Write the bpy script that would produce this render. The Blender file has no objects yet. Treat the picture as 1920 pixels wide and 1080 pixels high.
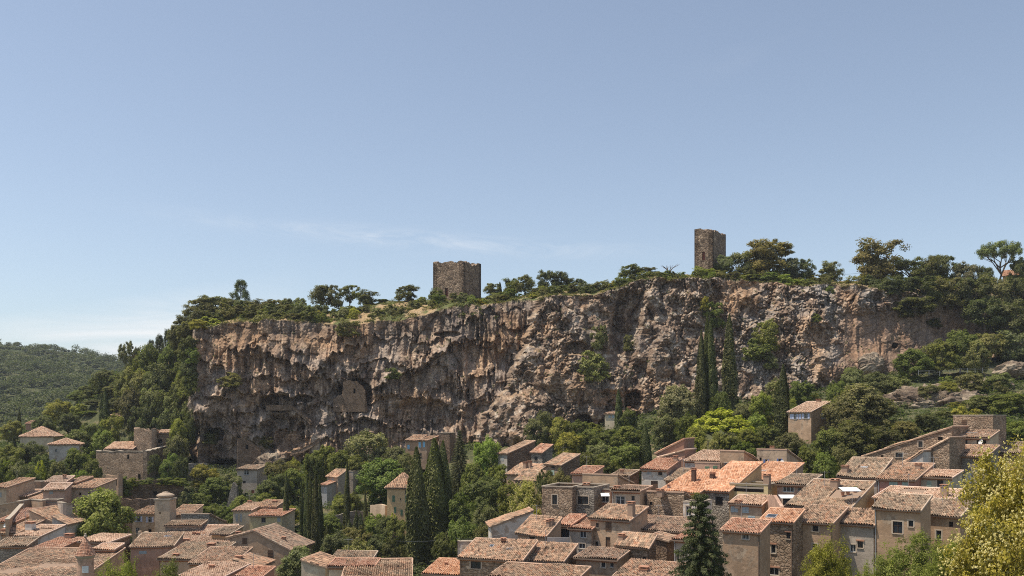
import bpy, math, random
import numpy as np
from mathutils import Vector
R = math.radians
random.seed(7); RNG = np.random.default_rng(7)
S = bpy.context.scene
COL = S.collection
# ------------------------------------------------------------------ camera, sky, sun, exposure
F, CX, HY = 1700.0, 960.0, 790.0          # focal length and horizon row, measured on the 1920 px wide photograph
cd = bpy.data.cameras.new('camera'); cam = bpy.data.objects.new('camera', cd); COL.objects.link(cam)
cd.sensor_width = 36; cd.lens = 36*F/1920; cd.shift_y = (HY-540)/1920; cd.clip_start = 1; cd.clip_end = 9000
cam.location = (0, 0, 0); cam.rotation_euler = (R(90), 0, 0); S.camera = cam
SUN = Vector((-.38, -.055, .92)).normalized()
w = bpy.data.worlds.new('World'); S.world = w; w.use_nodes = True
wn, wl = w.node_tree.nodes, w.node_tree.links
bg = wn['Background']
def N(nodes, t, **k):
    n = nodes.new(t)
    for a, b in k.items():
        if a == 'i':
            for q, v in b.items(): n.inputs[q].default_value = v
        else: setattr(n, a, b)
    return n
sky = N(wn, 'ShaderNodeTexSky', sky_type='NISHITA', sun_disc=False)
sky.sun_elevation = math.asin(SUN.z); sky.sun_rotation = math.atan2(SUN.x, SUN.y); sky.altitude = 230
sky.air_density = 1.0; sky.dust_density = 1.0; sky.ozone_density = 1.6
hsv = N(wn, 'ShaderNodeHueSaturation', i={'Saturation': .75, 'Value': 1.0})
wl.new(sky.outputs[0], hsv.inputs['Color'])
tc = N(wn, 'ShaderNodeTexCoord'); sp = N(wn, 'ShaderNodeSeparateXYZ'); wl.new(tc.outputs['Generated'], sp.inputs[0])
def M(op, a, b=None, c=None, nodes=wn, links=wl, clamp=False):
    n = nodes.new('ShaderNodeMath'); n.operation = op; n.use_clamp = clamp
    for i, v in enumerate((a, b, c)):
        if v is None: continue
        if isinstance(v, (int, float)): n.inputs[i].default_value = v
        else: links.new(v, n.inputs[i])
    return n.outputs[0]
az = M('ARCTAN2', sp.outputs[0], sp.outputs[1]); el = M('ARCSINE', sp.outputs[2])
cb = N(wn, 'ShaderNodeCombineXYZ'); wl.new(az, cb.inputs[0]); wl.new(M('MULTIPLY', el, 5.0), cb.inputs[1])
rotn = N(wn, 'ShaderNodeMapping'); rotn.inputs['Rotation'].default_value = (0, 0, R(20)); wl.new(cb.outputs[0], rotn.inputs[0])
def wnoise(scale, detail, rough, dist=0):
    n = N(wn, 'ShaderNodeTexNoise', i={'Scale': scale, 'Detail': detail, 'Roughness': rough, 'Distortion': dist}); wl.new(rotn.outputs[0], n.inputs['Vector']); return n.outputs[0]
def gauss(v, c, wd):
    d = M('DIVIDE', M('SUBTRACT', v, c), wd); return M('POWER', 2.718, M('MULTIPLY', M('MULTIPLY', d, d), -1.0))
# thin cirrus streak drifting down to the north, and the brighter bank low in the west
line = M('MULTIPLY_ADD', az, -.055, .190)
b1 = M('MULTIPLY', gauss(M('SUBTRACT', el, line), 0.0, .009), gauss(az, -.09, .19))
c1 = M('MULTIPLY', b1, M('MULTIPLY', M('SUBTRACT', wnoise(9.0, 9, .66, 1.2), .40, clamp=True), 2.6))
band = M('SUBTRACT', el, M('MULTIPLY_ADD', az, .22, .197)); 
b2 = M('MULTIPLY', M('SUBTRACT', 1.0, M('DIVIDE', M('ADD', band, .03), .05), clamp=True), M('SUBTRACT', 1.0, M('DIVIDE', M('ADD', az, .34), .12), clamp=True))
c2 = M('MULTIPLY', b2, M('MULTIPLY', M('SUBTRACT', wnoise(5.2, 9, .62, .9), .30, clamp=True), 3.0), clamp=True)
c3 = M('MULTIPLY', M('SUBTRACT', wnoise(1.7, 10, .68, .9), .60, clamp=True), .5)
cl = M('MINIMUM', M('ADD', M('ADD', M('MULTIPLY', c1, .55), M('MULTIPLY', c2, 1.0)), M('MULTIPLY', c3, .3)), .85)
mixc = N(wn, 'ShaderNodeMix', data_type='RGBA'); wl.new(cl, mixc.inputs[0]); tnt = N(wn, 'ShaderNodeMix', data_type='RGBA', blend_type='MULTIPLY'); tnt.inputs[0].default_value = 1; wl.new(hsv.outputs[0], tnt.inputs[6]); tnt.inputs[7].default_value = (.98, 1.0, 1.0, 1); wl.new(tnt.outputs[2], mixc.inputs[6]); mixc.inputs[7].default_value = (6.7, 6.75, 6.8, 1)
wl.new(mixc.outputs[2], bg.inputs[0]); bg.inputs[1].default_value = .099
ld = bpy.data.lights.new('sun', 'SUN'); ld.energy = 3.3; ld.angle = R(.53); ld.color = (1, .915, .79)
lo = bpy.data.objects.new('sun', ld); COL.objects.link(lo); lo.rotation_euler = SUN.to_track_quat('Z', 'Y').to_euler(); lo.location = (-100, -60, 300)
S.view_settings.view_transform = 'Standard'; S.view_settings.look = 'None'; S.view_settings.exposure = 0.6; S.view_settings.gamma = 1
S.render.engine = 'CYCLES'; S.cycles.max_bounces = 6; S.cycles.diffuse_bounces = 4; S.cycles.use_denoising = False; S.cycles.filter_width = 1.05; S.cycles.use_adaptive_sampling = False; S.cycles.sample_clamp_indirect = 4; S.cycles.transparent_max_bounces = 4

# ------------------------------------------------------------------ helpers
def tag(o, label=None, cat=None, group=None, kind=None):
    if label: o['label'] = label
    if cat: o['category'] = cat
    if group: o['group'] = group
    if kind: o['kind'] = kind
    return o
def link(name, me, mat=None, parent=None, loc=(0, 0, 0)):
    o = bpy.data.objects.new(name, me); COL.objects.link(o); o.location = loc
    if mat is not None and me is not None: 
        if not me.materials: me.materials.append(mat)
    if parent is not None: o.parent = parent
    return o
def npmesh(name, V, Q, smooth=False, attrs=None, mats=None, mi=None):
    """V (n,3), Q (m,3|4) -> mesh; attrs {name: (domain, array)}"""
    V = np.asarray(V, dtype=np.float32); Q = np.asarray(Q, dtype=np.int32); k = Q.shape[1]
    me = bpy.data.meshes.new(name)
    me.vertices.add(len(V)); me.vertices.foreach_set('co', V.ravel())
    me.loops.add(Q.size); me.loops.foreach_set('vertex_index', Q.ravel())
    me.polygons.add(len(Q)); me.polygons.foreach_set('loop_start', np.arange(len(Q), dtype=np.int32)*k)
    me.polygons.foreach_set('loop_total', np.full(len(Q), k, dtype=np.int32))
    if smooth: me.polygons.foreach_set('use_smooth', np.ones(len(Q), dtype=bool))
    for a, (dom, arr) in (attrs or {}).items():
        arr = np.asarray(arr, dtype=np.float32)
        if arr.ndim == 1: at = me.attributes.new(a, 'FLOAT', dom); at.data.foreach_set('value', arr)
        else: at = me.attributes.new(a, 'FLOAT_COLOR', dom); at.data.foreach_set('color', arr.ravel())
    me.update(); return me
class MB:
    """collects polygons, builds ONE mesh"""
    def __init__(s): s.v = []; s.f = []
    def poly(s, pts): n = len(s.v); s.v += [tuple(p) for p in pts]; s.f.append(tuple(range(n, n+len(pts)))); return s
    def box(s, x0, x1, y0, y1, z0, z1):
        n = len(s.v); s.v += [(x, y, z) for z in (z0, z1) for y in (y0, y1) for x in (x0, x1)]
        s.f += [tuple(n+i for i in q) for q in ((0, 2, 3, 1), (4, 5, 7, 6), (0, 1, 5, 4), (2, 6, 7, 3), (0, 4, 6, 2), (1, 3, 7, 5))]; return s
    def obox(s, O, a, b, c):
        O, a, b, c = map(Vector, (O, a, b, c)); n = len(s.v)
        s.v += [tuple(O+a*i+b*j+c*k) for k in (0, 1) for j in (0, 1) for i in (0, 1)]
        s.f += [tuple(n+i for i in q) for q in ((0, 2, 3, 1), (4, 5, 7, 6), (0, 1, 5, 4), (2, 6, 7, 3), (0, 4, 6, 2), (1, 3, 7, 5))]; return s
    def tube(s, pts, rad, k=6, cap=True):
        pts = [Vector(p) for p in pts]; n0 = len(s.v)
        for i, p in enumerate(pts):
            d = (pts[min(i+1, len(pts)-1)]-pts[max(i-1, 0)]).normalized(); u = d.orthogonal().normalized(); v = d.cross(u)
            r = rad[i] if hasattr(rad, '__len__') else rad
            s.v += [tuple(p+(u*math.cos(2*math.pi*j/k)+v*math.sin(2*math.pi*j/k))*r) for j in range(k)]
        for i in range(len(pts)-1):
            for j in range(k): s.f.append((n0+i*k+j, n0+i*k+(j+1) % k, n0+(i+1)*k+(j+1) % k, n0+(i+1)*k+j))
        if cap: s.f.append(tuple(n0+(len(pts)-1)*k+j for j in range(k))); s.f.append(tuple(n0+j for j in reversed(range(k))))
        return s
    def lathe(s, prof, k=16, c=(0, 0)):
        n0 = len(s.v)
        for r, z in prof: s.v += [(c[0]+r*math.cos(2*math.pi*j/k), c[1]+r*math.sin(2*math.pi*j/k), z) for j in range(k)]
        for i in range(len(prof)-1):
            for j in range(k): s.f.append((n0+i*k+j, n0+i*k+(j+1) % k, n0+(i+1)*k+(j+1) % k, n0+(i+1)*k+j))
        return s
    def mesh(s, name): me = bpy.data.meshes.new(name); me.from_pydata(s.v, [], s.f); me.update(); return me
    def build(s, name, mat, parent=None, loc=(0, 0, 0)): return link(name, s.mesh(name), mat, parent, loc)
# lattice noise in numpy
def hsh(ix, iy, seed=0):
    h = (ix.astype(np.int64)*374761393 + iy.astype(np.int64)*668265263 + seed*2147483647) & 0xffffffff
    h = ((h ^ (h >> 13))*1274126177) & 0xffffffff; h = ((h ^ (h >> 16))*2246822519) & 0xffffffff
    return ((h ^ (h >> 15)) & 0xffffff)/16777215.0
def vn(x, y, seed=0):
    ix, iy = np.floor(x), np.floor(y); fx, fy = x-ix, y-iy; ux, uy = fx*fx*(3-2*fx), fy*fy*(3-2*fy)
    ix = ix.astype(np.int64); iy = iy.astype(np.int64)
    a, b, c, d = hsh(ix, iy, seed), hsh(ix+1, iy, seed), hsh(ix, iy+1, seed), hsh(ix+1, iy+1, seed)
    return (a*(1-ux)+b*ux)*(1-uy)+(c*(1-ux)+d*ux)*uy
def fbm(x, y, o=5, seed=0, g=.5):
    s = 0; a = 1; t = 0
    for i in range(o): s = s+a*vn(x+i*17.3, y+i*9.1, seed+i); t += a; a *= g; x = x*2.03; y = y*2.03
    return s/t
def worley(x, y, seed=0):
    ix, iy = np.floor(x).astype(np.int64), np.floor(y).astype(np.int64); f1 = np.full(np.shape(x), 9.); f2 = f1.copy(); idv = np.zeros(np.shape(x))
    for dx in (-1, 0, 1):
        for dy in (-1, 0, 1):
            jx, jy = ix+dx, iy+dy; px = jx+hsh(jx, jy, seed); py = jy+hsh(jx, jy, seed+91)
            d = np.hypot(px-x, py-y); m = d < f1; f2 = np.where(m, f1, np.minimum(f2, d)); idv = np.where(m, hsh(jx, jy, seed+7), idv); f1 = np.minimum(f1, d)
    return f1, f2, idv
def sst(a, b, x): t = np.clip((x-a)/(b-a), 0, 1); return t*t*(3-2*t)
def itp(x, pts): return np.interp(x, [p[0] for p in pts], [p[1] for p in pts])

# ------------------------------------------------------------------ materials
def newmat(name, rough=.9, spec=.2):
    m = bpy.data.materials.new(name); m.use_nodes = True; nt = m.node_tree; b = nt.nodes['Principled BSDF']
    b.inputs['Roughness'].default_value = rough; b.inputs['Specular IOR Level'].default_value = spec
    return m, nt.nodes, nt.links, b
def ramp(nodes, stops, interp='LINEAR'):
    r = nodes.new('ShaderNodeValToRGB'); cr = r.color_ramp; cr.interpolation = interp
    while len(cr.elements) < len(stops): cr.elements.new(.5)
    for e, (p, c) in zip(cr.elements, stops): e.position = p; e.color = (*c, 1)
    return r
def mixn(n, l, a, b, f, mode='MIX'):
    x = n.new('ShaderNodeMix'); x.data_type = 'RGBA'; x.blend_type = mode
    for i, v in ((0, f), (6, a), (7, b)):
        if isinstance(v, (int, float)): x.inputs[i].default_value = v
        elif isinstance(v, tuple): x.inputs[i].default_value = (*v[:3], 1)
        else: l.new(v, x.inputs[i])
    return x.outputs[2]
def noise(n, l, scale, detail=4, rough=.55, vec=None, dist=0):
    t = n.new('ShaderNodeTexNoise'); t.inputs['Scale'].default_value = scale; t.inputs['Detail'].default_value = detail; t.inputs['Roughness'].default_value = rough; t.inputs['Distortion'].default_value = dist
    if vec is not None: l.new(vec, t.inputs['Vector'])
    return t.outputs[0]
def bump(n, l, h, dist, b, strength=1):
    u = n.new('ShaderNodeBump'); u.inputs['Distance'].default_value = dist; u.inputs['Strength'].default_value = strength; l.new(h, u.inputs['Height']); l.new(u.outputs[0], b.inputs['Normal'])
def objco(n, l, scale=(1, 1, 1)):
    t = n.new('ShaderNodeTexCoord'); m = n.new('ShaderNodeMapping'); m.inputs['Scale'].default_value = scale; l.new(t.outputs['Object'], m.inputs[0]); return m.outputs[0]
_mc = {}
def flat(name, col, rough=.7, spec=.3, var=.12, scale=2.5):
    if name in _mc: return _mc[name]
    m, n, l, b = newmat(name, rough, spec); f = noise(n, l, scale, 4, .6, objco(n, l))
    l.new(mixn(n, l, tuple(c*(1-var) for c in col), tuple(min(1, c*(1+var)) for c in col), f), b.inputs['Base Color']); _mc[name] = m; return m
def plaster(name, col, stain=.5, grime=(.17, .14, .11)):
    key = 'plaster_'+name
    if key in _mc: return _mc[key]
    m, n, l, b = newmat(key, .93, .1); oc = objco(n, l); oi = n.new('ShaderNodeObjectInfo')
    v = n.new('ShaderNodeVectorMath'); v.operation = 'ADD'; l.new(oc, v.inputs[0]); cx = n.new('ShaderNodeCombineXYZ'); l.new(M('MULTIPLY', oi.outputs['Random'], 90.0, nodes=n, links=l), cx.inputs[0]); l.new(cx.outputs[0], v.inputs[1]); P = v.outputs[0]
    big = noise(n, l, .35, 5, .6, P); fine = noise(n, l, 3.0, 6, .7, P)
    st = n.new('ShaderNodeMapping'); st.inputs['Scale'].default_value = (.9, .9, .14); l.new(P, st.inputs[0]); streak = noise(n, l, 1.0, 5, .65, st.outputs[0])
    c = mixn(n, l, tuple(x*.82 for x in col), tuple(min(1, x*1.12) for x in col), fine)
    r1 = ramp(n, [(.40, (0, 0, 0)), (.75, (1, 1, 1))]); l.new(streak, r1.inputs[0])
    c = mixn(n, l, c, grime, M('MULTIPLY', r1.outputs[0], stain*.38, nodes=n, links=l))
    r2 = ramp(n, [(.50, (0, 0, 0)), (.57, (1, 1, 1))]); l.new(big, r2.inputs[0])
    c = mixn(n, l, c, tuple(x*.62 for x in col), M('MULTIPLY', r2.outputs[0], stain*.75, nodes=n, links=l))
    b3 = noise(n, l, .55, 7, .72, P, .6); r3 = ramp(n, [(.55, (0, 0, 0)), (.62, (1, 1, 1))]); l.new(b3, r3.inputs[0]); c = mixn(n, l, c, tuple(min(.75, x*1.28+.03) for x in col), M('MULTIPLY', r3.outputs[0], stain*.8, nodes=n, links=l))
    vz = n.new('ShaderNodeTexVoronoi'); vz.inputs['Scale'].default_value = 3.0; l.new(P, vz.inputs['Vector']); sz_ = n.new('ShaderNodeSeparateColor'); l.new(vz.outputs['Color'], sz_.inputs[0]); b4 = noise(n, l, .28, 5, .7, P, 1.0); r4 = ramp(n, [(.56, (0, 0, 0)), (.60, (1, 1, 1))]); l.new(b4, r4.inputs[0])
    rs = ramp(n, [(0, (.24, .175, .125)), (1, (.48, .38, .28))]); l.new(sz_.outputs[0], rs.inputs[0]); c = mixn(n, l, c, rs.outputs[0], M('MULTIPLY', r4.outputs[0], stain*1.1, nodes=n, links=l, clamp=True))
    ro_ = ramp(n, [(0, (.84, .84, .85)), (.5, (1.0, .98, .94)), (1, (1.14, 1.12, 1.10))]); l.new(oi.outputs['Random'], ro_.inputs[0]); c = mixn(n, l, c, ro_.outputs[0], 1.0, 'MULTIPLY'); l.new(c, b.inputs['Base Color']); bump(n, l, fine, .06, b, .8); _mc[key] = m; return m
def stone(name, cols, scale=2.6, mortar=(.30, .25, .19), bd=.10, flatten=1.5):
    key = 'stone_'+name
    if key in _mc: return _mc[key]
    m, n, l, b = newmat(key, .95, .1); oc = objco(n, l, (1, 1, flatten))
    wv = n.new('ShaderNodeVectorMath'); wv.operation = 'ADD'; l.new(oc, wv.inputs[0]); nn = n.new('ShaderNodeTexNoise'); nn.inputs['Scale'].default_value = 1.3; l.new(oc, nn.inputs[0])
    sc = n.new('ShaderNodeVectorMath'); sc.operation = 'SCALE'; sc.inputs['Scale'].default_value = .35; l.new(nn.outputs['Color'], sc.inputs[0]); l.new(sc.outputs[0], wv.inputs[1])
    def vor(feat, sc_):
        v = n.new('ShaderNodeTexVoronoi'); v.feature = feat; v.inputs['Scale'].default_value = sc_; l.new(wv.outputs[0], v.inputs['Vector']); return v
    vc = vor('F1', scale); ve = vor('DISTANCE_TO_EDGE', scale)
    sep = n.new('ShaderNodeSeparateColor'); l.new(vc.outputs['Color'], sep.inputs[0])
    r = ramp(n, [(i/(len(cols)-1), c) for i, c in enumerate(cols)]); l.new(sep.outputs[0], r.inputs[0])
    e = ramp(n, [(.02, (1, 1, 1)), (.09, (0, 0, 0))]); l.new(ve.outputs['Distance'], e.inputs[0])
    c = mixn(n, l, r.outputs[0], mortar, e.outputs[0]); big = noise(n, l, .4, 6, .65, oc)
    rb = ramp(n, [(.35, (.62, .60, .58)), (.65, (1.15, 1.1, 1.05))]); l.new(big, rb.inputs[0])
    c = mixn(n, l, c, rb.outputs[0], 1.0, 'MULTIPLY'); l.new(c, b.inputs['Base Color'])
    h = ramp(n, [(.0, (0, 0, 0)), (.16, (1, 1, 1))]); l.new(ve.outputs['Distance'], h.inputs[0]); bump(n, l, M('ADD', h.outputs[0], sep.outputs[1], nodes=n, links=l), bd, b, 1); _mc[key] = m; return m
# each tile carries its own random number: clay, bleached clay, soot and lichen
def tilemat(name, stops, patch=(.26, .24, .19), pf=.35):
    key = 'tiles_'+name
    if key in _mc: return _mc[key]
    m, n, l, b = newmat(key, .88, .15); a = n.new('ShaderNodeAttribute'); a.attribute_name = 'rnd'
    r = ramp(n, [(i/(len(stops)-1), c) for i, c in enumerate(stops)]); l.new(a.outputs['Fac'], r.inputs[0])
    oc = objco(n, l); f = noise(n, l, .55, 6, .7, oc); q = ramp(n, [(.46, (0, 0, 0)), (.60, (1, 1, 1))]); l.new(f, q.inputs[0])
    c = mixn(n, l, r.outputs[0], patch, M('MULTIPLY', q.outputs[0], pf, nodes=n, links=l)); f2 = noise(n, l, 7, 4, .7, oc)
    q2 = ramp(n, [(.3, (.72, .72, .72)), (.7, (1.2, 1.18, 1.15))]); l.new(f2, q2.inputs[0]); c = mixn(n, l, c, q2.outputs[0], 1.0, 'MULTIPLY'); oi = n.new('ShaderNodeObjectInfo'); ro_ = ramp(n, [(0, (.74, .76, .78)), (.3, (1.0, .93, .86)), (.6, (.86, .84, .80)), (1, (1.12, 1.08, 1.02))]); l.new(oi.outputs['Random'], ro_.inputs[0]); c = mixn(n, l, c, ro_.outputs[0], 1.0, 'MULTIPLY')
    l.new(c, b.inputs['Base Color']); _mc[key] = m; return m
TILE = {
 'tan': [(.07, .046, .034), (.34, .21, .145), (.56, .38, .27), (.22, .155, .115), (.62, .43, .30), (.46, .24, .15), (.70, .53, .39)],
 'grey': [(.065, .048, .038), (.26, .185, .135), (.46, .345, .255), (.20, .15, .115), (.54, .41, .30), (.40, .235, .155), (.62, .49, .37)],
 'orange': [(.26, .11, .065), (.62, .31, .18), (.70, .41, .26), (.46, .23, .14), (.78, .52, .37), (.54, .27, .16), (.74, .48, .33)],
 'red': [(.16, .07, .05), (.48, .23, .15), (.60, .34, .23), (.34, .175, .12), (.70, .46, .34), (.44, .21, .14), (.66, .46, .35)],
 'pink': [(.18, .11, .08), (.54, .36, .26), (.72, .52, .40), (.38, .26, .19), (.76, .57, .43), (.50, .28, .185), (.70, .53, .40)],
}
def tmat(p):
    return tilemat(p, TILE[p], pf={'orange': .15, 'pink': .2}.get(p, .4))
W_ = {  # plasters and masonries
 'tan': ('p', (0.52, 0.355, 0.235)), 'sand': ('p', (0.588, 0.441, 0.311)), 'pinkish': ('p', (0.565, 0.362, 0.266)), 'pink': ('p', (0.452, 0.226, 0.169)), 'grey': ('p', (0.452, 0.384, 0.322)),
 'palegrey': ('p', (0.588, 0.531, 0.463)), 'white': ('p', (0.746, 0.701, 0.633)), 'yellow': ('p', (0.633, 0.508, 0.282)), 'ochre': ('p', (0.610, 0.418, 0.226)), 'cream': ('p', (0.610, 0.520, 0.384)), 'brown': ('p', (0.45, 0.305, 0.20)),
 'bluegrey': ('p', (0.407, 0.395, 0.384)), 'redbrown': ('p', (0.373, 0.215, 0.153)),
 'rubble': ('s', [(.22, .155, .11), (.46, .34, .24), (.34, .24, .17), (.55, .43, .32)], 2.2, (.44, .34, .25)),
 'rubblegrey': ('s', [(.22, .19, .16), (.42, .37, .31), (.31, .27, .23), (.50, .45, .38)], 2.2, (.40, .36, .30)),
 'rubbledark': ('s', [(.17, .12, .09), (.34, .24, .17), (.26, .18, .13), (.42, .31, .225)], 2.4, (.30, .22, .16)),
 'cliffstone': ('s', [(.20, .145, .10), (.32, .23, .16), (.26, .185, .13), (.38, .275, .195)], 2.6, (.27, .195, .14)),
 'tower': ('s', [(.15, .11, .08), (.42, .315, .225), (.27, .195, .14), (.54, .42, .305)], 1.25, (.16, .12, .09)),
}
def wmat(k):
    d = W_[k]
    return plaster(k, d[1], .7 if k in ('sand', 'tan', 'grey', 'palegrey', 'pinkish', 'brown') else .4) if d[0] == 'p' else stone(k, d[1], d[2], d[3])
# ------------------------------------------------------------------ the ground: one sheet from the village to the horizon
PXC = [-600, 0, 100, 200, 300, 350, 400, 600, 800, 960, 1100, 1250, 1400, 1550, 1700, 1850, 2300]
DC = [40, 70, 95, 120, 150, 180, 210, 240, 262, 276, 300, 340, 450, 700]
ZT = [
 [-32, -31, -30, -29, -27, -25, -19, -12, -8, -7, -5, -4, -10, -12], [-32, -31, -30, -29, -27, -25, -19, -12, -8, -7, -5, -3, -10, -12],
 [-32, -31, -30, -29, -27, -24, -19, -13, -9, -7, -3, 2, -8, -12], [-32, -31, -30, -29, -27, -24, -20, -14, -10, -4, 9, 17, 4, -10],
 [-32, -31, -30, -29, -27, -24, -20, -14.5, -11, -1, 20, 25, 18, 0], [-32, -31, -30, -29, -27, -24, -20, -15, -12.5, -11, 26, 30, 28, 15],
 [-32, -31, -30, -29, -27, -24, -20, -15, -13, -12, 25, 27, 24, 20], [-32, -31, -30, -28, -25, -22, -19, -14, -11, -10, 30, 30, 26, 22],
 [-32, -31, -29, -28, -27, -23, -17, -9.5, -6.5, -6, 31, 31, 28, 24], [-30, -29, -28, -26, -23, -18.5, -12.5, -7, -3, -3, 31, 31, 28, 24],
 [-28, -27, -26, -24, -20, -15, -8.5, -2.5, 1, 1, 33, 33, 30, 24], [-28, -26, -25, -22, -18, -11, -3.5, 2, 4, 4, 38, 38, 34, 26],
 [-28, -25, -24, -20, -15, -7, -1, 4, 7, 7, 39, 39, 35, 26], [-26, -24, -22, -18.5, -12, -5, 1, 7, 11, 11, 39, 39, 35, 26],
 [-22, -19, -20, -17, -10, -2, 3, 10, 15, 16, 38, 39, 35, 26], [-22, -18, -19, -15, -9, -1, 4, 11, 18, 22, 40, 40, 35, 26], [-22, -18, -18, -15, -8, 0, 6, 14, 20, 24, 40, 40, 35, 26]]
ZT = np.array(ZT, dtype=float)
def ground_z(x, y):
    x = np.asarray(x, float); y = np.maximum(np.asarray(y, float), 5.0); px = CX+F*x/y
    j = np.clip(np.searchsorted(PXC, px)-1, 0, len(PXC)-2); k = np.clip(np.searchsorted(DC, y)-1, 0, len(DC)-2)
    pc, dc = np.array(PXC, float), np.array(DC, float)
    a = np.clip((px-pc[j])/(pc[j+1]-pc[j]), 0, 1); b = np.clip((y-dc[k])/(dc[k+1]-dc[k]), 0, 1); a = a*a*(3-2*a)*.5+a*.5
    z = (ZT[j, k]*(1-a)+ZT[j+1, k]*a)*(1-b)+(ZT[j, k+1]*(1-a)+ZT[j+1, k+1]*a)*b
    z = z+(fbm(x/14, y/14, 3, 5)-.5)*1.6*(y < 262)
    far = sst(700, 1100, y); z = z*(1-far)+(-20)*far
    z = np.where(y < 40, z*0-32, z); return z
def P3(px, py, D): return Vector(((px-CX)/F*D, D, (HY-py)/F*D))
ys = np.concatenate([np.arange(-40, 60, 10), np.arange(60, 345, 1.6), np.arange(345, 720, 15), np.geomspace(720, 6500, 30)])
us = np.concatenate([np.linspace(-7, -.62, 12), np.linspace(-.6, .62, 300), np.linspace(.65, 7, 12)])
U, Y = np.meshgrid(us, ys); X = U*np.maximum(Y, 60); X = np.clip(X, -6500, 6500); Z = ground_z(X, Y)
nr, nc = X.shape; I = np.arange(nr*nc).reshape(nr, nc)
Qd = np.stack([I[:-1, :-1], I[:-1, 1:], I[1:, 1:], I[1:, :-1]], -1).reshape(-1, 4)
m, n, l, b = newmat('earth', .97, .05); tcg = n.new('ShaderNodeNewGeometry')
f1 = noise(n, l, .12, 6, .6, tcg.outputs['Position']); f2 = noise(n, l, 1.1, 6, .7, tcg.outputs['Position'])
r = ramp(n, [(.34, (.05, .06, .028)), (.52, (.10, .105, .05)), (.62, (.22, .17, .10)), (.76, (.34, .26, .17))]); l.new(M('ADD', M('MULTIPLY', f1, .6, nodes=n, links=l), M('MULTIPLY', f2, .42, nodes=n, links=l), nodes=n, links=l), r.inputs[0])
l.new(r.outputs[0], b.inputs['Base Color']); bump(n, l, f2, .5, b, .7)
EARTH = m
tag(link('ground', npmesh('ground', np.stack([X, Y, Z], -1).reshape(-1, 3), Qd, True), EARTH), 'village floor and hillside of dry earth and scrub between the houses', kind='structure')

# ------------------------------------------------------------------ the tufa cliff
TOPY = [(330, 640), (352, 618), (365, 612), (400, 612), (450, 605), (500, 600), (560, 606), (620, 608), (660, 605), (700, 604), (760, 603), (800, 588), (850, 576), (900, 572), (940, 566), (980, 560), (1000, 563), (1050, 558), (1100, 556), (1150, 546), (1180, 530), (1200, 528), (1260, 526), (1300, 528), (1340, 524), (1400, 527), (1450, 533), (1500, 540), (1550, 534), (1600, 535), (1650, 545), (1700, 550), (1750, 556), (1800, 566), (1850, 586), (1900, 602), (2050, 640)]
CRY = [(330, 612), (365, 600), (420, 594), (480, 590), (560, 586), (620, 585), (680, 575), (720, 566), (770, 563), (820, 562), (870, 562), (920, 560), (960, 557), (1000, 552), (1060, 546), (1100, 544), (1150, 538), (1180, 522), (1230, 517), (1300, 517), (1400, 519), (1480, 524), (1540, 528), (1600, 528), (1700, 530), (1800, 536), (1900, 540), (2050, 540)]
BOTY = [(330, 905), (400, 900), (500, 892), (600, 880), (700, 868), (800, 862), (900, 860), (950, 852), (1000, 830), (1100, 812), (1200, 808), (1300, 795), (1400, 770), (1500, 745), (1600, 722), (1700, 705), (1800, 690), (1850, 672), (1950, 660), (2050, 650)]
DBOT = [(330, 265), (600, 258), (880, 256), (960, 253), (1100, 248), (1300, 250), (1500, 252), (1700, 258), (1850, 262), (2050, 262)]
DTOP = [(330, 270), (380, 264), (600, 264), (800, 266), (960, 267), (1040, 268), (1200, 270), (1400, 272), (1600, 268), (1700, 270), (1850, 280), (2050, 284)]
NU, NV, NC = 1460, 330, 46
pu = np.linspace(345, 2035, NU); 
tj = np.concatenate([np.linspace(0, 1, NV), 1+np.linspace(1/NC, 1, NC)])
PX, T = np.meshgrid(pu, tj)
top = itp(PX, TOPY)+(fbm(PX/22, PX*0+3, 4, 31)-.5)*12; cr = itp(PX, CRY); bot = itp(PX, BOTY)
tf = np.clip(T, 0, 1); tcp = np.clip(T-1, 0, 1)
PY = bot+(top-bot)*tf
dtop = itp(PX, DTOP); D = itp(PX, DBOT)*(1-tf)+dtop*tf
Xm, Zm = (PX-CX)/F*262, (HY-PY)/F*262           # metres along and up the face, for the noises
spik = np.abs(vn(Xm/.9, Zm/14, 3)-.5)*2
# --- big forms (metres towards the viewer are negative)
def lineY(pts, PX): return np.interp(PX, [p[0] for p in pts], [p[1] for p in pts])
def shelf(pts, amp, decay, x0, x1, jag=14, seed=1):
    ly = lineY(pts, PX)+(fbm(PX/26, PX*0, 4, seed)-.5)*26-spik*jag+jag*.5
    up = ly-PY                                  # >0 above the lip
    return -amp*.52*np.where(up > 0, np.exp(-np.maximum(up, 0)/decay), -.0)*sst(x0, x0+25, PX)*(1-sst(x1-25, x1, PX))*sst(-1.5, 1.5, up)
o = 0
o = o+shelf([(440, 655), (480, 650), (540, 668), (590, 690), (640, 662), (700, 640)], 5.0, 34, 430, 720, 22, 11)
o = o+shelf([(690, 742), (736, 700), (790, 686), (853, 636), (870, 640)], 6.0, 26, 680, 880, 12, 12)
o = o+shelf([(590, 796), (640, 792), (690, 786), (760, 800), (860, 806)], 4.2, 14, 585, 780, 9, 13)
o = o+shelf([(400, 735), (450, 722), (500, 745), (560, 735)], 4.0, 30, 385, 575, 18, 14)
o = o+shelf([(560, 722), (620, 730), (700, 690), (720, 690)], 3.2, 30, 560, 720, 24, 15)
o = o+shelf([(760, 668), (820, 652), (900, 640), (960, 640)], 3.6, 24, 775, 975, 22, 16)
o = o+shelf([(790, 735), (840, 722), (900, 735), (950, 720)], 2.6, 36, 780, 960, 26, 17)
o = o+shelf([(380, 770), (420, 776), (470, 800), (560, 806)], 3.0, 26, 372, 560, 10, 18)
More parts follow.
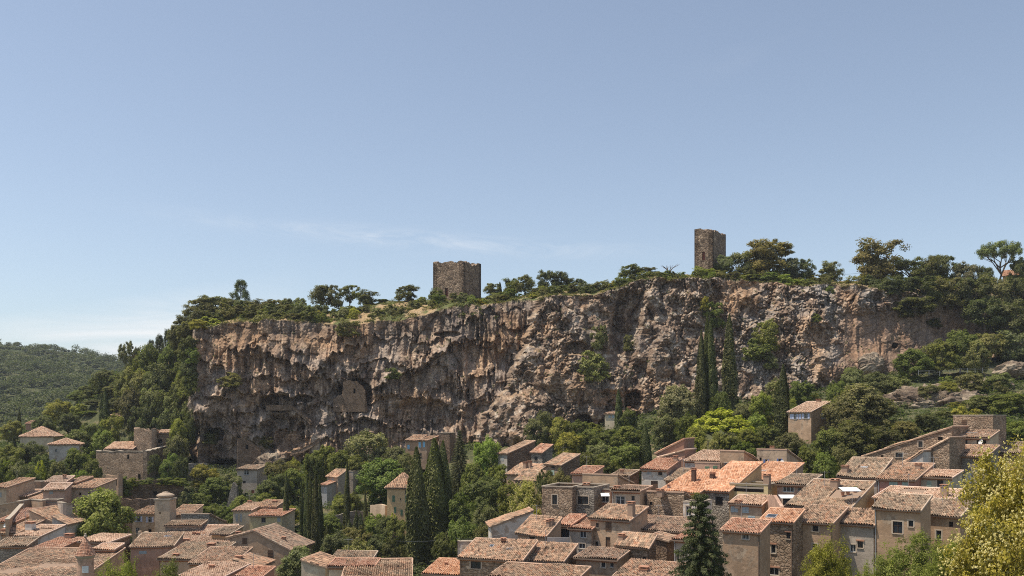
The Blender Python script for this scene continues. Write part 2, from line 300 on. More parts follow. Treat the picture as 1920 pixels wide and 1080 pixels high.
bx = lineY([(480, 1010), (560, 1002), (640, 985), (700, 955), (740, 936), (790, 905), (830, 892), (900, 905)], PY)   # edge of the forward sunlit buttress (px as a function of py)
bx = np.interp(PY, [480, 560, 640, 700, 740, 790, 820, 860], [1012, 1006, 985, 962, 948, 900, 885, 930])+(fbm(PY/18, PX*0, 4, 21)-.5)*26
o = o-7.5*sst(-5, 6, PX-bx)*(1-sst(60, 420, PX-bx))
def bumpf(cx, cy, sx, sy, a): return a*np.exp(-(((PX-cx)/sx)**2+((PY-cy)/sy)**2))
def hole(cx, cy, sx, sy, a, k=2.2): 
    d = np.sqrt(((PX-cx)/sx)**2+((PY-cy)/sy)**2)+(fbm(PX/9, PY/9, 3, 44)-.5)*.5; return a*(1-sst(.72, 1.12, d))
# niche, caves and boulders
nx = np.interp(PY, [540, 600, 680], [1182, 1170, 1158])
o = o+6.5*sst(-26, -18, PX-nx)*(1-sst(14, 34, PX-nx))*sst(544, 558, PY)*(1-sst(640, 690, PY))
o = o+hole(1184, 752, 18, 20, 8)+hole(1235, 790, 22, 20, 7)+hole(420, 886, 30, 28, 10)+hole(1677, 648, 6, 5.5, 6)+hole(842, 628, 26, 6, 3)
o = o+hole(535, 812, 42, 34, 6)+hole(572, 748, 18, 7, 4)+hole(525, 756, 36, 16, 4)+hole(667, 742, 34, 30, 5.5)+hole(470, 844, 14, 20, 4)+hole(405, 815, 20, 14, 4)+hole(595, 872, 28, 22, 5)+hole(800, 780, 70, 30, 2)+hole(1092, 788, 20, 12, 5)+hole(1330, 556, 22, 26, 3)
o = o+hole(1080, 655, 24, 14, 4)+hole(505, 880, 18, 12, 5)
o = o+bumpf(382, 772, 20, 22, -7)+bumpf(372, 690, 10, 70, -4)+bumpf(985, 772, 34, 46, -5)+bumpf(975, 818, 36, 14, -5)+bumpf(1040, 700, 46, 40, -3.4)+bumpf(1120, 730, 50, 26, -3)+bumpf(1255, 700, 50, 60, -3.4)+bumpf(1400, 560, 34, 14, -3)
o = o+bumpf(1540, 690, 60, 24, -4)+bumpf(1633, 680, 22, 16, -5)+bumpf(1500, 590, 24, 60, -2.5)+bumpf(870, 772, 10, 40, -2.4)+bumpf(1300, 560, 40, 40, -2.6)
# --- masks of the rock's character
left = 1-sst(-8, 10, PX-bx); flatw = sst(1545, 1600, PX)*(1-sst(1840, 1900, PX))*sst(560, 600, PY)
uleft = sst(360, 400, PX)*(1-sst(700, 820, PX))*(1-sst(640, 670, PY))          # smoother band under the rim
wx = (fbm(Xm/5, Zm/5, 4, 61)-.5)*5; wz = (fbm(Xm/6, Zm/4, 4, 62)-.5)*6
# repeating tufa curtains: forward lips over recessed flutes
ph = (Zm+wz*1.6+spik*2.6+6*vn(Xm/7, Zm*0, 63))/8.5; s = ph-np.floor(ph)
cur = -(1-s)**2.2*sst(0, .05, s)
o = o+left*cur*2.1*(1-.6*uleft)
flute = 1-np.abs(2*vn((Xm+wx*.35)/1.25, Zm/9, 64)-1); fl2 = 1-np.abs(2*vn((Xm+wx*.3)/.55, Zm/5, 65)-1)
o = o-left*(1-.5*uleft)*(flute**1.6*2.3+fl2*.7)
f1, f2, idw = worley((Xm+wx*.5)/4.6, (Zm+wz*.3)/6.2, 70); o = o-left*(np.clip(f2-f1, 0, .5)*2.0+idw*1.2)
g1, g2, idg = worley((Xm+wx*1.6)/5.6, (Zm+wz*1.0)/8.5, 71); h1, h2, idh = worley((Xm+wx*1.2)/1.9, (Zm+wz*.8)/2.7, 72); k1, k2, idk = worley(Xm/.85+wx*.2, Zm/1.0+wz*.2, 73); q1, q2, _ = worley(Xm/.48, Zm/.42, 74)
kn = (1-left)*(1-flatw*.82); rough = .35+1.1*sst(.38, .64, fbm(Xm/13, Zm/10, 3, 77)); gully = np.abs(vn((Xm+wx*1.5)/11, Zm/30, 78)*2-1)
o = o-kn*(np.clip(g2-g1, 0, .6)*2.6+idg*2.4+gully*3.2+rough*(np.clip(h2-h1, 0, .6)*1.3+idh*.8))-(kn*.8*rough+left*.34)*(np.clip(k2-k1, 0, .6)*1.2+idk*.5)-(kn*.5+left*.25)*np.clip(q2-q1, 0, .6)*.7
ledge = (Zm+wz*.7)/4.4; sl = ledge-np.floor(ledge); o = o+kn*(sl-.5)*.3+kn*(fbm(Xm/2.5, Zm/3.8, 5, 79)-.5)*5.5-kn*(1-np.abs(2*vn((Xm+wx)/2.2, Zm/12, 83)-1))**1.5*1.3
o = o+(fbm(Xm/9, Zm/9, 5, 80)-.5)*5*(1-.5*flatw)-flatw*(flute*.7+np.clip(g2-g1, 0, .5)*1.0)
# the left end of the wall turns away from the viewer
o = o+26*np.clip((372-PX+(vn(PY/16, PY*0, 90)-.5)*16)/28, 0, 1)**1.4
face = 1-sst(.985, 1.0, T)
Dn = D+o*np.where(T <= 1, 1, 0)
# last rows keep the face's own relief at the rim, then the cap runs back to the crest
rim = Dn[NV-1]; 
backD = np.maximum(dtop[0]+26, rim+20)
Dcap = rim[None, :]*(1-tcp)+backD[None, :]*tcp
capY = top+(cr-top)*(1-(1-tcp)**1.7)
BASED = np.where(T <= 1, D, Dcap); 
Yc = np.where(T <= 1, Dn, Dcap)
# features are laid out along the face with the undisplaced depth, relief then moves the rock in depth
Xc = (PX-CX)/F*np.where(T <= 1, D*.35+Dn*.65, Dcap); Zc = (HY-np.where(T <= 1, PY, capY))/F*np.where(T <= 1, D*.35+Dn*.65, Dcap)
Zc = Zc+np.where(T > 1, (fbm(Xc/3, Yc/3, 4, 95)-.5)*1.6*np.minimum(tcp*6, 1), 0)
Zc[NV:] = np.maximum(Zc[NV:], Zc[NV-1][None, :]+0*Zc[NV:])
# rock colour
def lerp(a, b, t): return a+(b-a)*t[..., None]
C = lambda *c: np.array(c, dtype=float)
nA = fbm(Xm/6, Zm/6, 5, 101); nB = fbm(Xm/1.1, Zm/1.1, 4, 102); nS = fbm(Xm/.9, Zm/11, 4, 103); nO = fbm(Xm/11, Zm/7, 4, 104)
col = np.zeros(PX.shape+(3,))+C(.205, .15, .112)
col = lerp(col, C(.36, .275, .20), sst(.42, .66, nB)*.75)
col = lerp(col, C(.27, .255, .24), sst(.45, .62, nA)*(.35+.45*kn*sst(1290, 1420, PX)))
col = lerp(col, C(.50, .44, .37), sst(.56, .70, nB)*.6*(kn*.8+.15))
orange = sst(.52, .66, nO)*.45+np.exp(-(((PX-1512-(PY-620)*.25)/22)**2))*sst(575, 610, PY)*(1-sst(690, 730, PY))*.9+np.exp(-(((PX-1380)/50)**2+((PY-570)/16)**2))*.6+np.exp(-(((PX-1015)/26)**2+((PY-620)/14)**2))*.6+np.exp(-(((PX-540)/130)**2+((PY-635)/22)**2))*.35+np.exp(-(((PX-1810)/50)**2+((PY-610)/20)**2))*.5
col = lerp(col, C(.43, .255, .13), np.clip(orange, 0, .85)*(.40+.40*nB))
col = lerp(col, C(.26, .165, .11), flatw*.55)
stain = sst(.52, .62, nS)*(left*.65+flatw*.75+kn*.2)
col = lerp(col, C(.10, .083, .074), stain*.55)
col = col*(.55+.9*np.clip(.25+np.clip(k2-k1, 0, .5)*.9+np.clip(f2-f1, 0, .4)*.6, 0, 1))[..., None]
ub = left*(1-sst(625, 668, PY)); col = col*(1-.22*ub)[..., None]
# soil and dry grass on the cap
gr = fbm(Xc/5, Yc/5, 5, 120); capc = lerp(np.zeros(PX.shape+(3,))+C(.32, .235, .135), C(.10, .115, .045), sst(.40, .54, gr)); capc = lerp(capc, C(.30, .24, .17), sst(.6, .7, fbm(Xc/1.5, Yc/1.5, 4, 121))*.6)
# grassy ledges where the rock lies flat
dz = np.gradient(Zc, axis=0); dy = np.gradient(Yc, axis=0); slope = np.clip(dy/np.maximum(np.abs(dz), .02), 0, 6)
led = sst(1.6, 3.2, slope)*kn*.55*sst(.4, .6, nA); col = lerp(col, C(.40, .27, .14), led)
capm = sst(.985, 1.02, T+(fbm(Xm/2, Xm*0, 3, 5)-.5)*.06); col = lerp(col, capc*1.0, capm)*1.0
for j in range(3): col[..., j] = np.where(T > 1, capc[..., j], col[..., j])
nr, nc = PX.shape; I = np.arange(nr*nc).reshape(nr, nc); Qd = np.stack([I[:-1, :-1], I[:-1, 1:], I[1:, 1:], I[1:, :-1]], -1).reshape(-1, 4)
m, n, l, b = newmat('tufa_rock', .96, .08); at = n.new('ShaderNodeAttribute'); at.attribute_name = 'rock'; ge = n.new('ShaderNodeNewGeometry')
fn = noise(n, l, 1.6, 8, .75, ge.outputs['Position']); r = ramp(n, [(.30, (.55, .53, .52)), (.52, (.98, .97, .96)), (.72, (1.65, 1.6, 1.5))]); l.new(fn, r.inputs[0])
l.new(mixn(n, l, at.outputs['Color'], r.outputs[0], 1.0, 'MULTIPLY'), b.inputs['Base Color']); bump(n, l, fn, .5, b, .9); ROCK = m
col = np.clip(col*(1+.22*left[..., None])*np.array([1.07, 1.045, 1.02]), 0, .85)  # left part of the face painted lighter, extra light put into the rock colour
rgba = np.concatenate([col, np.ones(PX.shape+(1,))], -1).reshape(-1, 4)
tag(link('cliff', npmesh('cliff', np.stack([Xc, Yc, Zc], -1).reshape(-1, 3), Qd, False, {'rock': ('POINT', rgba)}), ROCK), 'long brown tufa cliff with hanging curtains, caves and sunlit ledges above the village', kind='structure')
def cliffpt(px, py):
    """point of the rock surface seen at px, py"""
    i = int(np.clip(np.searchsorted(pu, px), 0, NU-1)); lo, hi = max(0, i-12), min(NU, i+13)
    sx = CX+F*Xc[:NV, lo:hi]/Yc[:NV, lo:hi]; sy = HY-F*Zc[:NV, lo:hi]/Yc[:NV, lo:hi]; d = (sx-px)**2+(sy-py)**2
    near = d < 30; yy = np.where(near, Yc[:NV, lo:hi], 1e9)
    k = np.unravel_index(np.argmin(yy if near.any() else d), d.shape); return Vector((Xc[k[0], lo+k[1]], Yc[k[0], lo+k[1]], Zc[k[0], lo+k[1]]))
def cap_z(px, Dd):
    i = int(np.clip(np.searchsorted(pu, px), 0, NU-1)); c = Yc[NV-1:, i]
    if Dd >= c[-1]: return Zc[-1, i]-.02*(Dd-c[-1])
    return float(np.interp(Dd, c, Zc[NV-1:, i]))
# plateau behind the crest, down to the sheet of ground
tb = np.linspace(0, 1, 14); PB, TB = np.meshgrid(pu[::8], tb); zl = np.interp(PB, pu, Zc[-1]); yl = np.interp(PB, pu, Yc[-1]); xl = (PB-CX)/F*yl
Yb = yl+TB*170; Xb = (PB-CX)/F*Yb; Zb = zl-(TB**1.3)*6+(fbm(Xb/12, Yb/12, 3, 9)-.5)*1.2*np.minimum(TB*6, 1)
nr, nc = PB.shape; I = np.arange(nr*nc).reshape(nr, nc); Qd = np.stack([I[:-1, :-1], I[:-1, 1:], I[1:, 1:], I[1:, :-1]], -1).reshape(-1, 4)
tag(link('plateau', npmesh('plateau', np.stack([Xb, Yb, Zb], -1).reshape(-1, 3), Qd, True), EARTH), 'dry grassland running back from the edge of the cliff', kind='structure')

# ------------------------------------------------------------------ the wooded hill far behind, on the west side
HCR = [(-1500, 640), (-600, 640), (-200, 622), (0, 645), (60, 650), (110, 658), (160, 664), (215, 676), (300, 700), (420, 722), (700, 765), (1100, 780)]
hp = np.linspace(-1500, 1100, 170); ht = np.linspace(0, 1.25, 60); HP, HT = np.meshgrid(hp, ht)
def hill_pt(px, t):
    y = 430+520*t; crz = (HY-np.interp(px, [p[0] for p in HCR], [p[1] for p in HCR]))/F*950
    tt = np.clip(t, 0, 1); z = -12+(crz+12)*(tt**1.15)-np.maximum(t-1, 0)*90+(fbm(px/60+3, t*5, 4, 33)-.5)*16*np.minimum(1, tt*3)*(1-tt*.75)
    return (px-CX)/F*y, y, z
hx, hy, hz = hill_pt(HP, HT); nr, nc = HP.shape; I = np.arange(nr*nc).reshape(nr, nc); Qd = np.stack([I[:-1, :-1], I[:-1, 1:], I[1:, 1:], I[1:, :-1]], -1).reshape(-1, 4)
m, n, l, b = newmat('hill_earth', .97, .05); ge = n.new('ShaderNodeNewGeometry'); f1_ = noise(n, l, .05, 6, .7, ge.outputs['Position']); r = ramp(n, [(.4, (.055, .07, .03)), (.7, (.12, .11, .055))]); l.new(f1_, r.inputs[0]); l.new(r.outputs[0], b.inputs['Base Color'])
tag(link('wooded_hill', npmesh('wooded_hill', np.stack([hx, hy, hz], -1).reshape(-1, 3), Qd, True), m), 'far hill covered with pine wood', kind='structure')

# ------------------------------------------------------------------ summer haze: one closed box of even air
hzm = bpy.data.materials.new('haze'); hzm.use_nodes = True; hn = hzm.node_tree.nodes; hn.remove(hn['Principled BSDF']); pv = hn.new('ShaderNodeVolumePrincipled'); pv.inputs['Color'].default_value = (.80, .86, .95, 1); pv.inputs['Density'].default_value = .00011; pv.inputs['Anisotropy'].default_value = .1; hzm.node_tree.links.new(pv.outputs[0], hn['Material Output'].inputs['Volume'])
tag(MB().box(-6700, 6700, -160, 6700, -42, 135).build('haze', hzm), 'thin summer haze hanging in the air over the valley', kind='stuff')
def note(*a): pass
# ------------------------------------------------------------------ roofs of canal tiles
def tile_arrays(planes, pitch, row, hgt=.145, flatt=False, seed=0):
    """planes: (O, U, V, hip, holes) in local metres. returns vertices, quads, per-face random number"""
    rng = np.random.default_rng(seed); Vs, Fs, As = [], [], []; base = 0
    for pl in planes:
        O, U, V = [np.array(q, float) for q in pl[:3]]; hip = pl[3] if len(pl) > 3 else None; holes = pl[4] if len(pl) > 4 else ()
        W, L = np.linalg.norm(U), np.linalg.norm(V); u, v = U/W, V/L; nrm = np.cross(u, v); nrm /= np.linalg.norm(nrm)
        if nrm[2] < 0: nrm = -nrm
        nc_, nr_ = max(2, int(round(W/pitch))), max(2, int(round(L/row))); pw, rh = W/nc_, L/nr_
        c, r_ = np.meshgrid(np.arange(nc_), np.arange(nr_)); c = c.ravel(); r_ = r_.ravel()
        keep = np.ones(len(c), bool)
        if hip is not None:
            a, b = hip; uu = (c+.5)*pw; vv = (r_+.5)*rh; lim = L*np.minimum(1, np.minimum(uu/max(a, 1e-3), (W-uu)/max(b, 1e-3))); keep &= vv < lim+rh*.3
        for (h0, h1, g0, g1) in holes: keep &= ~(((c+.5)/nc_ > h0) & ((c+.5)/nc_ < h1) & ((r_+.5)/nr_ > g0) & ((r_+.5)/nr_ < g1))
        c, r_ = c[keep], r_[keep]; k = len(c)
        if not k: continue
        t = np.array([0, .20, .60, .80, 1.0]) if not flatt else np.array([0, .25, .5, .75, .97]); h = np.array([0, 1, 1, 0, 0.])*hgt if not flatt else np.array([0, .3, .35, .3, 0])*hgt*.3
        dx = rng.normal(0, .03, k)*pw; dh = rng.normal(0, .012, k); wob = (vn(c*.09+seed, r_*.15, 3)-.5)*.26
        P = np.zeros((k, 2, 5, 3))
        for e in (0, 1):
            lift = (.045 if e == 0 else 0.0); vpos = (r_+e*1.08)*rh
            for q in range(5):
                uu = (c+t[q])*pw+dx*(0 < q < 4); hh = h[q]+lift*(1 if q < 4 else .6)+dh+wob+.02
                P[:, e, q] = O+uu[:, None]*u+vpos[:, None]*v+hh[:, None]*nrm
        idx = base+np.arange(k*10).reshape(k, 2, 5); F_ = np.stack([idx[:, 0, :-1], idx[:, 0, 1:], idx[:, 1, 1:], idx[:, 1, :-1]], -1).reshape(-1, 4)
        Vs.append(P.reshape(-1, 3)); Fs.append(F_); cv = rng.random(nc_+1)[c]; rr = np.clip(rng.random(k)*.62+cv*.38+(vn(c*.21+seed, r_*.35, 5)-.5)*.35, 0, 1); a_ = np.stack([rr, rr, rr, rr*0-.0], -1); As.append(a_.ravel()); base += k*10
    return np.concatenate(Vs), np.concatenate(Fs), np.concatenate(As)

WOOD = flat('dark_wood', (.07, .045, .03), .6); GLASS, _n, _l, _b = newmat('window_glass', .12, .5); _b.inputs['Base Color'].default_value = (.03, .037, .045, 1)
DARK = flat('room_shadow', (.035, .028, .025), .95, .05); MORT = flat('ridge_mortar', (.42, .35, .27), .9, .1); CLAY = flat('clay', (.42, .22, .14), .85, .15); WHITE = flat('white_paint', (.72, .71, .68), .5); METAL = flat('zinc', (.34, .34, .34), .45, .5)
SH = {'green': (.12, .20, .12), 'blue': (.24, .36, .48), 'deepblue': (.12, .18, .42), 'brown': (.13, .075, .045), 'grey': (.35, .36, .35), 'greyblue': (.38, .45, .47), 'lavender': (.52, .55, .68), 'white': (.66, .66, .64), 'red': (.30, .09, .06), 'palegreen': (.35, .42, .34), 'skyblue': (.28, .52, .68)}
FRAMES = {'w': (.62, .60, .56), 'b': (.10, .06, .04)}
HOUSES = []
def front_solve(x0, x1, D, yaw):
    r = (math.cos(yaw), -math.sin(yaw)); xc = (x0+x1)/2; Cx, Cy = (xc-CX)/F*D, D
    def s(px): t = (px-CX)/F; return (t*Cy-Cx)/(r[0]-t*r[1])
    s0, s1 = s(x0), s(x1); return (Cx+s0*r[0], Cy+s0*r[1]), s1-s0
def wall_mesh(mb, P, n, prof, base, ops, depth=.22):
    """P(s,z)->point on the wall plane, n inward normal, prof [(s,ztop)], ops [(s0,s1,z0,z1)]"""
    n = Vector(n); top = lambda s: float(np.interp(s, [q[0] for q in prof], [q[1] for q in prof]))
    br = sorted(set([q[0] for q in prof]+[v for o in ops for v in o[:2]]))
    for a, b in zip(br[:-1], br[1:]):
        if b-a < 1e-4: continue
        mid = (a+b)/2; z = base
        for o_ in sorted([o_ for o_ in ops if o_[0] < mid < o_[1]], key=lambda q: q[2]):
            if o_[2] > z: mb.poly([P(a, z), P(b, z), P(b, o_[2]), P(a, o_[2])])
            z = o_[3]
        if max(top(a+1e-5), top(b-1e-5)) > z: mb.poly([P(a, z), P(b, z), P(b, top(b-1e-5)), P(a, top(a+1e-5))])
    for s0, s1, z0, z1 in ops:
        c = [P(s0, z0), P(s1, z0), P(s1, z1), P(s0, z1)]; d = [q+n*depth for q in c]
        for i in range(4): mb.poly([c[i], c[(i+1) % 4], d[(i+1) % 4], d[i]])
def H(x0, x1, xs, yE, yR, D, label, kind='f', wall='tan', tile='tan', yaw=None, win=(), chim=(), L=None, side=None, cat='house', name='village_house', group=None, xa=None, yE2=None, deep=None, eave=.38, ridge=True, holes=(), sky=(), extra=None, base=None, dish=None, pitchb=.28):
    """front facade between columns x0..x1 at distance D; xs = column of the far end of the roof's near side; yE eaves row, yR ridge row"""
    if yaw is None: yaw = 19+math.degrees(math.atan(((x0+x1)/2-CX)/F))
    ya = R(yaw); (ox, oy), W = front_solve(x0, x1, D, ya); r = Vector((math.cos(ya), -math.sin(ya), 0)); d = Vector((math.sin(ya), math.cos(ya), 0))
    bx_, by_ = ox+r.x*W, oy+r.y*W
    if L is None:
        t = (xs-CX)/F; L = (t*by_-bx_)/(d.x-t*d.y)
        if not (1.5 < L < 40): note('DEPTH', label, round(L, 1)); L = min(max(abs(L), 3), 14)
    run = L; full = deep or (2*L if kind == 'g' else L)
    zE = (HY-yE)/F*D
    yb = by_+d.y*run
    zR = (HY-yR)/F*(yb if kind in 'fg' else D) if yR is not None else zE
    if kind in 'fg' and not (.04 < (zR-zE)/run < .75): note('PITCH', label, round((zR-zE)/run, 2), 'L', round(run, 1)); zR = zE+run*min(max((zR-zE)/run, .12), .6)
    zE2 = zE if yE2 is None else (HY-yE2)/F*D
    corners = [Vector((ox, oy, 0)), Vector((bx_, by_, 0)), Vector((ox, oy, 0))+d*full, Vector((bx_, by_, 0))+d*full]
    gz = min(float(ground_z(c.x, c.y)) for c in corners)-.8 if base is None else (HY-base)/F*D
    gz = min(gz, zE-1.5)
    root = bpy.data.objects.new(name, None); COL.objects.link(root); root.empty_display_size = .5
    root.location = (ox+r.x*W/2, oy+r.y*W/2, gz); root.rotation_euler = (0, 0, -ya); tag(root, label, cat, group)
    HOUSES.append((ox, oy, r, d, W, full, max(zE, zR)))
    h = zE-gz; rise = zR-zE; h2 = zE2-gz; x_0, x_1 = -W/2, W/2
    # profiles of the wall tops
    if kind == 'f': fr = [(0, h), (W, h)]; sd = [(0, h), (full, h+rise*full/run)]; bk = [(0, h+rise*full/run), (W, h+rise*full/run)]; sl = sd
    elif kind == 'g': fr = [(0, h), (W, h)]; sd = [(0, h), (run, h+rise), (full, h+rise-rise*(full-run)/run)]; sl = sd; e = sd[-1][1]; bk = [(0, e), (W, e)]
    elif kind == 'G': t = (xa-CX)/F; sa = (t*oy-ox)/(r.x-t*r.y); fr = [(0, h), (sa, h+rise), (W, h2)]; bk = fr; sd = [(0, h2), (full, h2)]; sl = [(0, h), (full, h)]
    elif kind == 'l': fr = [(0, h), (W, h+rise)]; bk = fr; sd = [(0, h+rise), (full, h+rise)]; sl = [(0, h), (full, h)]
    elif kind == 'r': fr = [(0, h+rise), (W, h)]; bk = fr; sd = [(0, h), (full, h)]; sl = [(0, h+rise), (full, h+rise)]
    elif kind == 'b': fr = [(0, h), (W, h)]; e = h-full*pitchb; sd = [(0, h), (full, e)]; sl = sd; bk = [(0, e), (W, e)]
    else: fr = [(0, h), (W, h)]; sd = [(0, h), (full, h)]; sl = sd; bk = fr
    def unproj(face, px, py):
        t = (px-CX)/F
        if face == 'F': s = (t*oy-ox)/(r.x-t*r.y); Yp = oy+r.y*s
        elif face == 'R': s = (t*by_-bx_)/(d.x-t*d.y); Yp = by_+d.y*s
        else: s = (t*oy-ox)/(d.x-t*d.y); Yp = oy+d.y*s
        return s, (HY-py)/F*Yp-gz
    PF = lambda s, z: Vector((x_0+s, 0, z)); PR = lambda s, z: Vector((x_1, s, z)); PL = lambda s, z: Vector((x_0, s, z)); PB = lambda s, z: Vector((x_0+s, full, z))
    faces = {'F': (PF, (0, 1, 0), fr, W), 'R': (PR, (-1, 0, 0), sd, full), 'L': (PL, (1, 0, 0), sl, full)}
    ops = {'F': [], 'R': [], 'L': []}; wins = []
    for wd in win:
        face, px, py, ww, hh, ty = wd[:6]; colr = wd[6] if len(wd) > 6 else 'brown'
        sa_, za = unproj(face, px-ww/2, py+hh/2); sb_, zb = unproj(face, px+ww/2, py-hh/2); s0, s1 = min(sa_, sb_), max(sa_, sb_); z0, z1 = min(za, zb), max(za, zb)
        P, nn, prof, span = faces[face]; s0 = max(s0, .12); s1 = min(s1, span-.12); tp = min(float(np.interp(q, [p[0] for p in prof], [p[1] for p in prof])) for q in (s0, s1)) if s1 > s0 else 0
        z1 = min(z1, tp-.12); z0 = max(z0, .2)
        if s1-s0 < .15 or z1-z0 < .2: note('WIN', label, wd); continue
        ops[face].append((s0, s1, z0, z1)); wins.append((face, s0, s1, z0, z1, ty, colr))
    wm = wmat(wall); wb = MB(); wall_mesh(wb, PF, (0, 1, 0), fr, 0, ops['F']); wall_mesh(wb, PL, (1, 0, 0), sl, 0, ops['L']); wall_mesh(wb, PB, (0, -1, 0), bk, 0, [])
    if side:
        sb2 = MB(); wall_mesh(sb2, PR, (-1, 0, 0), sd, 0, ops['R']); sb2.build('side_wall', wmat(side), root)
    else: wall_mesh(wb, PR, (-1, 0, 0), sd, 0, ops['R'])
    wb.build('wall', wm, root)
    for face, s0, s1, z0, z1, ty, colr in wins:
        P, nn, _, _ = faces[face]; nn = Vector(nn); ax = (P(1, 0)-P(0, 0)); up = Vector((0, 0, 1)); w_, h_ = s1-s0, z1-z0
        def slab(mb, a0, a1, c0, c1, o0, o1): mb.obox(P(a0, c0)+nn*o0, ax*(a1-a0), up*(c1-c0), nn*(o1-o0)); return mb
        if ty == 'd':
            slab(MB(), s0, s1, z0, z1, .18, .24).build('opening', DARK, root); continue
        if ty == 'door':
            dr = slab(MB(), s0, s1, z0, z1, .12, .18).build('door', flat('shutter_'+colr, SH[colr], .6), root); slab(MB(), s0+w_*.8, s0+w_*.86, z0+h_*.45, z0+h_*.5, .06, .12).build('handle', METAL, dr); continue
        if ty == 's':
            for a, b in ((0, .49), (.51, 1)):
                sh = MB(); slab(sh, s0+w_*a, s0+w_*b, z0, z1, -.04, .02)
                for q in range(1, 4): slab(sh, s0+w_*a+.03, s0+w_*b-.03, z0+h_*(q/4)-.03, z0+h_*(q/4)+.03, -.065, -.04)
                sh.build('shutter', flat('shutter_'+colr, SH[colr], .6), root)
            slab(MB(), s0, s1, z0, z1, .10, .16).build('opening', DARK, root); continue
        fc = flat('frame_white', (.6, .59, .56), .5) if ty in ('w', 'o', 'lw') else WOOD
        fb = MB(); t_ = min(.07, w_*.09); slab(fb, s0, s0+t_, z0, z1, .10, .17); slab(fb, s1-t_, s1, z0, z1, .10, .17); slab(fb, s0+t_, s1-t_, z0, z0+t_, .10, .17); slab(fb, s0+t_, s1-t_, z1-t_, z1, .10, .17)
        nm = max(1, int(round(w_/.6)))-1 if w_ > 1.3 else (1 if w_ > .55 else 0)
        for q in range(nm): x = s0+w_*(q+1)/(nm+1); slab(fb, x-t_/2, x+t_/2, z0+t_, z1-t_, .095, .165)
        if h_ > 1.0: slab(fb, s0+t_, s1-t_, z0+h_*.62, z0+h_*.62+.04, .105, .16)
        wo = fb.build('window', fc, root); slab(MB(), s0+t_, s1-t_, z0+t_, z1-t_, .135, .145).build('pane', GLASS, wo)
        if h_ > .5: slab(MB(), s0-.08, s1+.08, z0-.08, z0-.002, -.10, .04).build('sill', MORT, wo)
        if D < 150 and w_ > .45:
            sr = MB(); q_ = .13; slab(sr, s0-q_, s0-.003, z0-.0, z1+q_, -.025, .0); slab(sr, s1+.003, s1+q_, z0-.0, z1+q_, -.025, .0); slab(sr, s0, s1, z1+.003, z1+q_, -.025, .0); sr.build('surround', flat('surround', (.52, .42, .32), .9, .1), wo)
        if ty in ('lw', 'l'): slab(MB(), s0-.15, s1+.15, z1+.002, z1+.14, -.12, .02).build('lintel', CLAY, wo)
        if ty == 'o':
            for a0, a1 in ((s0-w_*.52, s0-.02), (s1+.02, s1+w_*.52)): slab(MB(), a0, a1, z0, z1, -.07, -.02).build('shutter', flat('shutter_'+colr, SH[colr], .6), root)
    ov, e = .18, eave; pit = rise/run if kind in 'fg' else 0
    if kind == 'f': planes = [((x_0-ov, -e, h-e*pit), (W+2*ov, 0, 0), (0, full+e+.1, (full+e+.1)*pit), None, holes)]
    elif kind == 'g': planes = [((x_0-ov, -e, h-e*pit), (W+2*ov, 0, 0), (0, run+e, (run+e)*pit), None, holes), ((x_1+ov, full+e, h+rise-pit*(full-run)-e*pit), (-W-2*ov, 0, 0), (0, -(full-run+e), (full-run+e)*pit))]
    elif kind == 'G':
        pl_, pr_ = rise/sa, (h+rise-h2)/(W-sa)
        planes = [((x_0-e, full+ov, h-e*pl_), (0, -full-2*ov, 0), (sa+e, 0, (sa+e)*pl_), None, ()), ((x_1+e, -ov, h2-e*pr_), (0, full+2*ov, 0), (-(W-sa)-e, 0, (W-sa+e)*pr_), None, holes)]
    elif kind == 'l': p_ = rise/W; planes = [((x_0-e, full+ov, h-e*p_), (0, -full-2*ov, 0), (W+e, 0, (W+e)*p_), None, holes)]
    elif kind == 'r': p_ = rise/W; planes = [((x_1+e, -ov, h-e*p_), (0, full+2*ov, 0), (-W-e, 0, (W+e)*p_), None, holes)]
    elif kind == 'b': planes = [((x_1+ov, full+e, h-(full+e)*pitchb), (-W-2*ov, 0, 0), (0, -(full+e-.25), (full+e-.25)*pitchb))]
    elif kind == 'h':
        zr = (HY-yR)/F*(D+full/2)-gz-h; hw, hl = (W+2*e)/2, (full+2*e)/2; k_ = min(hw, hl); zr = max(zr, k_*.2)
        planes = [((-hw, -e, h), (2*hw, 0, 0), (0, hl, zr), (k_, k_)), ((hw, full+e, h), (-2*hw, 0, 0), (0, -hl, zr), (k_, k_)), ((-hw, full+e, h), (0, -2*hl, 0), (k_, 0, zr), (hl, hl)), ((hw, -e, h), (0, 2*hl, 0), (-k_, 0, zr), (hl, hl))]
    else: planes = []
    pitchw = .27 if D < 130 else (.30 if D < 175 else .36); rw = .40 if D < 130 else (.42 if D < 175 else .52)
    if planes:
        rb = MB()
        for pl in planes:
            O, U, V = map(Vector, pl[:3]); nn = U.cross(V).normalized(); nn = nn if nn.z > 0 else -nn
            if len(pl) > 3 and pl[3] and kind == 'h':
                a, b = pl[3]; Wd = U.length; ps = [O, O+U, O+U*(1-b/Wd)+V, O+U*(a/Wd)+V]; rb.poly([p-nn*.03 for p in ps]); rb.poly([p-nn*.15 for p in reversed(ps)])
                for i in range(4): rb.poly([ps[i]-nn*.15, ps[(i+1) % 4]-nn*.15, ps[(i+1) % 4]-nn*.03, ps[i]-nn*.03])
            else: rb.obox(O-nn*.16, U, V, nn*.13)
        ro = rb.build('roof', MORT if kind != 'h' else CLAY, root); ro.data.materials[0] = flat('eave_board', (.30, .21, .15), .9, .1)
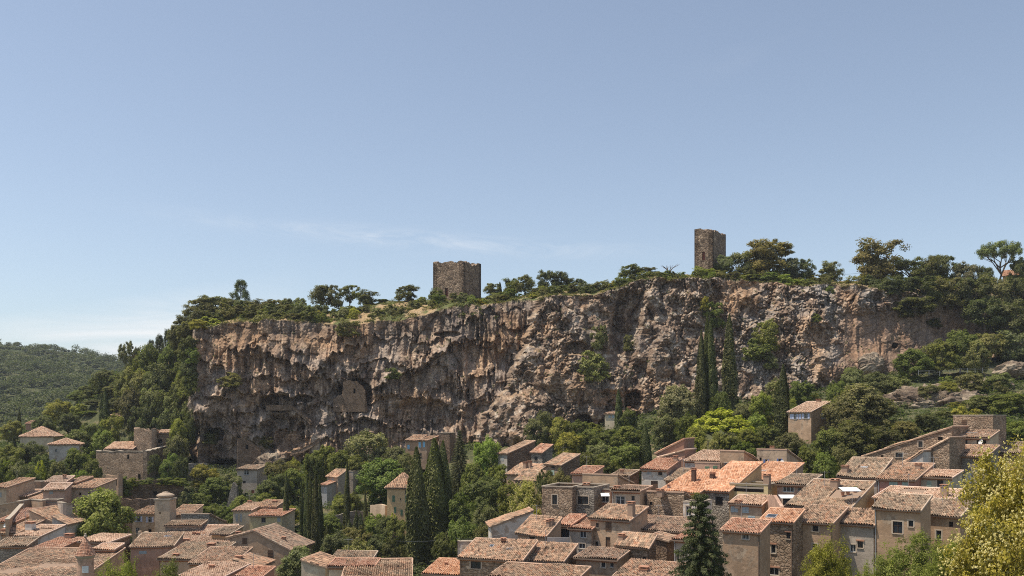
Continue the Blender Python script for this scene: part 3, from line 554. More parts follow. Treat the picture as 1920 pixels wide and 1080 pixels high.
        Vv, Ff, Aa = tile_arrays(planes, pitchw, rw, seed=int(x0*7+yE), **({'flatt': True, 'hgt': .12} if W > 11 and L == 16 else {})); to = link('roof_tiles', npmesh('roof_tiles', Vv, Ff, False, {'rnd': ('FACE', Aa)}), tmat(tile), ro); tag(to, kind='stuff')
        rg = MB()
        if kind == 'g': rg.tube([(x_0-ov, run, h+rise+.07), (0, run, h+rise+.10), (x_1+ov, run, h+rise+.07)], .13, 6)
        if kind == 'G': rg.tube([(x_0+sa, -ov, h+rise+.08), (x_0+sa, full+ov, h+rise+.08)], .13, 6)
        if kind == 'f': rg.tube([(x_0-ov, full+.08, h+rise*full/run+.06), (x_1+ov, full+.08, h+rise*full/run+.06)], .12, 6)
        if kind == 'l': rg.tube([(x_1, -ov, h+rise+.06), (x_1, full+ov, h+rise+.06)], .12, 6)
        if kind == 'r': rg.tube([(x_0, -ov, h+rise+.06), (x_0, full+ov, h+rise+.06)], .12, 6)
        if kind in 'fg':
            for sx in (x_0-ov+.02, x_1+ov-.02): rg.tube([(sx, -e, h-e*pit+.05), (sx, run, h+rise+.06)], .10, 6)
        if kind == 'h':
            z = h+zr; a, b = Vector((-hw+k_, full/2, z)), Vector((hw-k_, full/2, z))
            if k_ < hw-.05: rg.tube([a, b], .13, 6)
            for p, q in ((a, (-hw, -e, h)), (b, (hw, -e, h)), (a, (-hw, full+e, h)), (b, (hw, full+e, h))): rg.tube([p, q], .12, 6)
        if kind == 'b': rg.box(x_0-.05, x_1+.05, -.06, .3, h-.02, h+.14)
        if rg.f: rg.build('ridge', flat('ridge_'+tile, tuple(c*.95 for c in TILE[tile][2 if tile != 'grey' else 4]), .9, .1, .3, 3), ro)
    else:
        cb_ = MB().box(x_0-.06, x_1+.06, -.06, .25, h-.02, h+.12).box(x_0-.06, x_1+.06, full-.25, full+.06, h-.02, h+.12).box(x_0-.06, x_0+.25, .25, full-.25, h-.02, h+.12).box(x_1-.25, x_1+.06, .25, full-.25, h-.02, h+.12); ro = cb_.build('parapet', MORT, root)
        MB().box(x_0+.02, x_1-.02, .02, full-.02, h-.6, h-.35).build('roof_deck', flat('deck', (.34, .28, .22)), root)
    if kind in 'fg' and D < 150:      # scalloped course of tiles under the eave, gutter pipe at a corner
        gc = MB(); k = int(W/.24)
        for q in range(k): x = x_0+(q+.5)*W/k; gc.poly([(x-.1, -.02, h-.42), (x+.1, -.02, h-.42), (x+.1, -.2, h-.24), (x-.1, -.2, h-.24)]); gc.poly([(x-.1, -.2, h-.24), (x+.1, -.2, h-.24), (x+.1, -.02, h-.2), (x-.1, -.02, h-.2)]); gc.poly([(x-.1, -.02, h-.42), (x-.1, -.2, h-.24), (x-.1, -.02, h-.2)]); gc.poly([(x+.1, -.02, h-.42), (x+.1, -.2, h-.24), (x+.1, -.02, h-.2)])
        tag(gc.build('eave_course', CLAY, root), kind='stuff')
        if int(x0) % 3: sx = x_1-.12 if int(x0) % 2 else x_0+.12; MB().tube([(sx, -e+.05, h-.25), (sx, -.09, h-.55), (sx, -.09, .3)], .055, 6).build('downpipe', flat('pipe', (.20, .13, .09), .6, .3) if int(x1) % 2 else METAL, root)
    if kind in 'fgG' and D < 178 and int(x0*3+x1) % 3 == 0:
        lx, ly = x_0+W*.3, run*.7; z = h+rise*.7 if kind != 'G' else h+rise*.5; ae = MB().tube([(lx, ly, z-.3), (lx, ly, z+2.1)], .025, 4); ae.tube([(lx-.5, ly-.3, z+1.95), (lx+.6, ly+.3, z+1.95)], .015, 4)
        for q in range(6): t = q/5; c_ = Vector((lx-.45+t, ly-.27+t*.54, z+1.95)); ae.tube([c_+Vector((-.12, .2, 0)), c_-Vector((-.12, .2, 0))], .012, 3)
        ae.build('aerial', METAL, root)
    def roofz(lx, ly):
        z = 0
        for pl in planes:
            O, U, V = map(Vector, pl[:3]); A = Vector((U.x, U.y)); B = Vector((V.x, V.y)); q = Vector((lx-O.x, ly-O.y)); det = A.x*B.y-A.y*B.x
            a = (q.x*B.y-q.y*B.x)/det; b_ = (A.x*q.y-A.y*q.x)/det
            if -.02 <= a <= 1.02 and -.02 <= b_ <= 1.02: z = max(z, O.z+V.z*b_) if kind != 'h' else (O.z+V.z*b_ if not z else min(z, O.z+V.z*b_))
        return z or h
    for c in chim:
        cx_, fy, top_px = c[0], c[1], c[2]; cw = c[3] if len(c) > 3 else .55; st = c[4] if len(c) > 4 else 'brick'
        ly = fy*full; t = (cx_-CX)/F; bx0 = Vector((ox, oy, 0))+d*ly; s = (t*bx0.y-bx0.x)/(r.x-t*r.y); s = min(max(s, .3), W-.3); wy = bx0.y+r.y*s
        zt_ = (HY-top_px)/F*wy-gz; lx = x_0+s; z0 = roofz(lx, ly)-.6; zt_ = max(zt_, z0+1.1)
        cm = {'brick': flat('chimney_render', (.36, .25, .18), .9, .1, .25), 'white': flat('chimney_white', (.6, .57, .52), .9, .1), 'metal': METAL, 'dark': flat('chimney_soot', (.10, .065, .05), .9, .1)}[st]
        ch = MB().box(lx-cw/2, lx+cw/2, ly-cw/2, ly+cw/2, z0, zt_-.28).build('chimney', cm, root)
        cp = MB().box(lx-cw/2-.07, lx+cw/2+.07, ly-cw/2-.07, ly+cw/2+.07, zt_-.28, zt_-.2)
        for sx in (-1, 1): cp.box(lx+sx*cw*.38-.06, lx+sx*cw*.38+.06, ly-cw/2, ly+cw/2, zt_-.2, zt_-.06)
        cp.box(lx-cw/2-.1, lx+cw/2+.1, ly-cw/2-.1, ly+cw/2+.1, zt_-.06, zt_); cp.build('cap', CLAY, ch)
    for (px, fy, wd, dp) in sky:
        ly = fy*full; t = (px-CX)/F; b0 = Vector((ox, oy, 0))+d*ly; s = (t*b0.y-b0.x)/(r.x-t*r.y); lx = x_0+s; pt_ = rise/run if kind in 'fg' else 0; z = roofz(lx, ly)
        fo = MB().obox((lx-wd/2, ly-dp/2, z-dp/2*pt_+.02), (wd, 0, 0), (0, dp, dp*pt_), (0, 0, .14)).build('skylight', METAL, root); MB().obox((lx-wd/2+.08, ly-dp/2+.08, z-dp/2*pt_+.165), (wd-.16, 0, 0), (0, dp-.16, (dp-.16)*pt_), (0, 0, .02)).build('pane', GLASS, fo)
    if dish:
        for (face, px, py) in dish:
            s, z = unproj(face, px, py); p = faces[face][0](s, z)-Vector(faces[face][1])*.35; db = MB(); ax = Vector((-.45, -.8, .35)).normalized(); u = ax.orthogonal().normalized(); v = ax.cross(u); k = 14
            for j in range(k):
                a0, a1 = 2*math.pi*j/k, 2*math.pi*(j+1)/k; q0, q1 = (u*math.cos(a0)+v*math.sin(a0)), (u*math.cos(a1)+v*math.sin(a1)); db.poly([p-ax*.0, p+q0*.2+ax*.015, p+q1*.2+ax*.015]); db.poly([p+q0*.2+ax*.015, p+q0*.42+ax*.09, p+q1*.42+ax*.09, p+q1*.2+ax*.015])
            dd = db.build('satellite_dish', WHITE, root); MB().tube([p, p+Vector(faces[face][1])*.35, p+Vector(faces[face][1])*.36-Vector((0, 0, .02))], .03).tube([p+ax*.1, p+ax*.45], .015).build('bracket', METAL, dd)
    if extra: extra(root, locals())
    return root
# ------------------------------------------------------------------ the village, house by house (near rows first)
F_, R_, L_ = 'F', 'R', 'L'
# --- south-east cluster, nearest row
H(1355, 1425, 1444, 995, 977, 93, 'brown rendered house beside the big fir, orange tiled roof and one grey window', 'f', 'brown', 'red', win=[(F_, 1398, 1005, 12, 12, 'w')])
H(1427, 1487, 1506, 977, 957, 97, 'stone house with orange tiled roof and small brick-topped windows', 'f', 'rubble', 'orange', win=[(F_, 1478, 1004, 7, 12, 'l'), (F_, 1450, 1029, 8, 16, 'lw'), (F_, 1447, 1071, 26, 12, 'lw')], sky=[(1447, .3, 1.1, .9)])
H(1487, 1561, 1588, 978, 952, 98, 'tall plain house under a speckled grey-brown roof next to the orange roof', 'f', 'tan', 'tan', win=[(F_, 1529, 988, 11, 16, 'b'), (F_, 1499, 1027, 8, 11, 'w'), (F_, 1528, 1025, 9, 10, 'b'), (F_, 1497, 1068, 8, 9, 'd')])
H(1562, 1638, 1656, 981, 958, 98, 'grey plastered house with two small lintelled windows and a striped tile roof', 'f', 'grey', 'tan', win=[(F_, 1613, 1021, 10, 12, 'l'), (F_, 1599, 1028, 11, 13, 'w')])
H(1640, 1726, 1745, 953, 930, 95, 'large brown house with a wide curtained window and small square window', 'f', 'brown', 'grey', win=[(F_, 1683, 989, 18, 21, 'b'), (F_, 1708, 982, 9, 11, 'b'), (F_, 1690, 1045, 16, 12, 'd')])
H(1728, 1800, 1824, 965, 940, 97, 'brown house half hidden by the blossoming tree, with one pale blue window', 'f', 'brown', 'grey', win=[(F_, 1783, 983, 8, 9, 'd'), (F_, 1760, 1003, 10, 16, 'w')])
# --- second row
H(1478, 1593, 1639, 950, 904, 108, 'broad house with a vast speckled roof cut by a planted roof terrace', 'f', 'ochre', 'grey', chim=[(1566, .70, 897, .9)], holes=[(.50, .95, .38, .66)], yaw=41)
H(1457, 1512, 1540, 908, 891, 122, 'salmon house with a wide barred glass window and a white awning', 'f', 'pinkish', 'grey', win=[(F_, 1478, 915, 21, 14, 'w'), (F_, 1499, 916, 6, 9, 'w'), (F_, 1476, 941, 16, 12, 'b')])
H(1640, 1782, 1782, 936, 919, 106, 'low house with sunlit pinkish tiles around a sunken roof terrace', 'f', 'tan', 'pink', holes=[(.2, .55, .45, .85)], chim=[(1771, .3, 908, .7)], L=5.5)
H(1572, 1645, 1672, 893, 860, 124, 'grey-brown roofed house with a round hole and dark attic opening', 'f', 'grey', 'grey', win=[(F_, 1603, 898, 7, 10, 'd'), (F_, 1629, 896, 5, 5, 'd')], chim=[(1585, .15, 872, .8)], sky=[(1620, .45, 1.0, .4)])
H(1646, 1716, 1723, 898, 870, 120, 'dark pink house with two grey closed shutters', 'f', 'pink', 'tan', win=[(F_, 1675, 908, 16, 15, 's', 'palegreen'), (F_, 1697, 908, 11, 14, 's', 'palegreen')], chim=[(1722, .6, 868, .7)], L=7.5)
H(1716, 1785, 1785, 894, 883, 119, 'yellowish house with one grey shutter and an open dark window', 'f', 'cream', 'pink', win=[(F_, 1742, 908, 9, 12, 's', 'palegreen'), (F_, 1763, 908, 12, 15, 'b')], L=4)
H(1778, 1850, 1862, 854, 836, 132, 'tall four-storey stone house stepping up to a brick top room', 'f', 'rubblegrey', 'tan', win=[(F_, 1799, 864, 11, 15, 's', 'brown'), (F_, 1833, 863, 11, 15, 's', 'brown'), (F_, 1795, 898, 8, 7, 'b'), (F_, 1816, 896, 11, 19, 's', 'white'), (F_, 1813, 928, 12, 13, 'd')], L=5)
H(1785, 1855, 1863, 820, 808, 137.5, 'roofed loggia floor with satellite dish between the tiled tiers of the stepped house', 'f', 'sand', 'tan', win=[(F_, 1807, 828, 14, 10, 'b'), (F_, 1840, 828, 18, 9, 'd')], L=4, dish=[(F_, 1841, 829)], sky=[(1822, .6, 1.6, .3)], cat='house')
H(1787, 1862, 1872, 779, 770, 142, 'brick penthouse crowning the stepped house, with one brown shutter', 'flat', 'rubble', 'tan', win=[(F_, 1808, 795, 9, 16, 's', 'brown')], L=6)
H(1695, 1780, 1780, 868, 820, 131, 'stone gable wall rising in a slope beside the stepped house', 'l', 'rubble', 'tan', win=[], L=7)
H(1698, 1731, 1740, 868, 845, 129, 'small whitewashed lean-to with one dark square window', 'l', 'white', 'tan', win=[(F_, 1714, 857, 7, 11, 'd')], L=4)
H(1620, 1785, 1790, 856, 800, 140, 'long rubble-stone house whose roof line climbs towards the stepped house', 'l', 'rubble', 'tan', win=[(F_, 1726, 833, 8, 11, 'red' and 'b'), (F_, 1763, 822, 9, 6, 'd'), (F_, 1686, 853, 14, 9, 'b'), (F_, 1654, 856, 5, 5, 'd')], L=8)
H(1866, 1916, 1925, 850, 830, 140, 'low brown house with a weathered roof behind the blossoming tree', 'f', 'brown', 'grey', L=6)
# --- the orange roofs
H(1310, 1367, 1428, 919, 868, 126, 'grey stone house under the largest bright orange roof', 'f', 'rubblegrey', 'orange', side='ochre', win=[(F_, 1348, 940, 14, 16, 'd')], chim=[(1335, .35, 885, .6, 'dark')], yaw=44)
H(1238, 1312, 1372, 921, 884, 128, 'long low house of orange tiles with a tall thin chimney', 'f', 'ochre', 'orange', chim=[(1301, .45, 877, .55, 'dark'), (1254, .1, 908, .3, 'metal')], yaw=40)
H(1395, 1462, 1506, 902, 869, 132, 'house with a long orange and brown roof running up to the satellite dish', 'f', 'ochre', 'orange', side='sand', sky=[(1427, .5, 1.6, .6)], yaw=44)
H(1368, 1440, 1448, 908, 896, 124, 'yellow house with a shaded upper loggia', 'flat', 'yellow', 'orange', win=[(F_, 1404, 917, 56, 9, 'd')], chim=[(1441, .1, 888, .8)], L=5, yaw=35)
H(1368, 1428, 1446, 945, 931, 118, 'ochre house with three grey-blue shuttered windows below the yellow loggia', 'f', 'sand', 'pink', win=[(F_, 1377, 953, 13, 14, 's', 'greyblue'), (F_, 1398, 954, 12, 15, 's', 'greyblue'), (F_, 1409, 972, 13, 9, 's', 'greyblue')], chim=[(1384, 0.02, 960, .7)])
H(1350, 1395, 1421, 846, 0, 138, 'flat topped tan house like a box with a brown shutter folded open', 'b', 'tan', 'tan', win=[(F_, 1363, 875, 9, 14, 'o', 'brown'), (F_, 1387, 875, 4, 9, 'w')], yaw=36)
H(1419, 1475, 1502, 843, 0, 142, 'sand coloured house with small deep-blue shutters and a white dish', 'b', 'sand', 'tan', win=[(F_, 1426, 861, 4, 6, 'd'), (F_, 1437, 865, 5, 7, 'o', 'deepblue'), (F_, 1462, 864, 5, 8, 'o', 'deepblue')], dish=[(F_, 1468, 867)], chim=[(1448, .2, 836, .5)], yaw=36)
H(1303, 1350, 1356, 868, 0, 140, 'low rose wall house with two bright green shutters', 'b', 'pinkish', 'tan', win=[(F_, 1326, 882, 8, 15, 's', 'green'), (F_, 1341, 881, 8, 15, 's', 'green')], L=5)
H(1284, 1350, 1352, 864, 846, 146, 'white plastered house with a wide pale tiled roof', 'f', 'white', 'pink', L=9)
H(1203, 1250, 1277, 880, 861, 142, 'grey plastered house with an attic window and tall dark cellar door', 'f', 'palegrey', 'red', side='pinkish', win=[(F_, 1238, 886, 8, 9, 'b'), (F_, 1217, 886, 9, 7, 's', 'grey'), (F_, 1227, 911, 13, 18, 'door', 'brown')], chim=[(1272, .75, 854, .6)])
H(1248, 1296, 1312, 900, 880, 138, 'small house with a mossy brown roof tucked behind the thin chimney', 'f', 'brown', 'grey', L=7)
H(1231, 1282, 1284, 850, 823, 158, 'red-brown gable wall rising in front of the garden trees', 'l', 'redbrown', 'red', L=6)
H(1236, 1284, 1300, 858, 843, 152, 'low red-brown lean-to wall below the taller red gable', 'l', 'redbrown', 'pink', L=6)
H(1213, 1282, 1321, 923, 0, 120, 'square rubble-stone house with a chimney against its front wall', 'b', 'rubble', 'tan', win=[(F_, 1221, 944, 5, 6, 'd')], chim=[(1238, -.06, 945, .75)])
H(1281, 1312, 1330, 942, 0, 117, 'white rendered terrace room with a glazed door behind the fir', 'flat', 'white', 'tan', win=[(F_, 1291, 958, 10, 18, 'w')], L=5)
H(1183, 1290, 1296, 994, 973, 112, 'plain brown house with a weathered roof and a four-pane grey window', 'f', 'tan', 'tan', win=[(F_, 1214, 999, 9, 10, 'w'), (F_, 1262, 1003, 8, 12, 'b'), (F_, 1274, 1001, 8, 9, 'b')], L=6)
H(1107, 1181, 1214, 973, 951, 112, 'plain rendered three-storey house with brown shutters and a sloping stone parapet', 'f', 'tan', 'tan', win=[(F_, 1120, 985, 5, 8, 'b'), (F_, 1141, 987, 11, 17, 's', 'brown'), (F_, 1119, 1020, 6, 9, 'b'), (F_, 1140, 1017, 9, 19, 'door', 'brown')], chim=[(1191, .2, 940, .7)], yaw=36)
H(1148, 1200, 1213, 920, 912, 121, 'cream house with a large square window and white blind', 'f', 'sand', 'tan', win=[(F_, 1163, 938, 17, 15, 'w'), (F_, 1187, 934, 6, 8, 'b')], chim=[(1149, .2, 912, .7)], L=5)
H(1157, 1217, 1230, 1022, 1004, 104, 'old patched stone house with two tiny square windows', 'f', 'rubble', 'tan', side='rubbledark', win=[(F_, 1173, 1048, 6, 8, 'w'), (F_, 1208, 1048, 6, 7, 'b')], chim=[(1166, .3, 1000, .6)], yaw=40)
H(1217, 1250, 1258, 1012, 1006, 105.5, 'ragged dark stone annex against the patched stone house', 'r', 'rubbledark', 'tan', L=4)
H(1264, 1296, 1296, 1012, 998, 102, 'narrow house with a fresh red roof tucked against the fir', 'f', 'grey', 'red', L=5, win=[(F_, 1271, 1040, 4, 20, 'w')])
H(1153, 1268, 1280, 1084, 1058, 88, 'striped tile roof filling the bottom edge beside the fir', 'f', 'tan', 'tan', chim=[(1208, .4, 1072, .8)], L=6, yaw=24)
H(1080, 1157, 1164, 1047, 1031, 101, 'brown house with two small white windows and a striped roof', 'f', 'brown', 'tan', win=[(F_, 1131, 1059, 8, 10, 'w'), (F_, 1147, 1058, 7, 11, 'w')], L=5)
H(1068, 1109, 1116, 991, 974, 113, 'grey-brown house with two white framed windows, one above the other', 'f', 'grey', 'red', win=[(F_, 1093, 1002, 12, 12, 'w'), (F_, 1091, 1024, 12, 9, 'w')], L=5.5)
H(1043, 1070, 1082, 984, 966, 114, 'small house with a glazed veranda under orange tiles', 'f', 'sand', 'red', win=[(F_, 1056, 1000, 24, 16, 'b')], L=6)
H(971, 1026, 1052, 1000, 956, 112, 'house with a large square brown roof and double chimney pots', 'f', 'tan', 'tan', win=[(F_, 998, 1008, 11, 10, 'b')], chim=[(1029, .45, 974, .5), (1034, .5, 972, .5)], yaw=38)
H(922, 1000, 1000, 985, 958, 121, 'long sloping grey garden wall house next to the yellow blossoming tree', 'l', 'palegrey', 'tan', L=4, yaw=-8)
H(862, 979, 1006, 1047, 1015, 100, 'long stone house with two small skylights in its brown roof', 'f', 'rubble', 'tan', win=[(F_, 892, 1056, 19, 19, 'b')], sky=[(922, .6, .5, .6), (957, .5, .8, .6)], chim=[(944, .8, 1008, .45, 'dark')])
H(982, 1056, 1081, 1050, 1021, 101, 'pale house with a striped roof and a rubble-stone side', 'f', 'palegrey', 'tan', side='rubbledark', win=[(F_, 1017, 1058, 11, 9, 'w')])
H(919, 1078, 1082, 1084, 1064, 92, 'long tan roof at the bottom edge below the skylight house', 'f', 'tan', 'tan', L=5.5, yaw=20)
H(795, 866, 869, 1076, 1050, 103, 'small orange roofed house with a black flue pipe by the tall cypresses', 'f', 'sand', 'orange', chim=[(837, .5, 1054, .22, 'dark')], L=6.5, yaw=12)
H(1016, 1073, 1080, 913, 0, 124, 'square villa of honey rubble with one red-framed window', 'flat', 'rubble', 'tan', win=[(F_, 1040, 937, 9, 18, 'b')], L=7)
H(1073, 1114, 1122, 914, 0, 124.5, 'grey stone wing of the villa with a triple window', 'flat', 'rubblegrey', 'tan', win=[(F_, 1093, 938, 20, 14, 'b')], chim=[(1100, .4, 906, .8)], L=7)
H(1114, 1146, 1152, 918, 0, 127, 'low terrace house with red wall and white sun blind', 'flat', 'redbrown', 'tan', win=[(F_, 1135, 933, 14, 17, 'w')], L=5)
H(1092, 1158, 1187, 890, 0, 140, 'big blank tan house with a flat wall top', 'b', 'tan', 'tan', yaw=34)
H(1073, 1110, 1122, 888, 875, 148, 'little house with a bright red-orange roof at the garden edge', 'f', 'pinkish', 'red', L=6)
H(1143, 1178, 1187, 893, 882, 156, 'small hut of rubble with a grey roof among the trees', 'f', 'rubble', 'grey', L=6, chim=[(1166, .3, 880, .5)])
H(934, 951, 1003, 850, 827, 196, 'narrow grey and stone house at the foot of the cliff, roof climbing away', 'f', 'palegrey', 'tan', side='rubbledark', win=[(F_, 942, 860, 6, 8, 's', 'grey')], yaw=58)
H(996, 1017, 1036, 848, 834, 194, 'small stone house with a single dark window and reddish lean-to roof', 'f', 'rubblegrey', 'red', win=[(F_, 1005, 860, 6, 8, 'b')], yaw=45)
H(950, 1000, 1028, 889, 871, 186, 'long low outbuilding with two short chimneys on its tan roof', 'f', 'tan', 'tan', chim=[(985, .5, 866, .7), (993, .6, 864, .7)], yaw=38)
H(966, 1018, 1040, 901, 884, 178, 'shed with a wide brown roof over a dark open front', 'f', 'brown', 'tan', win=[(F_, 1002, 908, 16, 8, 'd')], yaw=38)
H(1023, 1053, 1087, 871, 852, 176, 'stone house with a slanted roof and a buttress on its long side', 'f', 'rubble', 'tan', side='rubbledark', win=[(F_, 1037, 875, 6, 7, 'b'), (F_, 1036, 886, 7, 8, 's', 'palegreen')], yaw=50)
# --- at the foot of the cliff and on its ledges
H(1478, 1521, 1556, 772, 753, 186, 'rendered house with a row of pale blue shutters among the dark trees', 'f', 'tan', 'pink', win=[(F_, 1484, 781, 5, 9, 's', 'lavender'), (F_, 1491, 781, 5, 10, 'o', 'lavender'), (F_, 1500, 781, 5, 10, 's', 'lavender'), (F_, 1511, 780, 7, 10, 'o', 'lavender'), (R_, 1543, 780, 6, 10, 's', 'lavender')], chim=[(1535, .9, 748, .8)], yaw=42)
H(1134, 1166, 1188, 776, 768, 236, 'small cream house with grey shutters tucked under the cliff cave', 'f', 'cream', 'pink', win=[(F_, 1143, 780, 4, 7, 's', 'greyblue'), (F_, 1150, 780, 4, 7, 's', 'greyblue')], chim=[(1180, .8, 762, .8, 'dark')], yaw=24, base=806)
H(783, 800, 822, 826, 818, 226, 'shaded cliff-foot house with sky blue shutters half behind trees', 'f', 'tan', 'tan', win=[(F_, 787, 834, 4, 10, 's', 'skyblue'), (F_, 795, 833, 4, 11, 's', 'skyblue'), (F_, 789, 852, 3, 6, 'b')], base=880)
H(760, 783, 800, 826, 816, 229, 'brown roofed wing with one blue shutter pressed under the rock overhang', 'f', 'brown', 'tan', win=[(F_, 766, 838, 4, 8, 's', 'skyblue')], base=880)
H(823, 843, 848, 812, 0, 232, 'dark ruined stone wall stub under the cliff', 'flat', 'rubbledark', 'tan', L=5, base=870, cat='ruin', name='ruined_wall')
H(445, 482, 487, 880, 872, 222, 'grey plastered house under the dark cave with one small barred window', 'f', 'grey', 'grey', win=[(F_, 462, 886, 9, 9, 'w'), (F_, 458, 904, 5, 5, 'd'), (F_, 474, 923, 6, 8, 'door', 'red')], L=6, yaw=8)
H(600, 613, 614, 909, 899, 206, 'pink roofed annex with grey-blue wall behind the row of thin cypresses', 'f', 'bluegrey', 'red', L=6, yaw=20)
H(613, 634, 651, 893, 881, 210, 'tall farmhouse with a sunlit narrow front behind the lone cypress', 'f', 'sand', 'tan', side='grey', win=[(F_, 624, 901, 4, 9, 's', 'grey'), (F_, 624, 920, 5, 14, 's', 'greyblue'), (F_, 618, 922, 3, 8, 's', 'greyblue')], yaw=38)
H(651, 662, 669, 884, 878, 216, 'grey rear block of the tall farmhouse with one tiny window', 'flat', 'grey', 'tan', L=6, win=[(F_, 660, 900, 2, 3, 'w')], yaw=16)
H(726, 772, 780, 916, 888, 178, 'orange-tan villa with green shutters beside the great cypresses', 'h', 'ochre', 'tan', win=[(F_, 738, 935, 5, 12, 's', 'green'), (F_, 761, 923, 4, 8, 'w'), (F_, 762, 936, 5, 12, 's', 'green'), (F_, 741, 956, 4, 11, 's', 'green'), (F_, 753, 961, 4, 11, 's', 'green'), (F_, 751, 936, 2, 4, 'w')], L=7, yaw=6)
H(468, 528, 532, 967, 955, 170, 'yellow house with four small dark windows and a red tiled roof', 'f', 'yellow', 'red', win=[(F_, 494, 975, 8, 9, 'b'), (F_, 523, 974, 6, 9, 's', 'grey'), (F_, 494, 991, 8, 9, 'b'), (F_, 522, 993, 6, 9, 's', 'grey'), (F_, 504, 993, 5, 6, 'b')], L=8, yaw=4, side='cream')
H(437, 471, 478, 957, 943, 174, 'cream house with a low broad roof and two blank recessed panels', 'f', 'cream', 'pink', win=[(F_, 444, 971, 4, 14, 's', 'grey'), (F_, 452, 971, 4, 14, 's', 'grey')], L=9, yaw=2, chim=[(468, .9, 938, .6)])
H(480, 517, 522, 950, 944, 178, 'low roofed rear house with a stubby chimney behind the yellow house', 'f', 'tan', 'tan', L=6, yaw=4, chim=[(515, .6, 940, .8)])
H(430, 545, 560, 1009, 995, 140, 'large brown gable-fronted house with brown shutters and a drainpipe', 'G', 'brown', 'tan', win=[(F_, 459, 1014, 9, 11, 's', 'brown'), (F_, 459, 1040, 9, 12, 'w'), (F_, 507, 1042, 10, 21, 's', 'brown'), (F_, 507, 1070, 11, 18, 'door', 'brown')], xa=474, yE2=1030, L=9, yaw=8, chim=[(447, .1, 996, .6), (532, .3, 1006, .5)], eave=.5)
H(397, 431, 440, 1001, 987, 152, 'little grey roofed house with a white gutter edge and ochre wall', 'f', 'ochre', 'grey', L=6, yaw=4, win=[(F_, 421, 1003, 16, 5, 'd')])
H(300, 428, 430, 1018, 984, 150, 'wide house with an untidy sunlit orange roof and two black flue pipes', 'f', 'pinkish', 'pink', chim=[(364, .45, 998, .45, 'dark'), (371, .42, 1000, .45, 'dark'), (348, .06, 1010, 1.0, 'dark')], L=10, yaw=-8, sky=[(382, .4, .8, .5), (395, .42, .7, .5)])
H(245, 325, 345, 1024, 1008, 136, 'low house with a large skylight on its greyish roof', 'f', 'pinkish', 'grey', L=8, yaw=-10, win=[(F_, 268, 1036, 14, 6, 's', 'greyblue')], sky=[(316, .7, 1.2, 1.2)])
H(298, 395, 402, 1048, 1018, 128, 'house with a long olive-grey striped roof in the bottom row', 'f', 'sand', 'grey', L=10, yaw=2, chim=[(330, .12, 1042, .7, 'dark'), (396, .6, 1018, 1.0)])
H(355, 436, 440, 1056, 1040, 122, 'brown roofed house squeezed in front of the striped roof', 'f', 'tan', 'tan', L=8, yaw=2)
H(336, 415, 436, 1082, 1058, 112, 'low house with patchy rose tiles and a dark skylight at the bottom edge', 'f', 'sand', 'pink', L=7, yaw=12, sky=[(362, .4, .9, .7)], chim=[(397, .6, 1060, .5)])
H(437, 480, 484, 1064, 1050, 122, 'grey lean-to wall house beside the gable-fronted house', 'r', 'grey', 'tan', L=6, yaw=6, chim=[(441, .2, 1064, .8)])
H(445, 492, 496, 1080, 1073, 112, 'tiny red roof at the bottom edge', 'f', 'redbrown', 'red', L=4, yaw=6)
H(340, 392, 398, 964, 957, 166, 'half-ruined grey stone house with a low sloping roof', 'b', 'rubblegrey', 'grey', L=8, yaw=4, cat='ruin', name='ruined_house')
H(318, 356, 362, 966, 947, 170, 'roofed wing on the far side of the bell turret', 'f', 'sand', 'tan', L=9, yaw=-4)
H(310, 375, 380, 985, 976, 156, 'low grey shed roof in front of the collapsed house', 'f', 'rubblegrey', 'grey', L=5, yaw=-6)
def turret(root, k):
    h = k['h']; W = k['W']; MB().box(-W/2-.15, W/2+.15, -.15, k['full']+.15, h, h+.25).build('cornice', MORT, root)
    c = (0, k['full']/2); MB().lathe([(W*.44, h+.25), (W*.45, h+.45), (W*.56, h+.62), (W*.57, h+.85), (W*.47, h+1.05), (W*.30, h+1.22), (W*.22, h+1.26), (W*.18, h+1.42), (.0, h+1.5)], 16, c).build('dome', flat('dome_render', (.40, .31, .23), .9, .1, .3, 2), root)
H(290, 318, 322, 938, 0, 166, 'square rendered turret with a squat flared cap beside the mansion', 'flat', 'sand', 'tan', win=[(F_, 300, 962, 3, 3, 'd')], L=3, yaw=2, cat='tower', name='turret', extra=turret)
H(248, 291, 296, 963, 950, 168, 'sand coloured mansion with pale blue shutters next to the square turret', 'f', 'sand', 'tan', win=[(F_, 260, 973, 7, 11, 'o', 'lavender'), (F_, 281, 974, 7, 11, 'o', 'lavender'), (F_, 258, 995, 7, 12, 'w'), (F_, 281, 995, 6, 7, 'b')], L=9, yaw=-3)
# --- west part
H(-14, 12, 19, 914, 897, 172, 'tan house cut by the west edge, roof falling towards the lane', 'f', 'sand', 'tan', win=[(F_, 1, 928, 4, 9, 's', 'grey')], L=9, yaw=4)
H(30, 76, 78, 904, 0, 184, 'long windowless brown garden building with a flat coping', 'flat', 'brown', 'tan', L=4, yaw=-6)
H(24, 52, 54, 930, 918, 176, 'low rubble shed with loose sunlit tiles', 'f', 'rubble', 'pink', L=7, yaw=0)
H(55, 82, 84, 936, 930, 170, 'small lean-to of pale tiles beside the rose house', 'f', 'grey', 'pink', L=5, yaw=0)
H(81, 121, 124, 918, 906, 168, 'rose coloured house with two roof steps, lower storey', 'f', 'pinkish', 'pink', win=[(F_, 96, 923, 7, 7, 's', 'grey'), (F_, 100, 936, 14, 4, 'b'), (F_, 122, 922, 3, 6, 'b')], L=3.5, yaw=-6)
H(86, 124, 126, 903, 893, 172, 'rose coloured upper storey set back above the lower roof', 'f', 'pinkish', 'pink', win=[(F_, 95, 904, 7, 4, 'b')], L=4, yaw=-6, chim=[(121, .5, 890, .5)])
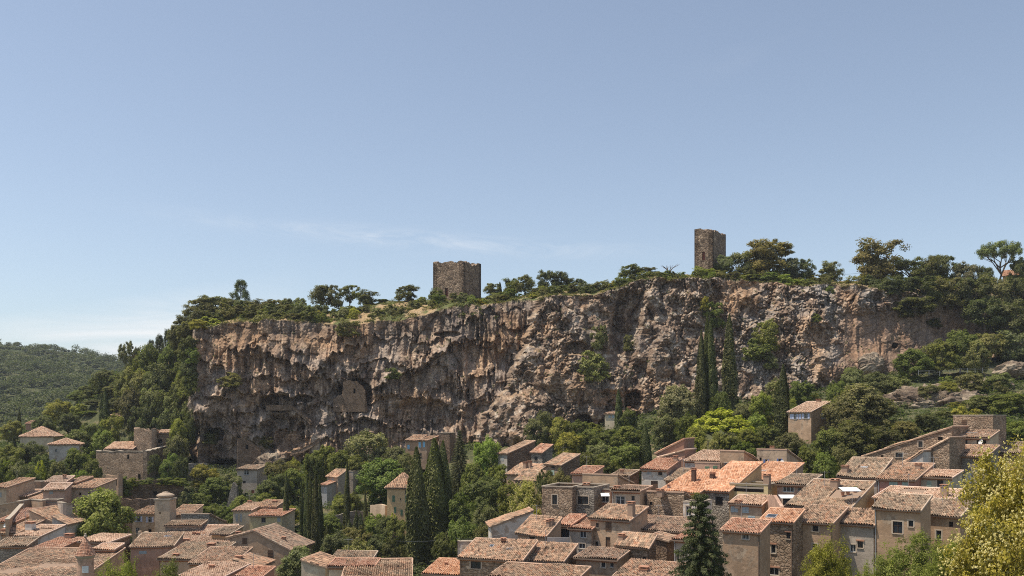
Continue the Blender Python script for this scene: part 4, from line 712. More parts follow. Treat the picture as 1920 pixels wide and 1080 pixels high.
H(124, 142, 152, 905, 894, 174, 'narrow tan house with its roof turned away behind the rose house', 'f', 'tan', 'tan', L=6, yaw=4)
H(133, 178, 196, 914, 898, 172, 'long house with a brown roof and two small square holes', 'f', 'sand', 'tan', win=[(F_, 150, 926, 4, 5, 'd'), (F_, 167, 924, 5, 4, 'd'), (F_, 132, 928, 4, 10, 'd')], yaw=4, L=8)
H(78, 108, 110, 938, 0, 160, 'boxed pink balcony room standing on the lane wall', 'flat', 'pinkish', 'tan', win=[(F_, 94, 942, 25, 3, 'd')], L=3, yaw=-6)
H(-8, 30, 36, 978, 954, 148, 'house with red-brown tiles and a satellite dish at the west edge', 'f', 'sand', 'red', L=9, yaw=2, dish=[(F_, 13, 984)])
H(55, 98, 128, 978, 957, 150, 'gabled house with purple-brown shutters folded open around one window', 'r', 'sand', 'tan', win=[(F_, 72, 978, 7, 8, 'o', 'brown')], L=8, yaw=2)
H(98, 124, 126, 982, 968, 149, 'white walled annex with three tall dark openings by the plane tree', 'r', 'palegrey', 'tan', win=[(F_, 106, 997, 4, 11, 'b'), (F_, 113, 996, 3, 10, 's', 'brown'), (F_, 119, 995, 3, 9, 's', 'brown')], L=6, yaw=0)
H(30, 76, 97, 1005, 985, 141, 'white house with a roof terrace sunk into mixed tiles', 'f', 'white', 'pink', holes=[(.3, .85, .35, .7)], L=6, yaw=8, side='white', chim=[(42, .5, 978, 1.1, 'white')])
H(2, 30, 48, 1000, 976, 143, 'brown tiled house beside the white chimney', 'f', 'tan', 'tan', L=7, yaw=6, chim=[(8, .1, 992, 1.0)])
H(-10, 50, 52, 1024, 1008, 134, 'old grey stone house with a humped ridge wall at the west edge', 'f', 'rubblegrey', 'grey', L=5, yaw=-10)
H(66, 112, 128, 1028, 1009, 132, 'low house with a small red-orange roof in front of the white house', 'f', 'brown', 'red', L=6, yaw=6, side='brown', chim=[(130, .9, 1000, 1.0)])
H(150, 205, 212, 1016, 1003, 134, 'small brown walled house with a pale roof in front of the plane tree', 'f', 'brown', 'pink', L=5, yaw=12, side='rubbledark')
H(176, 214, 218, 1030, 1024, 126, 'small pink terrace house with a white window beside the turret', 'f', 'pinkish', 'pink', L=3, yaw=0, win=[(F_, 184, 1036, 5, 8, 's', 'grey'), (F_, 204, 1046, 5, 8, 'w')])
H(-60, 142, 150, 1092, 1028, 112, 'wide hall roof of small flat mottled tiles beside the conical turret', 'f', 'tan', 'tan', L=16, yaw=-3)
H(92, 148, 150, 834, 822, 238, 'cream square villa with a hipped roof in the garden trees', 'h', 'palegrey', 'pink', win=[(F_, 105, 845, 5, 6, 'w'), (F_, 129, 846, 6, 6, 'w')], L=8, yaw=-18)
H(38, 100, 105, 819, 800, 262, 'broad pale roof of a villa seen between garden trees', 'h', 'cream', 'pink', L=10, yaw=-12, base=850)
H(206, 232, 236, 780, 771, 282, 'small farm roof at the foot of the wooded spur', 'f', 'pinkish', 'pink', L=8, yaw=-8, base=800)
H(230, 243, 246, 782, 779, 280, 'pink wall of an outbuilding with one dark opening', 'flat', 'pinkish', 'pink', win=[(F_, 236, 790, 3, 6, 'd')], L=5, yaw=-8, base=803)
H(48, 62, 64, 794, 789, 300, 'tiny red roof between the cypresses near the hill foot', 'f', 'redbrown', 'red', L=6, yaw=-10, base=806)
H(139, 152, 154, 768, 763, 330, 'tiny white roof on the slope under the far wood', 'f', 'white', 'pink', L=6, yaw=-12, base=782)
H(1880, 1935, 1940, 516, 504, 305, 'house on the cliff top with a bright orange roof', 'f', 'ochre', 'orange', L=8, yaw=30, base=530)
# bottom middle
H(565, 610, 640, 1062, 1050, 116, 'cream house at the bottom edge below the olive trees', 'r', 'cream', 'tan', L=6, yaw=10)
H(617, 700, 703, 1062, 1048, 112, 'house at the bottom edge with a long narrow red-brown roof', 'f', 'cream', 'red', L=4, yaw=2)
H(640, 770, 768, 1092, 1048, 105, 'wide patterned tile roof at the bottom edge near the cypresses', 'f', 'tan', 'tan', L=11, yaw=-6)
H(622, 696, 698, 1049, 1042, 121, 'low building with a thin grey roof behind the bottom-edge houses', 'f', 'grey', 'grey', L=4, yaw=2)
# ------------------------------------------------------------------ ruins, towers, garden walls
def ribbon(name, label, cat, pts, base=None, thick=.7, mat='rubble', closed=False, ops=(), jag=.5, kind=None, group=None, step=.9, seed=1, extra=None, coping=False):
    """masonry wall on a plan line. pts [(px, D, ytop)], top edge broken every `step` metres; ops [(segment, px, py, w, h)]"""
    W3 = [P3(p[0], p[2], p[1]) for p in pts]; o = W3[0].copy(); gz = min(float(ground_z(p.x, p.y)) for p in W3)-1 if base is None else min((HY-base)/F*p[1] for p in pts)
    rng = random.Random(seed); mb = MB(); root = bpy.data.objects.new(name, None); COL.objects.link(root); root.location = (o.x, o.y, gz); tag(root, label, cat, group, kind); root.empty_display_size = .5
    segs = list(zip(W3[:-1], W3[1:]))+([(W3[-1], W3[0])] if closed else []); cen = sum(W3, Vector())/len(W3); dark = []
    for i, (a, b) in enumerate(segs):
        A, B = Vector((a.x, a.y, 0)), Vector((b.x, b.y, 0)); dv = B-A; Ls = dv.length; u = dv/Ls; n_ = Vector((-u.y, u.x, 0))
        if closed: n_ = n_ if n_.dot(Vector((cen.x, cen.y, 0))-A) > 0 else -n_
        elif n_.y < 0: n_ = -n_
        k = max(1, int(Ls/step)); prof = [(0, a.z-gz)]
        for q in range(1, k): t = q/k; prof.append((Ls*t, a.z+(b.z-a.z)*t-gz+rng.uniform(-jag, jag*.5)))
        prof.append((Ls, b.z-gz)); oo = []
        for op in ops:
            if op[0] not in (i, '*'): continue
            t = (op[1]-CX)/F; s = (t*A.y-A.x)/(u.x-t*u.y); Yp = A.y+u.y*s; z = (HY-op[2])/F*Yp-gz; w_, h_ = op[3]*Yp/F, op[4]*Yp/F
            if not (w_/2 < s < Ls-w_/2):
                if op[0] != '*': note('OP', label, op)
                continue
            if op[0] == '*' and u.x*a.y-u.y*a.x < 0: continue
            oo.append((s-w_/2, s+w_/2, z-h_/2, z+h_/2)); dark.append((A-Vector((o.x, o.y, 0))+u*(s-w_/2)+n_*thick*.55+Vector((0, 0, z-h_/2)), u*w_, Vector((0, 0, h_)), n_*.05, op))
        A0 = A-Vector((o.x, o.y, 0)); P = lambda s, z: A0+u*s+Vector((0, 0, z))
        wall_mesh(mb, P, n_, prof, 0, oo, depth=thick*.55)
        for (s0, z0), (s1, z1) in zip(prof[:-1], prof[1:]): mb.poly([P(s0, z0), P(s1, z1), P(s1, z1)+n_*thick, P(s0, z0)+n_*thick])
        mb.poly([P(0, 0)+n_*thick, P(Ls, 0)+n_*thick]+[P(s, z)+n_*thick for s, z in reversed(prof)])
        for s_, z_ in ((0, prof[0][1]), (Ls, prof[-1][1])): mb.poly([P(s_, 0), P(s_, z_), P(s_, z_)+n_*thick, P(s_, 0)+n_*thick])
        if coping:
            cbm = MB(); nn_ = max(2, int(Ls/1.1))
            for q in range(nn_):
                t0, t1 = q/nn_, (q+1)/nn_-.02/Ls; za, zb = np.interp([t0*Ls, t1*Ls], [p[0] for p in prof], [p[1] for p in prof]); cbm.obox(P(t0*Ls, float(za)+.01)-n_*.08, P(t1*Ls, float(zb)+.01)-P(t0*Ls, float(za)+.01), n_*(thick+.16), Vector((0, 0, .14)))
            cbm.build('coping', MORT, root)
    mb.build('masonry', wmat(mat), root)
    for O, a, b, c, op in dark: MB().obox(O, a, b, c).build('opening', DARK if len(op) < 6 else flat('shutter_'+op[5], SH[op[5]]), root)
    if extra: extra(root, gz, o)
    return root
def closed_tower(x0, x1, xs, D, yaw, tF, tR, base, **k):
    ya = R(yaw); (ox, oy), W = front_solve(x0, x1, D, ya); bx0, by0 = ox+math.cos(ya)*W, oy-math.sin(ya)*W; d = (math.sin(ya), math.cos(ya)); t = (xs-CX)/F; L = (t*by0-bx0)/(d[0]-t*d[1])
    pts = []
    for s, y in tF: X_, Y_ = ox+(bx0-ox)*s, oy+(by0-oy)*s; pts.append((CX+F*X_/Y_, Y_, y))
    for s, y in tR: X_, Y_ = bx0+d[0]*L*s, by0+d[1]*L*s; pts.append((CX+F*X_/Y_, Y_, y))
    X_, Y_ = ox+d[0]*L, oy+d[1]*L; pts.append((CX+F*X_/Y_, Y_, tF[0][1]+2))
    return ribbon(pts=pts, base=base, closed=True, **k)
def tuft(z): pass
closed_tower(812, 869, 902, 284, 24, [(0, 492), (.2, 494), (.35, 492), (.6, 489), (.85, 489), (1, 490)], [(.35, 493), (.5, 499), (.62, 496), (1, 495)], 575, name='square_tower', label='broad square ruined watchtower of dark rubble with a tall red-brown doorway', cat='tower', thick=1.5, mat='tower', ops=[(2, 837, 548, 6, 16, 'red'), (2, 838, 508, 2, 5), (1, 826, 510, 1.5, 3)], jag=.7, step=.7, seed=3)
closed_tower(1302, 1336, 1361, 281, 26, [(0, 430), (.32, 428), (.62, 433), (1, 432)], [(.4, 433), (.55, 437), (1, 440)], 532, name='square_tower', label='tall slim ruined watchtower of dark coursed stone with a pointed red-brown window', cat='tower', thick=1.3, mat='tower', ops=[('*', 1319, 480, 5.5, 16, 'red'), ('*', 1323.5, 447, 1.5, 5)], jag=.5, step=.7, seed=5)
_dc = min(cliffpt(px_, py_).y for px_ in (628, 645, 660, 675, 688) for py_ in (725, 740, 755))-.3
ribbon('cliff_dwelling', 'stone cliff dwelling walled into the rock with one dark window', 'ruin', [(625, _dc+.8, 748), (634, _dc+.5, 741), (642, _dc+.3, 738), (643.5, _dc, 716), (652, _dc, 713), (668, _dc, 714), (677, _dc, 722), (684, _dc, 733), (689, _dc+.5, 762)], base=772, thick=6, mat='cliffstone', jag=.3, step=.6, seed=31, ops=[(4, 664.5, 733, 4, 9)])
_dt = min(cliffpt(px_, 766).y for px_ in (500, 515, 530, 545))
# roofless stone ruin in the west
ribbon('ruined_house', 'large roofless rubble-stone ruin with two dark slit openings and ivy on its corner', 'ruin', [(180, 236, 846), (276, 232, 846), (323, 250, 834), (240, 258, 838)], thick=1.1, mat='rubble', closed=True, ops=[(0, 240, 857, 5, 9), (0, 261, 894, 6, 11), (0, 186, 893, 3, 5), (1, 302, 858, 4, 10)], jag=.25, seed=8, base=905, coping=True)
ribbon('ruined_house', 'tall inner block of the roofless ruin with bright broken wall tops', 'ruin', [(251, 244, 804), (290, 242, 803), (300, 250, 806), (258, 252, 802)], thick=.8, mat='rubble', closed=True, jag=.7, seed=12, base=850)
H(197, 248, 260, 842, 829, 241, 'remaining strip of tiled roof inside the big roofless ruin', 'f', 'rubble', 'pink', L=7, yaw=-4, base=850, cat='ruin', name='ruined_house')
H(291, 320, 328, 812, 806, 246, 'small tiled stone block with an arched recess behind the ruin', 'f', 'rubble', 'pink', win=[(F_, 300, 827, 8, 7, 'd')], L=6, yaw=-4, base=850)
ribbon('garden_wall', 'ruined wall with ivy and a blocked opening above the plane tree', 'wall', [(196, 190, 896), (199, 190, 890), (222, 189, 889), (226, 196, 900)], thick=.7, mat='brown', jag=.3, ops=[(1, 211, 905, 20, 12)], seed=4, base=925)
ribbon('retaining_wall', 'long brown retaining wall with ivy hanging over its top', 'wall', [(222, 196, 902), (250, 196, 901), (300, 198, 899), (345, 200, 900)], thick=.9, mat='rubbledark', jag=.2, seed=14, ops=[(1, 291, 925, 6, 8)])
ribbon('retaining_wall', 'lower terrace of the brown retaining wall near the turret', 'wall', [(228, 184, 936), (262, 184, 935), (292, 185, 936)], thick=.8, mat='rubbledark', jag=.2, seed=15)
ribbon('lane_wall', 'rendered lane wall curving below the rose coloured house', 'wall', [(-6, 160, 948), (35, 160, 941), (58, 162, 937), (80, 158, 939)], thick=.5, mat='brown', jag=0, coping=True)
ribbon('lane_wall', 'grey lane wall running from the balcony room to the plane tree', 'wall', [(108, 158, 942), (118, 152, 944), (136, 154, 946)], thick=.5, mat='grey', jag=0, coping=True)
ribbon('lane_wall', 'sloping tan side wall along the alley beside the satellite dish house', 'wall', [(10, 142, 975), (20, 150, 966), (38, 160, 946)], thick=.5, mat='tan', jag=0, coping=True)
ribbon('parapet_wall', 'battlement-like parapet with two merlons beside the mansion', 'wall', [(258, 148, 1010), (258.5, 148, 996), (263, 148, 996), (263.5, 148, 1003), (269, 148, 1003), (269.5, 148, 997), (276, 148, 997), (277, 148, 1002), (294, 148, 1000)], thick=.6, mat='sand', jag=0)
ribbon('stone_pinnacle', 'pointed leftover spike of a ruined wall among bushes', 'ruin', [(426, 202, 948), (430, 202, 925), (437, 202, 904), (443, 202, 912), (445, 202, 945)], thick=1.3, mat='rubblegrey', jag=.5, seed=21, step=.6)
ribbon('ruined_wall', 'ruined cave-house wall with a slit window at the cliff foot', 'ruin', [(341, 232, 872), (345, 232, 868), (353, 232, 871), (355, 232, 869), (383, 234, 868), (386, 236, 880)], thick=.7, mat='rubblegrey', jag=.2, seed=22, ops=[(3, 0, 0, 0, 0)][:0], base=900)
ribbon('arched_wall', 'tall pale wall patching the cliff base above the cave house', 'wall', [(444, 236, 830), (446, 236, 822), (470, 237, 828), (488, 238, 842), (492, 239, 872)], thick=.9, mat='cliffstone', jag=.4, seed=23, ops=[(1, 463, 838, 5, 8)], base=885)
def rail_wall(name, label, cat, pts, hgt, thick, mat):
    P_ = [P3(*p) for p in pts]; o = P_[0]; mb = MB(); root = bpy.data.objects.new(name, None); COL.objects.link(root); root.location = o; tag(root, label, cat)
    for a, b in zip(P_[:-1], P_[1:]): n_ = Vector((-(b-a).y, (b-a).x, 0)).normalized(); n_ = n_ if n_.y > 0 else -n_; mb.obox(a-o-Vector((0, 0, hgt)), b-a, n_*thick, Vector((0, 0, hgt-.004)))
    mb.build('masonry', wmat(mat), root); cm_ = MB()
    for a, b in zip(P_[:-1], P_[1:]): n_ = Vector((-(b-a).y, (b-a).x, 0)).normalized(); n_ = n_ if n_.y > 0 else -n_; cm_.obox(a-o-n_*.1, b-a, n_*(thick+.2), Vector((0, 0, .16)))
    cm_.build('coping', wmat('cliffstone'), root)
rail_wall('terrace_parapet', 'reddish parapet of a rock-cut terrace high on the cliff face', 'wall', [(499, 761, _dt+.6), (547, 761, _dt)], 1.3, 3.0, 'cliffstone')
rail_wall('stair_parapet', 'sloping parapet of the stair cut down the cliff face', 'wall', [(548, 762, _dt-.1), (562, 772, _dt-.6), (582, 791, _dt-1.2)], .9, 2.5, 'cliffstone')
rail_wall('stair_parapet', 'low ramp wall descending to the foot of the cliff stair', 'wall', [(546, 846, 244), (566, 842, 243), (584, 832, 242), (598, 822, 241.5)], 1.0, .5, 'rubbledark')
ribbon('gate_pillar', 'small rounded ruin post with a white stone beside the ramp', 'ruin', [(584, 243, 818), (592, 243, 816), (598, 243, 824), (599, 243, 838)], thick=.9, mat='rubblegrey', jag=.2, base=850)
ribbon('garden_wall', 'low dry-stone garden wall behind the small conifers', 'wall', [(628, 182, 966), (645, 183, 962), (668, 184, 958), (690, 185, 960)], thick=.5, mat='rubblegrey', jag=.2)
ribbon('garden_wall', 'pale stone patio wall beside the orange-tan villa', 'wall', [(694, 186, 947), (712, 184, 945), (722, 182, 948)], thick=.5, mat='sand', jag=.1)
ribbon('garden_wall', 'low pale wall standing on the cliff top between the oaks', 'wall', [(546, 286, 576), (592, 286, 575)], thick=.5, mat='sand', jag=0, base=585)
ribbon('garden_wall', 'wall of the tall sunlit court behind the skylight house', 'wall', [(858, 112, 1016), (862, 112, 1016), (896, 111, 1016)], thick=.5, mat='grey', jag=0, coping=True)
ribbon('garden_wall', 'bare plaster wall beside the house row, catching the sun on its sloping end', 'wall', [(1445, 118, 930), (1456, 112, 928), (1470, 108, 950)], thick=.4, mat='pinkish', jag=0)
ribbon('terrace_wall', 'low terrace parapet of grey boards in front of the glazed veranda', 'wall', [(1026, 106, 1008), (1067, 106, 1008)], thick=.15, mat='bluegrey', jag=0, base=1030)
ribbon('ruined_wall', 'broken stone wall on the crest of the wooded spur', 'ruin', [(243, 296, 668), (252, 296, 664), (262, 296, 667), (270, 297, 672)], thick=.9, mat='rubbledark', jag=.6, base=690)
# free standing rocks
def rock(label, px, py, D, w_, h_, seed, mat=None, base=None):
    k1, k2_ = 70, 110; th = np.linspace(0, math.pi, k1); ph_ = np.linspace(0, 2*math.pi, k2_); TH, PH = np.meshgrid(th, ph_, indexing='ij')
    x, y, z = np.sin(TH)*np.cos(PH), np.sin(TH)*np.sin(PH), np.cos(TH); a_, b_ = x*w_+y*w_*.45, z*h_+y*w_*.3; wq = (fbm(a_*.6+seed, b_*.6, 3, seed)-.5)*2.5
    f = .50+.75*fbm(a_*.28+seed, b_*.34+5, 5, seed)+.10*np.clip(np.subtract(*worley(a_*.55+wq+seed, b_*.7+wq, seed)[1::-1]), 0, .6)*3+.16*np.clip(np.subtract(*worley(a_*1.3+wq, b_*1.5, seed+3)[1::-1]), 0, .6)
    V_ = np.stack([x*f*w_, y*f*w_*.6, z*f*h_], -1).reshape(-1, 3); I_ = np.arange(k1*k2_).reshape(k1, k2_); Q_ = np.stack([I_[:-1, :-1], I_[1:, :-1], I_[1:, 1:], I_[:-1, 1:]], -1).reshape(-1, 4)
    nb_ = fbm(a_*.5+seed, b_*.5, 5, seed+8).ravel(); cc = np.array([.20, .15, .112])+(np.array([.42, .34, .25])-np.array([.20, .15, .112]))*sst(.35, .7, nb_)[:, None]; cc = np.concatenate([cc, np.ones((len(cc), 1))], 1); p = P3(px, py, D)
    return tag(link('boulder', npmesh('boulder', V_, Q_, False, {'rock': ('POINT', cc)}), ROCK, None, p), label, 'boulder')
rock('grey boulder bulging from the west end of the cliff foot', 376, 772, 259, 3.6, 4.8, 2)
rock('rounded boulder perched on the terrace below the flat brown cliff wall', 1634, 684, 246, 3.2, 2.8, 3)
rock('long pale crag sticking out of the bushes above the dark outcrop', 1772, 737, 224, 7, 2.2, 5)
rock('dark overhanging outcrop behind the stepped house', 1748, 768, 216, 13, 5.0, 6)
rock('pale boulder heap at the eastern end of the terrace', 1905, 694, 238, 5, 2.2, 7)
rock('whitish crag beside the path on the eastern terrace', 1850, 724, 228, 6, 2.2, 9)
rock('tan rock shoulder in front of the cave house at the cliff foot', 508, 872, 236, 4.5, 3, 8)
rock('knobbly sunlit crag above the green trees at the foot of the buttress', 958, 806, 246, 6, 4.0, 10)
# conical turret by the wide hall roof
def cone_turret():
    c = P3(160, 1042, 108); g = float(ground_z(c.x, c.y))-.5; root = bpy.data.objects.new('turret', None); COL.objects.link(root); root.location = (c.x, c.y, g); tag(root, 'round rose turret with a conical cap of red scale tiles', 'tower'); h = c.z-g; r_ = .93
    MB().lathe([(r_, 0), (r_, h)], 28).build('wall', wmat('pinkish'), root); MB().lathe([(r_+.02, h-.25), (r_+.14, h-.1), (r_+.2, h+.06), (r_+.02, h+.08)], 28).build('cornice', MORT, root)
    prof = []; n_ = 13; top = (1042-1007)/F*108
    Vs, Fs, As = [], [], []; rng = random.Random(3); rb = MB().lathe([(r_+.16, h+.07), (.02, h+top)], 28).build('roof', CLAY, root)
    mbt = MB(); rnd_ = []
    for i in range(n_):
        t0, t1 = i/n_, (i+1.25)/n_; ra, rb_ = (r_+.22)*(1-t0)+.02, max(.02, (r_+.16)*(1-min(1, t1))+.02); za, zb = h+.09+top*t0+.03, h+.09+top*min(1, t1); k = max(6, int(2*math.pi*ra/.17))
        for j in range(k):
            a0, a1 = 2*math.pi*(j+.03+.5*(i % 2))/k, 2*math.pi*(j+.97+.5*(i % 2))/k; am = (a0+a1)/2; mbt.poly([(ra*math.cos(a0), ra*math.sin(a0), za), ((ra+.05)*math.cos(am), (ra+.05)*math.sin(am), za-.02), (rb_*math.cos(am)*1.04, rb_*math.sin(am)*1.04, zb+.02), (rb_*math.cos(a0), rb_*math.sin(a0), zb)]); mbt.poly([((ra+.05)*math.cos(am), (ra+.05)*math.sin(am), za-.02), (ra*math.cos(a1), ra*math.sin(a1), za), (rb_*math.cos(a1), rb_*math.sin(a1), zb), (rb_*math.cos(am)*1.04, rb_*math.sin(am)*1.04, zb+.02)]); q = rng.random(); rnd_ += [q, q]
    me = mbt.mesh('roof_tiles'); a = me.attributes.new('rnd', 'FLOAT', 'FACE'); a.data.foreach_set('value', rnd_); tag(link('roof_tiles', me, tmat('red'), rb), kind='stuff')
    MB().lathe([(.16, h+top), (.2, h+top+.12), (.1, h+top+.26), (.14, h+top+.36), (0, h+top+.48)], 12).build('finial', MORT, root)
    MB().obox((-.45+.5, -r_-.03, h-1.9), (.75, 0, 0), (0, .1, 0), (0, 0, .8)).build('shutter', flat('shutter_white', SH['white'], .6), root)
cone_turret()
# awnings, pergola, wires, poles
def thing(name, label, cat, p, group=None): o = bpy.data.objects.new(name, None); COL.objects.link(o); o.location = p; tag(o, label, cat, group); return o
def awning(label, px0, px1, py, D, dep=1.4):
    a, b = P3(px0, py, D), P3(px1, py, D); c = (a+b)/2; t = thing('awning', label, 'awning', c); w_ = (b-a).length/2; MB().obox((-w_, -dep, -.35), (2*w_, 0, 0), (0, dep, .35), (0, 0, .04)).build('canvas', WHITE, t)
    for s in (-1, 1): MB().tube([(s*w_*.95, 0, -.4), (s*w_*.95, -dep*.95, -.36)], .025).build('arm', METAL, t)
awning('white awning rolled out under the barred window of the salmon house', 1459, 1488, 928, 119)
awning('off-white sun blind over the planted roof terrace', 1572, 1606, 914, 108, 1.6)
awning('small white blind on the red walled terrace house', 1126, 1142, 925, 125, .9)
def wire(label, a, b, sag=.6, r_=.02, name='power_line'):
    a, b = P3(*a), P3(*b); pts = [a.lerp(b, t/14)-Vector((0, 0, 4*sag*(t/14)*(1-t/14))) for t in range(15)]; m_ = MB().tube([p-a for p in pts], r_, 4).build(name, METAL, None, a); tag(m_, label, 'cable')
wire('thin cable strung from the skylight house towards the dark cypresses', (856, 1010, 110), (944, 1000, 118), .3)
wire('cable crossing in front of the tall cypress beside the lone villa', (715, 1012, 150), (885, 1006, 150), .5)
wire('power line running along the cliff top past the lone oak', (1517, 513, 292), (1660, 504, 300), 1.0, .04)
def pole(label, px, ytop, D, h=None, cat='pole'):
    p = P3(px, ytop, D); g = float(ground_z(p.x, p.y)) if D < 262 else cap_z(px, D); t = thing('utility_pole', label, cat, (p.x, p.y, g-.3)); hh = max(2, p.z-g+.3); MB().tube([(0, 0, 0), (0, 0, hh)], [.14, .09], 8).build('post', WOOD, t); MB().box(-.7, .7, -.06, .06, hh-.6, hh-.48).build('crossarm', WOOD, t)
pole('wooden utility pole on the cliff top between the oaks', 1517, 507, 292)
pole('thin grey pole rising from the olive bushes by the great cypress', 738, 1000, 152)
def fence(label, pts, hgt=1.3):
    P_ = [P3(*p) for p in pts]; o = P_[0]; t = thing('railing', label, 'railing', o); k = 0
    for a, b in zip(P_[:-1], P_[1:]):
        n_ = max(2, int((b-a).length/2.2))
        for q in range(n_): c = a.lerp(b, q/n_)-o; MB().tube([c, c+Vector((0, 0, hgt))], .05, 5).build('post', METAL, t)
        for z in (.45, .9, hgt-.05): MB().tube([a-o+Vector((0, 0, z)), b-o+Vector((0, 0, z))], .02, 4).build('rail', METAL, t)
fence('thin metal railing along the terrace path below the brown cliff wall', [(1722, 703, 236), (1762, 705, 235), (1800, 700, 236), (1870, 698, 240)])
# white plastic table pieces and pots on the planted terrace
for i, (px, py, D, c_) in enumerate([(1580, 926, 109.5, 'red clay pot with a leafy plant beside the terrace door'), (1590, 925, 109.6, 'clay pot of yellow flowers in the middle of the roof terrace'), (1603, 923, 110, 'clay pot with a tall shrub at the far end of the roof terrace')]):
    t = thing('flower_pot', c_, 'flower pot', P3(px, py, D)-Vector((0, 0, .2))); MB().lathe([(.0, 0), (.16, 0), (.24, .4), (.27, .4), (.27, .46), (.2, .46), (.0, .42)], 12).build('pot', CLAY, t)
    POTS = globals().setdefault('POTS', []); POTS.append(t)
# ------------------------------------------------------------------ vegetation
def leafmesh(name, cen, rad, per, size, seed, upb=.35, asp=.62, vert=1.0, outc=(0, 0, .45), extra=None):
    rng = np.random.default_rng(seed); cen = np.asarray(cen, float); rad = np.asarray(rad, float); nc_ = len(cen); k = nc_*per; ci = np.repeat(np.arange(nc_), per)
    d = rng.normal(size=(k, 3)); d /= np.linalg.norm(d, axis=1)[:, None]; rr = rng.random(k)**.45
    P = cen[ci]+d*(rad[ci]*rr)[:, None]*np.array([1, 1, vert*.8]); out = P-np.array(outc); out /= np.maximum(np.linalg.norm(out, axis=1), 1e-3)[:, None]
    nm = d*.8+out*.7+rng.normal(size=(k, 3))*.55+np.array([0, 0, upb]); nm /= np.linalg.norm(nm, axis=1)[:, None]
    t = rng.normal(size=(k, 3)); t -= (t*nm).sum(1)[:, None]*nm; t /= np.linalg.norm(t, axis=1)[:, None]; b = np.cross(nm, t); sz = size*(.6+.8*rng.random(k))[:, None]
    V_ = np.stack([P-t*sz, P+b*sz*asp-t*sz*.1, P+t*sz, P-b*sz*asp+t*sz*.15], 1).reshape(-1, 3); Q_ = np.arange(k*4).reshape(k, 4)
    cr_ = rng.random(nc_); rn = cr_[ci]*.55+rng.random(k)*.45
    return npmesh(name, V_, Q_, False, {'rnd': ('FACE', rn)})
def sph(n_, rng, zmin=-.35):
    out = []
    while len(out) < n_:
        v = rng.normal(size=3); v /= np.linalg.norm(v)
        if v[2] > zmin: out.append(v)
    return np.array(out)
def trunk_mesh(h0, h1, r0, limbs, seed, spread=.3, ztop=.8, asp=1.0):
    rng = random.Random(seed); mb = MB(); p = [Vector((0, 0, 0))]; 
    for i in range(1, 5): p.append(Vector((rng.uniform(-.03, .03), rng.uniform(-.03, .03), h1*i/4)))
    mb.tube(p, [r0, r0*.85, r0*.75, r0*.66, r0*.5], 7)
    for i in range(limbs):
        a = 2*math.pi*(i+rng.random()*.6)/limbs; s = p[3] if i % 2 else p[4]; e = Vector((math.cos(a)*spread, math.sin(a)*spread, ztop*(.8+.25*rng.random()))); m_ = s.lerp(e, .5)+Vector((rng.uniform(-.05, .05), rng.uniform(-.05, .05), .03))
        mb.tube([s, m_, e], [r0*.5, r0*.33, r0*.12], 5)
        for q in range(2): e2 = m_+Vector((math.cos(a+rng.uniform(-1, 1))*spread*.6, math.sin(a+rng.uniform(-1, 1))*spread*.6, ztop*.2*rng.random()+.08)); mb.tube([m_, e2], [r0*.25, r0*.08], 4)
    return mb.mesh('trunk')
def folmat(name, stops, trans=.40, tint=True):
    m, n, l, b = newmat(name, .62, .22); nt = m.node_tree; a = n.new('ShaderNodeAttribute'); a.attribute_name = 'rnd'; r = ramp(n, stops); l.new(a.outputs['Fac'], r.inputs[0]); oi = n.new('ShaderNodeObjectInfo')
    c = mixn(n, l, r.outputs[0], oi.outputs['Color'], 1.0, 'MULTIPLY'); l.new(c, b.inputs['Base Color']); tr = n.new('ShaderNodeBsdfTranslucent'); l.new(mixn(n, l, c, (1.0, 1.25, .55), 1.0, 'MULTIPLY'), tr.inputs[0]); ms = n.new('ShaderNodeMixShader'); ms.inputs[0].default_value = trans; l.new(b.outputs[0], ms.inputs[1]); l.new(tr.outputs[0], ms.inputs[2]); l.new(ms.outputs[0], n['Material Output'].inputs[0]); return m
LEAF = folmat('foliage', [(0, (.50, .52, .40)), (.5, (.95, 1.0, .72)), (1, (1.5, 1.5, 1.12))]); NEEDLE = folmat('needles', [(0, (.35, .4, .35)), (.6, (.8, .85, .75)), (1, (1.3, 1.35, 1.2))], .28); BLOS = folmat('blossom', [(0, (.62, .50, .17)), (1, (.76, .66, .32))], .25)
BARK = flat('bark', (.13, .10, .075), .95, .05, .3, 3)
